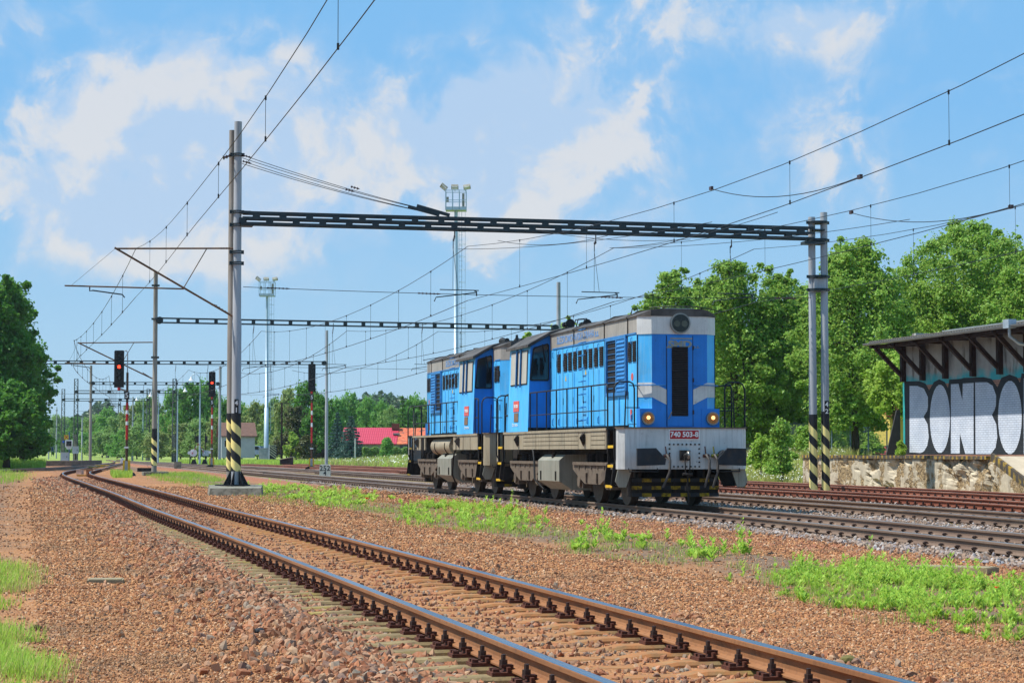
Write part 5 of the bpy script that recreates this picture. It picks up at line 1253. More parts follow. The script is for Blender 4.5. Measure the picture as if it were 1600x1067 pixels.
b = MB(); b.add([(WX-1.42, YN, 5.17), (WX-1.42, YL+.12, 5.17), (WX+4.5, YL+.12, 5.62), (WX+4.5, YN, 5.62), (WX-1.42, YN, 5.21), (WX-1.42, YL+.12, 5.21), (WX+4.5, YL+.12, 5.66), (WX+4.5, YN, 5.66)], [(0,3,2,1), (4,5,6,7), (0,1,5,4), (1,2,6,5), (2,3,7,6), (3,0,4,7)])
b.build('roof_boarding', wood, W)
tarm = mat('corrugated_tar_roof', hexl('#6a645c'), .9, 0, .3, 5, bump=(.5, 30, .02))
b = MB(); n = 90
for i in range(n):
    y = YN+(YL+.08-YN)*i/n; b.tube([(WX-1.40, y, 5.235), (WX+4.5, y, 5.69)], .055, 6)
b.build('corrugated_roofing', tarm, W)
b = MB(); b.box(WX+1.2, WX+4.5, YL-8, YL-.8, 5.60, 5.68); b.build('upper_roof_sheet', mat('light_roof_sheet', hexl('#8e9494'), .5, .3), W)
gut = mat('zinc_gutter', hexl('#8b8f92'), .4, .5, .15, 4)
b = MB(); pts = [(WX-1.50+.085*math.cos(R(t)), 5.20+.085*math.sin(R(t))) for t in range(180, 361, 20)]; inn = [(WX-1.50+.07*math.cos(R(t)), 5.20+.07*math.sin(R(t))) for t in range(360, 179, -20)]
b.prism(pts+inn, YN, YL+.12, 'y'); b.build('gutter', gut, W)
b = MB(); b.box(WX-1.63, WX-1.36, 61.55, 61.95, 5.10, 5.38); b.tube([(WX-1.5, 61.75, 5.12), (WX-1.5, 61.75, 4.85), (WX-1.2, 61.70, 4.62), (WX-.2, 61.6, 4.45), (WX-.10, 61.6, 4.2), (WX-.10, 61.6, 1.1)], .055, 10); b.build('downpipe', mat('pale_downpipe', hexl('#a9b4bd'), .4, .3), W)
# graffiti: flat paint on the wall. Pixel outlines of the photograph were read onto the wall plane once: u runs 0..100
def wp(x, y, off):  # x, y = position in the measured sheet, converted to the wall plane
    d = _f+_r*((1340+x/3.558-800)/FOC)-_u*((480+y/3.558-533.5)/FOC); k = (WX-EYE.x)/d.x; q = EYE+d*k; return (WX-off, round(q.y, 3), round(q.z, 3))
def ell(cx, cy, rx, ry, n=26): return [(cx+rx*math.cos(2*math.pi*i/n), cy+ry*math.sin(2*math.pi*i/n)) for i in range(n)]
def paint_sheet(pts, off, m, name, par):
    q = [Vector(wp(x, y, off)) for x, y in pts]; cu = bpy.data.curves.new(name, 'CURVE'); cu.dimensions = '2D'; cu.fill_mode = 'BOTH'
    sp = cu.splines.new('POLY'); sp.points.add(len(q)-1); sp.use_cyclic_u = True
    for i, v in enumerate(q): sp.points[i].co = (-v.y, v.z, 0, 1)
    cu.extrude = .0012; to = bpy.data.objects.new(name, cu); COL.objects.link(to); bpy.context.view_layer.update()
    me = bpy.data.meshes.new_from_object(to.evaluated_get(bpy.context.evaluated_depsgraph_get())); bpy.data.objects.remove(to); bpy.data.curves.remove(cu)
    for v in me.vertices: v.co = Vector((WX-off+v.co.z, -v.co.x, v.co.y))
    me.materials.clear(); me.materials.append(m); return link(name, me, par)
YB = 818
B1o = [(280,412),(345,410),(378,425),(402,470),(404,540),(396,640),(408,720),(404,YB),(280,YB)]
paint_sheet([(262,YB),(262,412),(345,410),(378,424),(398,462),(425,415),(455,400),(485,415),(503,450),(510,402),(578,397),(590,392),(700,388),(745,398),(778,445),(800,392),(845,374),(885,388),(903,420),(912,368),(1100,366),(1100,YB)], .003, blackp, 'black_outline', W)
inner = {
 'B': [(290,437),(335,438),(370,452),(392,500),(392,550),(388,575),(368,608),(390,650),(397,720),(388,770),(370,800),(350,810),(290,806)],
 'O': ell(459, 620, 56, 190), 'O2': ell(848, 612, 66, 204),
 'N': [(520,428),(562,425),(584,520),(586,424),(646,420),(646,814),(600,814),(588,770),(570,700),(569,812),(520,812)],
 'B2': [(655,418),(720,416),(752,436),(771,490),(770,545),(762,572),(748,598),(772,650),(778,720),(768,780),(742,815),(657,815)],
 'U': [(925,395),(1095,392),(1095,814),(925,814)]}
for k_, pts in inner.items(): paint_sheet(pts, .008, silver, 'silver_letter', W)
# yellow cottage, leaning panel, garden roofs, shed behind the locomotive
def gable_house(name, label, cx, cy, L_, Wd, hw, hr, wallm, roofm_, rot, z0=0., parts=(), cat='house', over=.25):
    T = thing(name, label, cat, (cx, cy, z0), rot); b = MB(); b.prism([(-Wd/2, 0), (Wd/2, 0), (Wd/2, hw), (0, hw+hr), (-Wd/2, hw)], -L_/2, L_/2, 'x'); b.build('wall', wallm, T)
    k = (hr)/(Wd/2); b = MB()
    for s in (-1, 1):
        e_ = (s*(Wd/2+over), hw-k*over); b.prism([e_, (0, hw+hr), (0, hw+hr+.10), (e_[0], e_[1]+.10)], -L_/2-over, L_/2+over, 'x')
    b.build('roof', roofm_, T); return T
def win(T, x0, x1, y, z0, z1, name='window', m=None):
    b = MB(); b.box(x0, x1, y-.06, y, z0, z1); o = b.build(name, signw, T); b = MB(); b.box(x0+.06, x1-.06, y-.07, y-.055, z0+.06, z1-.06); b.build('pane', glassd if m is None else m, o)
yelw = mat('yellow_render', hexl('#c9b25c'), .85, 0, .1, 3); redroof = mat('dark_red_roof', hexl('#93413a'), .75, 0, .2, 6)
creamw = mat('cream_render', hexl('#c2bda8'), .85, 0, .15, 2, dirt=(hexl('#88866f'), .4, 3)); browng = mat('brown_shingle_roof', hexl('#6b4f42'), .85, 0, .2, 4, bump=(.4, 12, .03))
def dpos(x, D, z=0.): p = atx(x, D, z); return p
p = dpos(1412, 117); H1 = gable_house('yellow_cottage', 'yellow cottage with a dark red roof peeping out left of the warehouse', p.x, p.y, 2.4, 4, 2.2, 1.2, yelw, redroof, -YAW+.05, 1.0)
p = dpos(1390, 109); H2 = gable_house('garden_shed', 'low garden shed with a dark red roof behind the wire fence', p.x, p.y, 2.6, 2.0, .35, .5, creamw, redroof, -YAW+.1, .55, cat='shed')
p = dpos(1165, 112); H3 = gable_house('cream_shed', 'cream gabled shed with a dark doorway behind the front locomotive buffer', p.x, p.y, 7, 4.1, 2.45, .75, creamw, mat('grey_sheet_roof', hexl('#7f807c'), .7), -YAW+math.pi/2+.15, -.0, cat='shed')
b = MB(); b.box(-3.56, -3.5, -1.6, .1, .05, 2.1); b.build('dark_doorway', mat('dark_green_door', hexl('#23281f'), .8), H3)
b = MB(); b.box(-3.58, -3.5, -1.75, -1.6, 0, 2.2); b.box(-3.58, -3.5, .1, .25, 0, 2.2); b.box(-3.58, -3.5, -1.75, .25, 2.1, 2.3); b.build('door_frame', creamw, H3)
p = Vector((WX+1.2, YL+2.2, 0)); b = MB(); b.add([(0,0,0), (.55,0,0), (.55,0,1.75),(.42,0,1.75), (0,.15,0), (.55,.15,0), (.55,.15,1.75), (.42,.15,1.75)], [(0,1,2,3), (4,7,6,5), (0,3,7,4), (3,2,6,7), (1,5,6,2)])
o = b.build('leaning_panel', mat('dark_board', hexl('#403c37'), .8, 0, .2, 3)); o.location = (WX-.50, YL+.55, 1.0); o.rotation_euler = (0, 0, -.2); tag(o, 'dark slanting board leaning against the warehouse corner', 'board')
# wire fence on the raised yard
T = thing('wire_fence', 'wire mesh fence with blue grey posts behind the platform', 'fence', (0, 0, 0)); fpm = mat('fence_post_blue', hexl('#7f93a6'), .5, .2, .1, 5)
FP = [(1228, 101), (1272, 101.5), (1300, 102), (1329, 102.5), (1357, 103), (1386, 103.5)]; tops = []
for x, D in FP:
    q = dpos(x, D, 0); z0 = 1.0; b = MB(); b.cyl((q.x, q.y, z0-.3), .035, 1.95, 'z', 8); b.build('fence_post', fpm, T); tops.append((q.x, q.y))
b = MB()
for i in range(len(tops)-1):
    (xa, ya), (xb, yb) = tops[i], tops[i+1]
    for k in range(9): b.beam((xa, ya, 1.1+k*.18), (xb, yb, 1.1+k*.18), .006, .006)
    for k in range(1, 20): f = k/20; b.beam((xa+(xb-xa)*f, ya+(yb-ya)*f, 1.1), (xa+(xb-xa)*f, ya+(yb-ya)*f, 2.55), .005, .005, (1, 0, 0))
b.build('wire_mesh', fpm, T)['kind'] = 'stuff'

# ------------------------------------------------------------------ far side houses and yard things
whitew = mat('white_render', hexl('#b9bdb8'), .8, 0, .06, 2)
p = dpos(371, 262); T = gable_house('white_cottage', 'small white cottage with a brown roof between the signals', p.x, p.y+1.5, 4.1, 5.2, 2.75, 1.55, whitew, browng, -YAW+.22, .45)
win(T, -1.75, -1.35, -2.6, 1.3, 2.2)
rt1 = NT('new_pink_red_tiles'); wv3 = rt1.n('ShaderNodeTexWave'); wv3.bands_direction = 'X'; wv3.inputs['Scale'].default_value = 1.2; rt1.l(rt1.O, wv3.inputs[0]); wz = rt1.n('ShaderNodeTexWave'); wz.bands_direction = 'Z'; wz.inputs['Scale'].default_value = 1.6; rt1.l(rt1.O, wz.inputs[0])
rt1.set(rt1.mix(rt1.rng(rt1.math('MULTIPLY', wv3.outputs[1], wz.outputs[1]), .0, .5), hexl('#a92b3c'), hexl('#c9455a')), .45, 0, .4); rt1.bump(wv3.outputs[1], .4, .05); rt1 = rt1.m
rt2 = NT('old_orange_tiles'); c = rt2.mix(rt2.rng(rt2.noise(3, det=5), .35, .65), hexl('#b8553a'), hexl('#cf7750')); c = rt2.mix(rt2.rng(rt2.noise(2.2, det=7, stretch=(.6, 1, 2.4)), .56, .62, 0, .9), c, hexl('#6d4a44')); rt2.set(c, .8, 0, .3); rt2 = rt2.m
greyw = mat('grey_old_render', hexl('#8d8b86'), .9, 0, .15, 1.5, dirt=(hexl('#6a6761'), .5, 2))
p = dpos(572, 262); T = gable_house('red_roof_house', 'long low house with a new pinkish red tile roof left part', p.x+.7, p.y, 6.4, 8.0, 1.75, 1.9, greyw, rt1, -YAW-.03, .45)
b = MB(); b.cyl((-.9, -4.1, 0), .05, 1.7, 'z', 8); b.build('rain_pipe', fpm, T)
p = dpos(662, 262); T = gable_house('orange_roof_house', 'long low house with patchy orange tiles joined to the red roofed one', p.x+.1, p.y, 8.8, 8.0, 1.73, 1.88, greyw, rt2, -YAW-.03, .45)
b = MB(); b.box(-4.0, -3.1, -.9, -.2, 3.5, 4.25); b.build('chimney', mat('brick_chimney', hexl('#6e3d33'), .9), T); b = MB(); b.box(-3.7, -2.9, -2.3, -1.9, 2.85, 3.05); b.build('roof_hatch', mat('hatch_grey', hexl('#8b8d8c'), .5), T)
b = MB(); b.box(-2.7, -1.1, -4.05, -3.98, .45, 1.6); b.build('dark_opening', glassd, T)
# car, boards, crates in the grass
def car(label, x, D, z0, rot, bodym, L_=4.3):
    q = dpos(x, D); T = thing('parked_car', label, 'car', (q.x, q.y, z0), rot)
    b = MB(); b.prism([(-2.1, .3), (2.1, .3), (2.15, .75), (1.2, .92), (.55, 1.38), (-1.3, 1.42), (-1.9, .95), (-2.15, .8)], -.82, .82, 'y'); b.build('body', bodym, T)
    b = MB(); b.prism([(1.05, .93), (.50, 1.33), (-1.2, 1.36), (-1.65, .95)], -.835, .835, 'y'); b.build('side_glass', glassd, T)
    b = MB(); b.add([(1.18, -.7, .935), (.57, -.62, 1.37), (.57, .62, 1.37), (1.18, .7, .935), (1.2, -.7, .95), (.59, -.62, 1.39), (.59, .62, 1.39), (1.2, .7, .95)], [(0,1,2,3), (4,7,6,5), (0,4,5,1), (1,5,6,2), (2,6,7,3), (3,7,4,0)]); b.build('windscreen', glassd, T)
    for wx in (-1.35, 1.35):
        for s in (-1, 1):
            b = MB(); b.cyl((wx, s*.82-.09, .31), .31, .18, 'y', 16); w_ = b.build('wheel', rubber, T); b = MB(); b.cyl((wx, s*.83-.10, .31), .18, .20, 'y', 12); b.build('rim', steel, w_)
    return T
car('dark blue car half hidden behind the striped board', 447, 262, .55, -YAW+.1, mat('car_dark_blue', hexl('#1c2740'), .3, .3, .1, 2))
car('light blue car just left of the far floodlight mast', 404, 268, .55, -YAW-.5, mat('car_light_blue', hexl('#7f98ad'), .3, .3, .1, 2))
q = dpos(426, 245); T = thing('striped_board', 'black and pale diagonally striped upright board beside the far floodlight mast', 'board', (q.x, q.y, .35), -YAW)
b = MB(); b.box(-.42, .42, 0, .05, 0, 1.65); b.build('panel', pblk, T)
for k in range(6):
    z = -.0+k*.30; pts = [(-.42, min(1.65, max(0, z+.62))), (-.42, min(1.65, max(0, z+.74))), (.42, min(1.65, max(0, z+.12))), (.42, min(1.65, max(0, z)))]
    b = MB(); b.prism(pts, -.01, -.002, 'y'); b.build('pale_stripe', mat('pale_stripe_paint', hexl('#a9ad8a'), .7), T)
b = MB(); b.box(-.46, -.36, -.02, .07, 0, 1.68); b.build('edge_post', signw, T)
q = dpos(411, 247); T = thing('concrete_cabinet', 'pale concrete cabinet at the foot of the far floodlight mast', 'cabinet', (q.x, q.y, .35), -YAW); b = MB(); b.box(-.45, .7, -.3, .3, 0, 1.25); b.build('body', mat('pale_cabinet', hexl('#a9aba4'), .8), T); b = MB(); b.box(-.5, .75, -.35, .35, 1.25, 1.3); b.build('lid', mat('pale_cabinet', hexl('#a9aba4'), .8), T)
q = dpos(448, 200); T = thing('wooden_bin', 'low wooden bin with a sloping pale lid in the grass', 'bin', (q.x, q.y, .0), -YAW-.2); b = MB(); b.prism([(-.5, 0), (.5, 0), (.5, .62), (-.5, .42)], -.55, .55, 'y')
b.build('body', wood, T); b = MB(); b.add([(-.6, -.62, .43), (.6, -.62, .66), (.6, .62, .66), (-.6, .62, .43), (-.6, -.62, .48), (.6, -.62, .71), (.6, .62, .71), (-.6, .62, .48)], [(0,3,2,1), (4,5,6,7), (0,1,5,4), (1,2,6,5), (2,3,7,6), (3,0,4,7)]); b.build('lid', mat('pale_wood', hexl('#b3a58c'), .8), T)
# wooden telegraph pole, dark fence, white post
q = dpos(440, 250); T = thing('telegraph_pole', 'brown wooden pole rising in front of the dark garden trees', 'pole', (q.x, q.y, .4), -YAW); b = MB(); b.cyl((0, 0, 0), .14, 6.6, 'z', 10, .10); b.build('pole', wood, T); b = MB(); b.beam((-.2, 0, 6.5), (3.0, 0, 6.75), .08, .08); b.build('cross_arm', wood, T)
q = dpos(555, 235); T = thing('white_post', 'slim white post in front of the right blue spruce', 'post', (q.x, q.y, .3), -YAW); b = MB(); b.cyl((0, 0, 0), .07, 2.4, 'z', 8); b.build('post', whitew, T)
T = thing('board_fence', 'dark brown board fence behind the unlit signal', 'fence', (0, 0, 0))
for i in range(46):
    x = 462+i*1.25; q = dpos(x, 252); b = MB(); b.obox((q.x, q.y, .95), (.088, .03, 1.15+.05*((i*7) % 3)), Matrix.Rotation(-YAW, 3, 'Z')); b.build('board', wood, T)

# ------------------------------------------------------------------ floodlight masts, street lamps
galv = mat('galvanised_light', hexl('#a9bcc6'), .45, .35, .08, 3)
def flood_mast(label, x, D, ztop, z0, s=1.0):
    q = dpos(x, D); T = thing('floodlight_mast', label, 'floodlight mast', (q.x, q.y, 0), -YAW, 'floodlight masts'); zb = ztop-2.3
    b = MB(); b.tube([(0, 0, z0), (0, 0, z0+6), (0, 0, z0+6.01), (0, 0, zb)], [.30, .26, .20, .15], 14); b.build('mast', galv, T)
    b = MB()
    for sx in (.26, .50): b.beam((sx, 0, z0+3), (sx, 0, zb), .04, .04, (1, 0, 0))
    for k in range(int((zb-z0-3)/.45)): b.beam((.28, 0, z0+3+k*.45), (.58, 0, z0+3+k*.45), .025, .025)
    b.build('ladder', galv, T)
    b = MB()
    for k in range(int((zb-z0-4)/1.1)):
        z = z0+5+k*1.1; pts = [(.28+.0, 0, z)]+[(.60+.25*math.cos(R(t)), .25*math.sin(R(t)), z) for t in range(-100, 101, 40)]+[(.28, 0, z)]; b.tube(pts, .012, 4)
    for yy_ in (-.3, .3): b.beam((.80, yy_, z0+5), (.80, yy_, zb), .015, .015, (1, 0, 0))
    b.build('ladder_cage', galv, T)
    b = MB(); w_ = .88; d_ = .75; b.box(-w_, w_, -d_, d_, zb, zb+.12); b.box(-w_, w_, -d_-.03, -d_+.03, zb, zb+.28); fl = b.build('basket_floor', galv, T)
    b = MB()
    for x_ in (-w_, -w_/3, w_/3, w_):
        for y_ in (-d_, d_): b.beam((x_, y_, zb), (x_, y_, zb+1.75), .06, .06, (1, 0, 0))
    for z in (.85, 1.7):
        for y_ in (-d_, d_): b.beam((-w_, y_, zb+z), (w_, y_, zb+z), .05, .05)
        for x_ in (-w_, w_): b.beam((x_, -d_, zb+z), (x_, d_, zb+z), .05, .05)
    b.build('basket_rail', galv, T)
    for x_, tilt in ((-1.05, 40), (-.1, 0), (.95, -10)):
        b = MB(); M = Matrix.Rotation(R(tilt), 3, 'Y') @ Matrix.Rotation(R(-35), 3, 'X'); b.obox((x_, -d_*.3, zb+2.05), (.62, .45, .2), M); f_ = b.build('floodlight', mat('floodlight_body', hexl('#8d8a7c'), .6), T)
        b = MB(); b.obox((x_, -d_*.3-.12, zb+1.95), (.52, .36, .04), M); b.build('lamp_glass', mat('floodlight_glass', hexl('#c5c7c2'), .15), f_); b = MB(); b.beam((x_*.85, 0, zb+1.7), (x_, -.1, zb+2.05), .05, .05); b.build('bracket', galv, f_)
    b = MB(); b.box(w_-.35, w_-.15, -.2, .2, zb+.2, zb+1.5); b.box(-w_+.05, -w_+.25, -.2, .1, zb+.8, zb+1.2); b.build('switch_box', mat('floodlight_body', hexl('#8d8a7c'), .6), T)
    return T
flood_mast('tall floodlight mast rising behind the main gantry beam', 712, 182, 24.3, -.2)
flood_mast('smaller more distant floodlight mast right of the striped poles', 416, 250, 21.9, .4)
def lamp(label, x, D, ytop, z0, side=-1, m=galv):
    q = dpos(x, D); h = (706-ytop)*D/3300+1.18-z0; T = thing('street_lamp', label, 'street lamp', (q.x, q.y, z0), -YAW, 'swan neck street lamps')
    b = MB(); b.tube([(0, 0, 0), (0, 0, h-.9)], [.10, .06], 10); b.tube([(0, 0, h-.9), (side*.08, 0, h-.35), (side*.35, 0, h-.05), (side*.7, 0, h-.05), (side*.9, 0, h-.25)], .04, 8); b.build('post', m, T)
    b = MB(); b.tube([(side*.9, 0, h-.25), (side*.9, 0, h-.45), (side*.9, 0, h-.7)], [.08, .12, .30], 14); b.build('lamp_shade', signw, T)
lamp('swan neck street lamp left of the cottage signal', 312, 215, 584, 0)
lamp('swan neck street lamp over the bushes behind the striped pole', 223, 300, 618, 0)
lamp('thin pale lamp post just right of the second gantry pole', 247, 240, 610, 0)
lamp('thin pale lamp post beside the right lattice mast', 277, 255, 603, 0, 1)

# ------------------------------------------------------------------ level crossing equipment, small line-side things
q = dpos(108, 232); T = thing('crossing_light', 'level crossing light with white framed black panel and small yellow cross sign', 'crossing light', (q.x, q.y, .1), -YAW)
b = MB(); b.cyl((0, 0, 0), .06, 3.3, 'z', 8); b.build('post', mat('blue_post', hexl('#3c5a86'), .5), T)
b = MB(); b.prism([(-.42, 1.6), (.30, 1.6), (.38, 1.75), (.38, 2.4), (-.42, 2.4)], -.1, -.06, 'y'); b.prism([(-.32, 1.55), (.30, 1.55), (.25, 1.40), (-.25, 1.40)], -.1, -.06, 'y'); pn = b.build('white_frame', signw, T)
b = MB(); b.box(-.30, .26, -.13, -.10, 1.72, 2.28); b.build('black_panel', signk, pn); b = MB(); b.cyl((0, -.16, 2.0), .13, .03, 'y', 12); b.build('lamp', lensm, pn)
b = MB(); b.box(-.55, -.05, -.08, -.05, 2.45, 2.95); ys_ = b.build('yellow_sign', mat('sign_yellow', hexl('#c9bd2e'), .5), T); b = MB()
for sg in (-1, 1): b.beam((-.5, -.09, 2.7-sg*.2), (-.1, -.09, 2.7+sg*.2), .02, .07, (0, 0, 1))
b.build('red_cross_mark', mastr, ys_)
b = MB(); b.cyl((-.62, -.12, 2.2), .12, .05, 'y', 10); b.build('blue_lamp_cover', mat('bright_blue', hexl('#1c4fc0'), .4), T)
greyc = mat('pale_grey_cabinet', hexl('#a9b8ba'), .6, 0, .06, 3)
for x, D, w_, h_, z, lab in ((101, 225, .75, .85, .25, 'pale cabinet standing left on the concrete ledge'), (118, 228, .6, .75, 1.0, 'raised grey control box beside the crossing light')):
    q = dpos(x, D); T = thing('relay_cabinet', lab, 'cabinet', (q.x, q.y, z), -YAW); b = MB(); b.box(-w_/2, w_/2, -.2, .2, 0, h_); b.build('body', greyc, T); b = MB(); b.box(-w_/2-.03, w_/2+.03, -.23, .23, h_, h_+.05); b.build('lid', greyc, T)
    b = MB(); b.box(w_/2-.12, w_/2-.06, -.22, -.2, h_*.4, h_*.6); b.build('lock', dark, T)
    if z > .5: b = MB(); b.cyl((0, 0, -1.0), .06, 1.0, 'z', 8); b.cyl((.15, 0, h_+.05), .04, .4, 'z', 6); b.build('stand', dark, T)
q0, q1 = dpos(92, 210), dpos(141, 222); T = thing('concrete_ledge', 'low concrete platform ledge at the far left below the crossing light', 'platform', (0, 0, 0)); b = MB(); m_ = (q0+q1)/2; d_ = q1-q0; b.obox((m_.x, m_.y+1.2, .0), (d_.length, 2.6, .62), Matrix.Rotation(math.atan2(d_.y, d_.x), 3, 'Z')); b.build('ledge', mat('ledge_brown_concrete', hexl('#6b6156'), .9, 0, .25, 2, dirt=(hexl('#3d362e'), .5, 3), bump=(.4, 8)), T)
# barrier drive group with red and white arm
q = dpos(312, 206); T = thing('crossing_barrier', 'raised level crossing barrier drives with red and white folded arms', 'barrier', (q.x, q.y, -.0), -YAW)
for x_, hh in ((-.95, 1.9), (-.45, 2.9), (.55, 3.0)):
    b = MB(); b.cyl((x_, 0, 0), .045, hh, 'z', 8); b.build('post', dark, T)
for x_ in (-.2, .65): 
    b = MB(); b.box(x_-.13, x_+.13, -.25, -.1, 2.1, 2.75); b.build('lamp_housing', signk, T)
b = MB(); b.box(.3, .85, -.2, .2, .8, 1.35); b.build('drive_box', greyc, T); b = MB(); b.cyl((-.6, -.15, 1.1), .36, .1, 'y', 14); b.cyl((-1.0, -.15, 1.1), .16, .1, 'y', 12); b.cyl((1.0, -.15, 1.15), .14, .1, 'y', 12); b.build('counterweight', signw, T)
for k in range(6):
    b = MB(); a_ = Vector((-.85, -.25, .75)); e_ = Vector((-.1, -.25, 2.0)); b.beam(a_.lerp(e_, k/6), a_.lerp(e_, (k+1)/6), .05, .12, (0, 1, 0)); b.build('arm_band', mastr if k % 2 else signw, T)
    b = MB(); a_ = Vector((-.1, -.25, 2.0)); e_ = Vector((.55, -.25, 1.0)); b.beam(a_.lerp(e_, k/6), a_.lerp(e_, (k+1)/6), .05, .10, (0, 1, 0)); b.build('arm_band', signw if k % 2 else mastr, T)
for x_ in (-.55, .5): b = MB(); b.prism([(x_-.28, 0), (x_+.28, 0), (x_+.12, .45), (x_-.12, .45)], -.2, .2, 'y'); b.build('drive_foot', signk, T)
# switch heater boxes and cover plates in the near track
for x, y_, D, lab, m_, sz in ((125, 736, 132, 'pinkish white box lying between the rails of the curve', mat('pink_white_box', hexl('#c7a793'), .8), (.34, .5, .26)), (140, 736, 131, 'orange brown box beside the pinkish one in the curve', mat('orange_brown_box', hexl('#a1663f'), .8), (.30, .5, .28)), (129, 741, 121, 'flat ochre board lying between the curving rails', mat('ochre_board', hexl('#b98a3c'), .8), (.55, .5, .07))):
    q = at(x, y_, D); q.z = -.2; T = thing('track_box', lab, 'box', q, -YAW-.1); b = MB(); b.box(-sz[0]/2, sz[0]/2, -sz[1]/2, sz[1]/2, 0, sz[2]); b.build('body', m_, T); b = MB(); b.box(-sz[0]/2-.012, sz[0]/2+.012, -sz[1]/2-.012, sz[1]/2+.012, sz[2], sz[2]+.02); b.build('lid', m_, T)
for x, D, L_, lab in ((160, 185, 1.1, 'far yellow cover board across the junction'), (150, 168, 1.2, 'nearer yellow cover board across the junction')):
    q = dpos(x, D, -.02); b = MB(); b.box(-L_/2, L_/2, -.5, .5, 0, .06); o = b.build('cover_board', mat('yellow_board', hexl('#c7a51f'), .7)); o.location = q; o.rotation_euler = (0, 0, -YAW); tag(o, lab, 'board')
q = dpos(191, 260, 0); b = MB(); b.prism([(-.2, -.2), (.2, -.2), (.2, .3), (0, .5), (-.2, .3)], -.1, .1, 'y'); o = b.build('marker_stone', signw); o.location = q; tag(o, 'tiny white pointed marker far along the tracks', 'marker')
b = MB(); b.box(-.6, .6, -.3, .3, -.2, .06); o = b.build('point_machine', dark); q = dpos(229, 150); o.location = (q.x, q.y, 0); o.rotation_euler = (0, 0, -YAW); tag(o, 'black point machine box left of the striped pole base', 'point machine')
for x, y_, D, w_, d_, h_, lab, rz in ((165, 904, 22.8, .38, .34, .025, 'small flat concrete slab on the gravel left of the near track', .15), (1490, 878, 24.8, .95, .42, .045, 'concrete cable cover lying beside the locomotive track at right', -.55)):
    q = at(x, y_, D); z_ = float(zat(np.array([q.x]), np.array([q.y]))[0]); b = MB(); b.box(-w_/2, w_/2, -d_/2, d_/2, -.04, h_); b.box(-w_/2+.02, w_/2-.02, -d_/2+.02, d_/2-.02, h_, h_+.008); o = b.build('concrete_slab', mat('slab_tan', hexl('#8f8166'), .9, 0, .2, 5, dirt=(hexl('#a08a3a'), .3, 6), bump=(.5, 30))); o.location = (q.x, q.y, z_+.01); o.rotation_euler = (0, 0, -YAW+rz); tag(o, lab, 'slab')
for x, y_, D, s_, lab, m_ in ((1204, 866, 29, .035, 'dark lump of stone on the reddish gravel', dark), (405, 1012, 16, .036, 'black coal lump on the gravel left of the near rail', signk), (55, 993, 16.5, .04, 'mossy brown lump near the left grass', mat('moss_brown', hexl('#4a3d1c'), .95)), (1300, 948, 19.5, .045, 'black pebble at the edge of the right weeds', signk), (1325, 1030, 14, .045, 'mossy stone just above the near rail at right', mat('moss_stone', hexl('#6b6336'), .95))):
    q = at(x, y_, D); z_ = float(zat(np.array([q.x]), np.array([q.y]))[0]); me = bpy.data.meshes.new('stone'); 
    import bmesh
    bm = bmesh.new(); bmesh.ops.create_icosphere(bm, subdivisions=2, radius=s_)
    for v in bm.verts: v.co *= 1+.35*mnoise.noise(v.co*18+Vector((x, 0, 0)))
    bm.to_mesh(me); bm.free(); me.materials.append(m_); o = link('stone', me); o.location = (q.x, q.y, z_+s_*.4); o.scale = (1.3, 1, .8); tag(o, lab, 'stone')
# distant worker in blue with a yellow helmet
q = dpos(82, 300, .55); T = thing('person', 'distant worker in blue overalls and yellow helmet walking away beside the left grass', 'person', q, -YAW+.3)
def skin(name, joints, edges, m, par):
    me = bpy.data.meshes.new(name); me.from_pydata([j[:3] for j in joints], edges, []); o = link(name, me, par); me.materials.append(m)
    sk = o.modifiers.new('skin', 'SKIN'); 
    for i, j in enumerate(joints): me.skin_vertices[0].data[i].radius = (j[3], j[3]*.85); me.skin_vertices[0].data[i].use_root = (i == 0)
    ss = o.modifiers.new('sub', 'SUBSURF'); ss.levels = 1; ss.render_levels = 1; return o
J = [(0,0,.95,.15), (0,0,1.2,.16), (0,.0,1.42,.14), (0,0,1.52,.06), (0,-.02,1.62,.10), (0,-.02,1.72,.09), (.20,0,1.40,.06), (.27,.05,1.14,.045), (.28,-.08,.92,.035), (-.20,0,1.40,.06), (-.27,.0,1.14,.045), (-.25,-.14,.95,.035), (.10,0,.88,.10), (.11,-.14,.50,.07), (.11,-.02,.10,.05), (.11,-.16,.04,.045), (-.10,0,.88,.10), (-.11,.10,.50,.07), (-.11,.26,.12,.05), (-.11,.14,.04,.045)]
E_ = [(0,1), (1,2), (2,3), (3,4), (4,5), (2,6), (6,7), (7,8), (2,9), (9,10), (10,11), (0,12), (12,13), (13,14), (14,15), (0,16), (16,17), (17,18), (18,19)]
skin('body', J, E_, mat('overall_blue', hexl('#1d3566'), .8), T)
b = MB(); b.tube([(0, -.02, 1.68), (0, -.02, 1.74), (0, -.02, 1.80), (0, -.02, 1.83)], [.145, .135, .09, .02], 12); b.build('helmet', mat('helmet_yellow', hexl('#cfe02a'), .4), T)
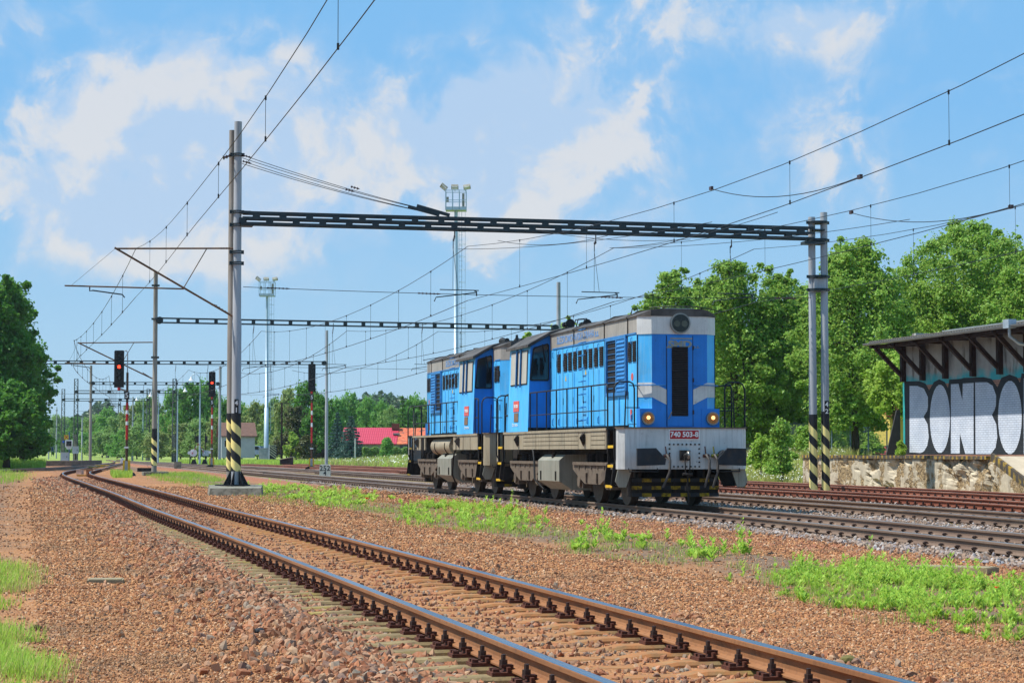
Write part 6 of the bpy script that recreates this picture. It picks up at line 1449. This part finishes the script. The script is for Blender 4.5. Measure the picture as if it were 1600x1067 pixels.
# ------------------------------------------------------------------ vegetation
def leafmat(name, dark_, mid, light_, trans=.35, rough=.5):
    s = NT(name); n1 = s.noise(.55, s.O, 3); n2 = s.noise(7.0, s.O, 2)
    c = s.mix(s.rng(n2, .35, .65), hexl(dark_), hexl(mid)); c = s.mix(s.rng(s.noise(11, s.O, 1), .56, .70, 0, .85), c, hexl(light_)); c = s.mix(s.rng(n1, .35, .65, 0, .45), c, hexl(mid))
    s.set(c, rough, 0, .35); tr = s.n('ShaderNodeBsdfTranslucent'); s.l(s.mix(.5, c, hexl(light_)), tr.inputs[0]); ms = s.n('ShaderNodeMixShader'); ms.inputs[0].default_value = trans
    s.l(s.b.outputs[0], ms.inputs[1]); s.l(tr.outputs[0], ms.inputs[2]); s.l(ms.outputs[0], s.o.inputs[0]); return s.m
lf_maple = leafmat('maple_leaves', '#558425', '#86b03c', '#cadb76', .35); lf_light = leafmat('light_young_leaves', '#739f2e', '#9fc044', '#cbdb74', .45); lf_dark = leafmat('dark_leaves', '#35641f', '#538a2c', '#83b747', .38)
lf_bush = leafmat('bush_leaves', '#668c45', '#86a958', '#aac478', .38); lf_olive = leafmat('olive_leaves', '#6e8745', '#93a65a', '#b6bf7c', .38); lf_spruce = leafmat('blue_spruce_needles', '#37574f', '#55796d', '#7d9c8d', .1); lf_brown = leafmat('browning_leaves', '#3c4a24', '#5f6635', '#857c4b', .2); lf_green2 = leafmat('fresh_green_leaves', '#558c36', '#74ab4a', '#9cc768', .4)
lf_far = leafmat('far_wood_leaves', '#33502f', '#47673c', '#5d7b4a', .1)
bark = mat('bark', hexl('#43382c'), .9, 0, .3, 5, bump=(.5, 20, .03))
def quads(P, Nn, size, g, shape=.75):
    """leaf sized faces: P centres, Nn normals"""
    n = len(P); a = g.normal(size=(n, 3)); t = np.cross(Nn, a); t /= np.linalg.norm(t, axis=1)[:, None]+1e-9; u = np.cross(Nn, t)
    s = (size*(.6+.8*g.random(n)))[:, None] if np.ndim(size) == 0 else size[:, None]
    fold = Nn*s*.18
    V = np.stack([P-t*s*.5, P-u*s*.5*shape+fold, P+t*s*.5, P+u*s*.5*shape+fold], 1).reshape(-1, 3)
    F = np.arange(n*4).reshape(n, 4); return V, F
def crown_points(g, n, H, Rr, z0, clumps, shape='round', rough=.16, open_=.0):
    """points in leaf clumps spread through a crown volume; returns points and outward normals"""
    C = []; rad = []; ph0 = g.random()*6.28
    while len(C) < clumps:
        u = g.random(); ph = g.random()*2*math.pi
        if shape == 'round': prof = math.sin(math.pi*min(1, .10+.86*u)**.85)**.62
        elif shape == 'cone': prof = (1-u)**.85
        elif shape == 'bush': prof = math.sqrt(max(0, 1-u*u))
        elif shape == 'tall': prof = math.sin(math.pi*(.12+.84*u)**.75)**.5*(1-.25*u)
        irr = 1+.22*math.sin(2*ph+ph0)+.16*math.sin(3*ph+7*u+ph0*2)+.14*math.sin(9*u+ph0*3)
        rr_ = Rr*prof*irr*(.35+.65*g.random()**.5); z = z0+(H-z0)*u
        if g.random() < .16: rr_ = max(rr_, Rr*prof*irr*(1.0+.22*g.random())); z += .04*H*g.random(); small = .45
        else: small = 1.0
        C.append((rr_*math.cos(ph), rr_*math.sin(ph), z)); rad.append(small*Rr*rough*(.35+1.35*g.random()**1.6)*(1.15-.5*u if shape == 'cone' else 1.0))
    C = np.array(C); rad = np.array(rad); k = g.integers(0, clumps, n)
    d = g.normal(size=(n, 3)); d /= np.linalg.norm(d, axis=1)[:, None]; r_ = rad[k]*g.random(n)**.45*(1+.25*g.normal(size=n))
    P = C[k]+d*r_[:, None]*np.array([1, 1, .8]); 
    nf = int(n*.30); k2 = g.integers(0, clumps, nf); f_ = g.random(nf)[:, None]; P[:nf] = C[k[:nf]]*(1-f_)+C[k2]*f_+g.normal(size=(nf, 3))*rad[k[:nf]][:, None]*.45
    lo_ = P[:, 2] < z0*.9; P[lo_, 2] = z0*.9+g.random(lo_.sum())*.6
    Nn = d*.7+g.normal(size=(n, 3))*.55+np.array([0, 0, .55]); Nn /= np.linalg.norm(Nn, axis=1)[:, None]; return P, Nn, C
def tree_parts(seed, H, Rr, z0, n, leaf, clumps, m, shape='round', rough=.16, trunk_r=.16, limbs=16, t=None):
    g = np.random.default_rng(seed); P, Nn, C = crown_points(g, n, H, Rr, z0, clumps, shape, rough)
    V, F = quads(P, Nn, leaf, g); cr = npmesh('crown', V, F, m, None, False, t)
    b = MB(); top = Vector((g.normal()*.1, g.normal()*.1, z0+(H-z0)*.75)); ps = [Vector((0, 0, -.3)), Vector((.04, 0, z0*.5)), Vector((g.normal()*.08, g.normal()*.08, z0+.2)), top]
    b.tube(ps, [trunk_r*1.25, trunk_r, trunk_r*.85, trunk_r*.25], 9)
    for i in range(limbs):
        c = Vector(C[int(g.integers(0, len(C)))]); s0 = ps[2].lerp(top, g.random()*.9); mid = s0.lerp(c, .5)+Vector((0, 0, .12*(c-s0).length)); b.tube([s0, mid, c], [trunk_r*.42, trunk_r*.26, .02], 5)
    b.build('trunk', bark, t); return t
def tree(label, x, D, ytop, halfw, seed, n, leaf, m, ybase=None, z0f=.2, clumps=60, shape='round', rough=.17, group=None, name='leafy_tree', cat='tree', base=None, trunk_r=.16, limbs=16):
    q = dpos(x, D); zb = base if base is not None else 0; H = (706-ytop)*D/3300+1.18-zb; Rr = halfw*D/3300
    T = thing(name, label, cat, (q.x, q.y, zb), 0, group); tree_parts(seed, H, Rr, H*z0f, n, leaf, clumps, m, shape, rough, trunk_r, limbs, T); return T
gM = 'tall leafy trees behind the platform'
RT = [('leafy tree whose top rises just behind the locomotive nose', 1052, 112, 420, 52, 11, 42000, .17, .25),
      ('broad leafy tree right of the locomotive and left of the two poles', 1150, 108, 414, 70, 12, 60000, .165, .12),
      ('leafy tree directly behind the two right hand striped poles', 1222, 110, 432, 58, 13, 46000, .165, .2),
      ('tall leafy tree with a visible trunk right of the two poles', 1336, 100, 380, 88, 14, 72000, .155, .20),
      ('large spreading leafy tree above the warehouse roof', 1512, 104, 352, 108, 15, 90000, .155, .22),
      ('leafy tree cut by the right picture edge above the gutter', 1625, 98, 395, 70, 16, 42000, .155, .22)]
for lab, x, D, yt, hw, sd, n, lf, zf in RT: tree(lab, x, D, yt, hw*1.18, sd, n, lf, lf_maple, base=.9, z0f=zf*.7, clumps=int(150+hw*1.4), rough=.115, group=gM, trunk_r=.19)
tree('lower bright yellow green tree just left of the warehouse corner', 1398, 93, 556, 46, 21, 20000, .15, lf_light, base=.9, z0f=.44, clumps=90, group=gM, trunk_r=.1)
for lab, x, D, yt, hw, sd in (('dense background tree filling the gap behind the locomotive nose tree', 1105, 128, 445, 80, 31), ('dense background tree behind the right hand poles', 1275, 126, 452, 85, 32), ('dense background tree left of the warehouse above its eave', 1425, 128, 455, 75, 33), ('dense background tree behind the warehouse roof', 1560, 126, 430, 90, 34)):
    tree(lab, x, D, yt, hw, sd, 38000, .24, lf_maple, base=.8, z0f=.02, clumps=160, rough=.14, group=gM)
tree('small leafy tree top showing above the rear of the front locomotive roof', 890, 140, 482, 24, 35, 5000, .2, lf_light, base=0, z0f=.3, clumps=30, rough=.25)
tree('low tree top peeping over the rear locomotive roof', 826, 150, 512, 22, 36, 4000, .22, lf_light, base=0, z0f=.3, clumps=26, rough=.25)
# undergrowth along the fence and beside the platform end
for i, (lab, x, D, yt, hw, m_) in enumerate((('dark green shrub at the end of the platform wall', 1222, 90, 662, 26, lf_maple), ('shrub in front of the cream shed corner', 1188, 95, 676, 18, lf_light), ('low shrub under the tree beside the fence posts', 1262, 99, 668, 34, lf_maple), ('shrub left of the tall tree trunk', 1296, 106, 662, 26, lf_light), ('shrub right of the tall tree trunk', 1345, 107, 676, 34, lf_maple), ('leafy weed clump at the warehouse corner', 1408, 78, 690, 7, lf_light))):
    tree(lab, x, D, yt, hw, 50+i, 5200, .13, m_, base=(.25, .4, .95, 1., 1., 1.03)[i], z0f=.0, clumps=26, shape='bush', rough=.28, name='shrub', cat='shrub', trunk_r=.03, limbs=6)
# dark trees at the left edge
gL = 'dark trees at the left edge'
for lab, x, D, yt, hw, sd, n in (('big dark tree filling the left edge with a ragged crown', -8, 168, 430, 78, 41, 70000), ('lower dark tree under the big one reaching right', 34, 176, 520, 56, 42, 30000), ('dark shrubby tree at the far left bottom', 10, 160, 600, 66, 43, 24000)):
    tree(lab, x, D, yt, hw, sd, n, .30, lf_dark, base=.3, z0f=.06, clumps=190, rough=.125, group=gL, trunk_r=.25)
# hillside bushes and woods along the far side
gB = 'bushes and trees on the far side of the yard'
desc = {0: 'mid green rounded bush', 1: 'olive green bush', 2: 'fresh green tree', 3: 'dark tree'}
prot = {}
for k, m_ in enumerate((lf_bush, lf_olive, lf_green2, lf_dark)):
    for v in range(2): prot[(k, v)] = (60+k*10+v, m_)
cache = {}
def bush(label, x, D, ytop, hw, kind, v, base=.5, zf=.0, group=gB, n=7000):
    q = dpos(x, D); H = (706-ytop)*D/3300+1.18-base; Rr = hw*D/3300; T = thing('leafy_tree' if ytop < 650 else 'bush', label, 'tree' if ytop < 650 else 'bush', (q.x, q.y, base), v*1.3+x, group)
    key = (kind, v)
    if key not in cache:
        sd, m_ = prot[key]; tree_parts(sd, 6.0, 3.0, .1, n, .34, 60, m_, 'bush' if v else 'tall', .2, .12, 10, T); cache[key] = T
        T.scale = (Rr/3.0, Rr/3.0, H/6.0); return T
    for ch in cache[key].children: c = ch.copy(); COL.objects.link(c); c.parent = T
    T.scale = (Rr/3.0, Rr/3.0, H/6.0); return T
BL = [(92, 700, 650, 20, 0, 'hazy bush behind the far left poles'), (118, 520, 654, 22, 3, 'dark hazy tree beyond the crossing light'), (146, 440, 650, 24, 0, 'hillside bush behind the fourth gantry left pole'), (166, 410, 642, 22, 2, 'hillside bush left of the thin lattice masts'),
      (183, 380, 650, 22, 0, 'pale bush directly behind the tall red signal'), (206, 370, 634, 24, 1, 'olive bush behind the lattice masts'), (232, 360, 622, 26, 0, 'higher bush behind the striped pole'), (252, 345, 648, 24, 1, 'low olive bush right of the striped pole'),
      (272, 340, 612, 26, 2, 'tree behind the right lattice mast'), (298, 330, 604, 30, 3, 'tall rounded tree behind the swan neck lamp'), (322, 335, 600, 26, 2, 'tallest tree behind the cottage signal'), (282, 300, 662, 28, 1, 'wide olive bush above the barrier'), (310, 296, 656, 24, 0, 'rounded bush behind the barrier'), (338, 290, 652, 20, 1, 'olive bush left of the white cottage'),
      (350, 320, 630, 24, 3, 'dark tree behind the white cottage'), (378, 322, 636, 24, 2, 'green tree above the cottage roof'), (402, 318, 632, 24, 1, 'olive tree right of the cottage roof'), (428, 310, 628, 24, 0, 'tree behind the far floodlight mast'), (448, 300, 612, 26, 1, 'tall olive tree right of the floodlight mast'),
      (478, 292, 602, 30, 3, 'tall dark tree behind the unlit signal'), (500, 288, 618, 26, 3, 'dark tree right of the unlit signal'), (528, 330, 628, 24, 2, 'fresh green tree left of the plain pole'), (548, 335, 618, 22, 2, 'green tree above the blue spruces'), (574, 330, 626, 22, 2, 'rounded tree over the red roof left part'), (594, 325, 630, 20, 2, 'rounded tree over the middle of the red roof'),
      (612, 320, 640, 22, 0, 'low tree above the roof join'), (645, 330, 622, 26, 2, 'tree behind the dark conifer'), (672, 330, 630, 26, 0, 'tree behind the rear locomotive end'), (700, 330, 650, 30, 0, 'bush behind the coupled locomotives'),
      (214, 300, 668, 24, 0, 'low bush beside the striped pole foot'), (246, 285, 676, 22, 1, 'low bush right behind the striped pole'), (190, 330, 674, 20, 2, 'low bush below the tall red signal'), (160, 360, 676, 22, 0, 'low bush right of the concrete ledge'), (132, 400, 678, 20, 2, 'low bush above the concrete ledge')]
for i, (x, D, yt, hw, kd, lab) in enumerate(BL): bush(lab, x, D, yt, hw*1.12, kd, i % 2, base=.4 if D < 400 else .9)
# garden trees in front of the houses
for lab, x, D, yt, hw, sd, m_, sh, n in (('browning tall garden tree left of the unlit signal', 462, 256, 634, 26, 71, lf_brown, 'tall', 9000), ('dark dense garden tree around the unlit signal', 492, 254, 640, 26, 72, lf_dark, 'tall', 9000), ('low green garden shrub by the brown pole', 456, 250, 676, 14, 73, lf_light, 'bush', 3500), ('shrub at the foot of the unlit signal trees', 478, 249, 682, 16, 74, lf_brown, 'bush', 3500)):
    tree(lab, x, D, yt, hw, sd, n, .28, m_, base=.45, z0f=.02, clumps=60, shape=sh, rough=.2, group='garden trees by the houses', name='garden_tree')
def spruce(label, x, D, ytop, hw, seed, m_, n=9000, base=.4):
    q = dpos(x, D); H = (706-ytop)*D/3300+1.18-base; Rr = hw*D/3300; T = thing('spruce_tree', label, 'spruce', (q.x, q.y, base), 0, 'conifers by the houses'); g = np.random.default_rng(seed)
    tiers = 15; P = []; Nn = []
    for i in range(tiers):
        u = i/tiers; z = H*(.03+.95*u); r0 = Rr*(1-u)**.9+.08; nb = max(5, int(15*(1-u)+4))
        for k in range(nb):
            ph = 2*math.pi*(k+g.random()*.7)/nb; L_ = r0*(.75+.4*g.random()); m = int(n*(r0/Rr+.1)/(tiers*nb*.6)); s = g.random(m)**.7*L_
            w_ = (g.random(m)-.5)*.42*(1-.45*s/L_)*min(1, r0); dz = -.22*s-.06*s*s/L_+(g.random(m)-.5)*.22+.12*(s/L_)**3*L_
            P.append(np.stack([s*math.cos(ph)-w_*math.sin(ph), s*math.sin(ph)+w_*math.cos(ph), z+dz], 1)); 
    P = np.concatenate(P); Nn = g.normal(size=P.shape)*.6+np.array([0, 0, .8]); Nn /= np.linalg.norm(Nn, axis=1)[:, None]
    V, F = quads(P, Nn, .20, g, .5); npmesh('crown', V, F, m_, None, False, T); b = MB(); b.tube([(0, 0, -.3), (0, 0, H*.95)], [.16, .03], 8); b.build('trunk', bark, T); return T
spruce('left blue spruce beside the plain pole', 527, 248, 640, 20, 81, lf_spruce); spruce('right blue spruce in front of the red roof', 548, 243, 646, 26, 82, lf_spruce); spruce('dark pointed conifer behind the orange roof', 629, 278, 612, 15, 83, lf_dark)
tree('round light green bush in front of the house hedge', 604, 238, 686, 12, 84, 3500, .2, lf_green2, base=.4, z0f=.0, clumps=26, shape='bush', rough=.3, name='bush', cat='bush', trunk_r=.03, limbs=5)
g = np.random.default_rng(5); n = 16000; x_ = 566+100*g.random(n); P = []
qa, qb = dpos(566, 242), dpos(668, 242); f = g.random(n); base_ = np.array([qa.x, qa.y])[None]+(np.array([qb.x-qa.x, qb.y-qa.y]))[None]*f[:, None]; P = np.stack([base_[:, 0], base_[:, 1]+(g.random(n)-.5)*1.2, .4+1.25*g.random(n)+.12*np.sin(f*40)], 1); Nn = g.normal(size=(n, 3)); Nn /= np.linalg.norm(Nn, axis=1)[:, None]
V, F = quads(P, Nn, .2, g); o = npmesh('hedge', V, F, lf_bush); tag(o, 'clipped green hedge along the front of the grey houses', 'hedge')
# far woods: low bluish ridge
def wood_mass(name, xa, xb, D, prof, n, leaf, seed):
    g = np.random.default_rng(seed); f = g.random(n); px_ = xa+(xb-xa)*f; top = np.interp(px_, *zip(*prof)); zt = (706-top)*D/3300+1.18; q = [dpos(float(x), D) for x in (xa, xb)]
    X = q[0].x+(q[1].x-q[0].x)*f; Y = q[0].y+(q[1].y-q[0].y)*f+g.random(n)*D*.06; lump = np.sin(px_*.9)*.04+np.sin(px_*.37+1)*.05; z = 1.0+(zt-1)*(1+lump)*g.random(n)**.6
    P = np.stack([X, Y, z], 1); Nn = g.normal(size=(n, 3))+np.array([0, -.3, .6]); Nn /= np.linalg.norm(Nn, axis=1)[:, None]; V, F = quads(P, Nn, leaf, g); o = npmesh(name, V, F, lf_far); o['kind'] = 'stuff'; return o
wood_mass('far_woods', -200, 420, 900, [(-200, 655), (60, 660), (90, 662), (140, 645), (150, 632), (170, 630), (190, 655), (240, 648), (330, 640), (420, 650)], 60000, 1.9, 1)
wood_mass('far_woods', 380, 1900, 800, [(380, 645), (455, 640), (560, 640), (575, 625), (600, 617), (625, 622), (645, 626), (700, 640), (1000, 640), (1900, 640)], 110000, 1.9, 2)
# ---- grass and weeds
grm = leafmat('weed_green', '#75a22c', '#9fc840', '#d0e26e', .42, .6); grd = leafmat('dry_grass', '#8f9a4a', '#b1ad63', '#cfc48a', .3, .7)
def in_poly(px_, py_, poly):
    c = np.zeros(len(px_), bool); j = len(poly)-1
    for i in range(len(poly)):
        (xi, yi), (xj, yj) = poly[i], poly[j]; k = ((yi > py_) != (yj > py_)) & (px_ < (xj-xi)*(py_-yi)/(yj-yi+1e-9)+xi); c ^= k; j = i
    return c
def ground_pts(poly, n, g, zofs=0.):
    """random ground points inside an area outlined on the ground"""
    W_ = []
    for x, y in poly:
        d = _f+_r*((x-800)/FOC)-_u*((y-533.5)/FOC); k = (-.2-EYE.z)/d.z; W_.append((EYE.x+d.x*k, EYE.y+d.y*k))
    xs_ = [p[0] for p in W_]; ys_ = [p[1] for p in W_]; out = []
    X = np.empty(0); Y = np.empty(0)
    for _ in range(60):
        a = min(xs_)+(max(xs_)-min(xs_))*g.random(n*2); b_ = min(ys_)+(max(ys_)-min(ys_))*g.random(n*2); k = in_poly(a, b_, W_); X = np.concatenate([X, a[k]]); Y = np.concatenate([Y, b_[k]])
        if len(X) >= n: break
    return X[:n], Y[:n]
def patchy(X, Y, thr=-.06):
    return (vnoise(X, Y, .45, 31)+.6*vnoise(X, Y, .17, 32)+.5*vnoise(X, Y, 1.3, 33)) > thr
def blades(name, X, Y, h, w, g, m, lean=.35, z=None, gaps=True):
    if gaps and len(Y) and Y.min() < 95: jit = .06*np.clip(Y/20, .5, 3); X = X+g.normal(size=len(X))*jit*1.5; Y = Y+g.normal(size=len(Y))*jit*2
    if gaps and len(Y) and Y.min() < 95: k_ = patchy(X, Y, .06); X, Y = X[k_], Y[k_]
    n = len(X); Z = zat(X, Y)-.01 if z is None else z; ph = g.random(n)*6.28; ln = h*(.5+.7*g.random(n)); le = lean*ln*g.random(n); dx, dy = np.cos(ph), np.sin(ph); wx, wy = -dy*w*.5, dx*w*.5
    b0 = np.stack([X-wx, Y-wy, Z], 1); b1 = np.stack([X+wx, Y+wy, Z], 1); m0 = np.stack([X+dx*le*.35-wx*.8, Y+dy*le*.35-wy*.8, Z+ln*.55], 1); m1 = np.stack([X+dx*le*.35+wx*.8, Y+dy*le*.35+wy*.8, Z+ln*.55], 1); t_ = np.stack([X+dx*le, Y+dy*le, Z+ln], 1)
    t2 = t_+np.stack([wx, wy, wx*0], 1)*.25
    V = np.stack([b0, b1, m1, m0, t2, t_], 1).reshape(-1, 3); i = np.arange(n)[:, None]*6; F = np.concatenate([i+np.array([0, 1, 2, 3]), i+np.array([3, 2, 4, 5])]); o = npmesh(name, V, F, m); o['kind'] = 'stuff'; return o
def weeds(name, poly, clusters, stems, h, g, m, leaf=.022, spread=.28, nl=16):
    """leafy upright weeds: short stems each set with narrow leaves"""
    cx, cy = ground_pts(poly, clusters, g); X = np.repeat(cx, stems)+g.normal(size=clusters*stems)*spread*1.3; Y = np.repeat(cy, stems)+g.normal(size=clusters*stems)*spread; hs = h*(.25+.95*g.random(len(X))**2.2)*np.repeat(.6+.7*g.random(clusters), stems)
    k_ = patchy(X, Y, .10); X, Y, hs = X[k_], Y[k_], hs[k_]; Z = zat(X, Y); n = len(X); lx = np.repeat(X, nl); ly = np.repeat(Y, nl); lz = np.repeat(Z, nl); lh = np.repeat(hs, nl); u = g.random(n*nl); ph = g.random(n*nl)*6.28; tilt = np.repeat(g.normal(size=n)*.12, nl)
    r0 = .25*leaf; P0 = np.stack([lx+tilt*lh*u, ly, lz+lh*u], 1); L_ = leaf*(1.6-.7*u)*(.7+.6*g.random(n*nl)); dx, dy = np.cos(ph), np.sin(ph); P1 = P0+np.stack([dx*L_, dy*L_, L_*(.75+.3*g.random(n*nl))], 1); md = (P0+P1)/2; side = np.stack([-dy, dx, dx*0], 1)*(L_*.24)[:, None]
    V = np.stack([P0, md-side, P1, md+side], 1).reshape(-1, 3); F = np.arange(len(P0)*4).reshape(-1, 4); o = npmesh(name, V, F, m); o['kind'] = 'stuff'
    blades(name+'_stems', X, Y, h*.6, .006, g, m, .1); return o
g = np.random.default_rng(9)
weeds('weeds', [(1215, 893), (1330, 882), (1480, 898), (1600, 912), (1680, 930), (1700, 1010), (1600, 990), (1480, 972), (1330, 950), (1230, 915)], 210, 9, .22, g, grm, .034, .16, 22)
blades('grass_blades', *ground_pts([(1200, 890), (1330, 876), (1480, 890), (1700, 920), (1700, 1010), (1600, 995), (1480, 978), (1310, 955), (1210, 918)], 9000, g), .10, .006, g, grm)
weeds('weeds', [(610, 800), (690, 785), (800, 795), (850, 820), (840, 832), (760, 830), (650, 815)], 95, 7, .27, g, grm, .055, .22, 18)
blades('grass_blades', *ground_pts([(590, 797), (690, 783), (810, 795), (870, 822), (850, 838), (740, 834), (640, 818)], 6000, g), .12, .009, g, grm)
weeds('weeds', [(395, 765), (440, 757), (540, 768), (595, 785), (585, 795), (500, 788), (420, 778)], 100, 6, .25, g, grm, .08, .3, 14)
blades('grass_blades', *ground_pts([(385, 768), (440, 756), (540, 766), (600, 785), (590, 798), (500, 792), (410, 782)], 8000, g), .13, .012, g, grm)
blades('grass_blades', *ground_pts([(232, 740), (300, 738), (345, 748), (345, 765), (300, 758), (250, 750)], 10000, g), .18, .018, g, grm)
blades('grass_blades', *ground_pts([(172, 741), (208, 741), (206, 746), (176, 746)], 1500, g), .35, .03, g, grm)
blades('grass_blades', *ground_pts([(860, 835), (960, 845), (1180, 872), (1170, 885), (1040, 880), (900, 862)], 1300, g), .10, .008, g, grm)
weeds('weeds', [(870, 838), (960, 838), (1130, 862), (1120, 876), (980, 866), (900, 858)], 16, 7, .26, g, grm, .06, .09, 18)
for px_, py_, hh in ((945, 838, .45), (640, 800, .4), (1163, 862, .33), (1290, 876, .36), (1245, 900, .3), (1335, 905, .42), (1488, 908, .45), (1540, 915, .36), (790, 800, .42), (1085, 870, .3), (900, 850, .3)):
    q = [(px_-6, py_-3), (px_+6, py_-3), (px_+6, py_+3), (px_-6, py_+3)]; weeds('tall_weeds', q, 3, 3, hh, g, grm, .045, .05, 30)
blades('grass_blades', *ground_pts([(-120, 990), (0, 985), (60, 1000), (85, 1040), (70, 1085), (-120, 1100)], 6500, g), .13, .006, g, grm, .8)
blades('grass_blades', *ground_pts([(-100, 885), (0, 884), (46, 893), (40, 912), (0, 925), (-100, 930)], 3000, g), .15, .008, g, grm, .8)
blades('grass_blades', *ground_pts([(-60, 935), (10, 937), (22, 945), (0, 953), (-60, 955)], 700, g), .10, .008, g, grm, .7)
blades('grass_blades', *ground_pts([(-120, 737), (0, 737), (45, 742), (30, 752), (0, 757), (-120, 760)], 9000, g), .30, .02, g, grm, .5)
def free_grass(name, x0, x1, y0, y1, n, h, w, m, jit=0):
    X = x0+(x1-x0)*g.random(n); Y = y0+(y1-y0)*g.random(n); return blades(name, X, Y, h, w, g, m, .5)
free_grass('verge_grass', -16, -4.5, 105, 175, 26000, .55, .05, grm); free_grass('verge_grass', -9, 1.5, 172, 200, 9000, .8, .06, grm)
free_grass('platform_grass', 30.5, 33.2, 73.9, 79.0, 5200, .32, .018, grm); free_grass('platform_grass', 30.6, 37, 79.5, 102, 20000, .42, .025, grd); free_grass('platform_grass', 30.5, 31.6, 73.9, 79.0, 1800, .28, .016, grd)
free_grass('meadow_grass', 30.3, 60, 125, 175, 16000, .4, .05, grd); free_grass('meadow_grass', 29, 80, 175, 250, 26000, .6, .08, grd); free_grass('meadow_grass', 29, 80, 175, 250, 22000, .5, .08, grm)
free_grass('meadow_grass', 18, 30, 214, 262, 9000, .5, .07, grm)
for poly in ([(1190, 885), (1330, 874), (1480, 888), (1700, 915), (1700, 1020), (1500, 990), (1300, 962), (1200, 925)], [(585, 795), (690, 781), (815, 793), (880, 824), (850, 842), (740, 838), (630, 820)], [(380, 768), (440, 755), (545, 765), (610, 786), (590, 800), (500, 795), (405, 784)], [(860, 833), (980, 843), (1200, 873), (1180, 890), (1040, 884), (890, 864)], [(-120, 985), (10, 980), (95, 1020), (100, 1090), (-120, 1100)], [(-100, 880), (60, 885), (60, 920), (0, 930), (-100, 935)]):
    X_, Y_ = ground_pts(poly, 3200, g); blades('dry_blades', X_, Y_, .10, .005+.0002*float(Y_.mean()), g, grd, .9)
# small white flowers and a few poppies
wf_ = mat('white_petals', hexl('#e2e2d6'), .7); pop = mat('poppy_red', hexl('#e0491c'), .6)
for nm, x0, x1, y0, y1, n, m_, s_, hz in (('white_flowers', 30.5, 36, 80, 101, 1400, wf_, .05, .38), ('white_flowers', 30.4, 32.5, 74, 79, 350, wf_, .03, .28), ('white_flowers', 31, 70, 150, 245, 2600, wf_, .16, .5)):
    X = x0+(x1-x0)*g.random(n); Y = y0+(y1-y0)*g.random(n); P = np.stack([X, Y, zat(X, Y)+hz*(.6+.5*g.random(n))], 1); Nn = g.normal(size=(n, 3))*.4+np.array([-.3, -.3, .8]); Nn /= np.linalg.norm(Nn, axis=1)[:, None]; V, F = quads(P, Nn, s_, g, 1.0); npmesh(nm, V, F, m_)['kind'] = 'stuff'
for px_, py_, D, lab in ((1557, 948, 19, 'single orange poppy in the right weed patch'), (573, 783, 55, 'single orange poppy left of the middle weeds')):
    q = at(px_, py_, D); z_ = float(zat(np.array([q.x]), np.array([q.y]))[0]); T = thing('poppy', lab, 'flower', (q.x, q.y, z_), 0); b = MB(); s_ = D*.0011
    for k in range(4): a_ = k*math.pi/2; b.add([(0, 0, .18), (s_*math.cos(a_-.6), s_*math.sin(a_-.6), .18+s_*.7), (s_*1.1*math.cos(a_), s_*1.1*math.sin(a_), .18+s_*.9), (s_*math.cos(a_+.6), s_*math.sin(a_+.6), .18+s_*.7)], [(0, 1, 2, 3)])
    b.build('petals', pop, T); b = MB(); b.tube([(0, 0, 0), (.01, 0, .18)], .004, 4); b.build('stem', grm, T)
# ------------------------------------------------------------------ air
hz = bpy.data.materials.new('thin_air'); hz.use_nodes = True; t = hz.node_tree; t.nodes.clear()
o_ = t.nodes.new('ShaderNodeOutputMaterial'); v_ = t.nodes.new('ShaderNodeVolumePrincipled'); t.links.new(v_.outputs[0], o_.inputs['Volume'])
v_.inputs['Color'].default_value = (.80, .88, 1.0, 1); v_.inputs['Density'].default_value = .00010; v_.inputs['Anisotropy'].default_value = .25
b = MB(); b.box(-1600, 2300, -60, 4100, -3, 34); hob = b.build('haze', hz); hob['kind'] = 'stuff'
S.cycles.volume_bounces = 0
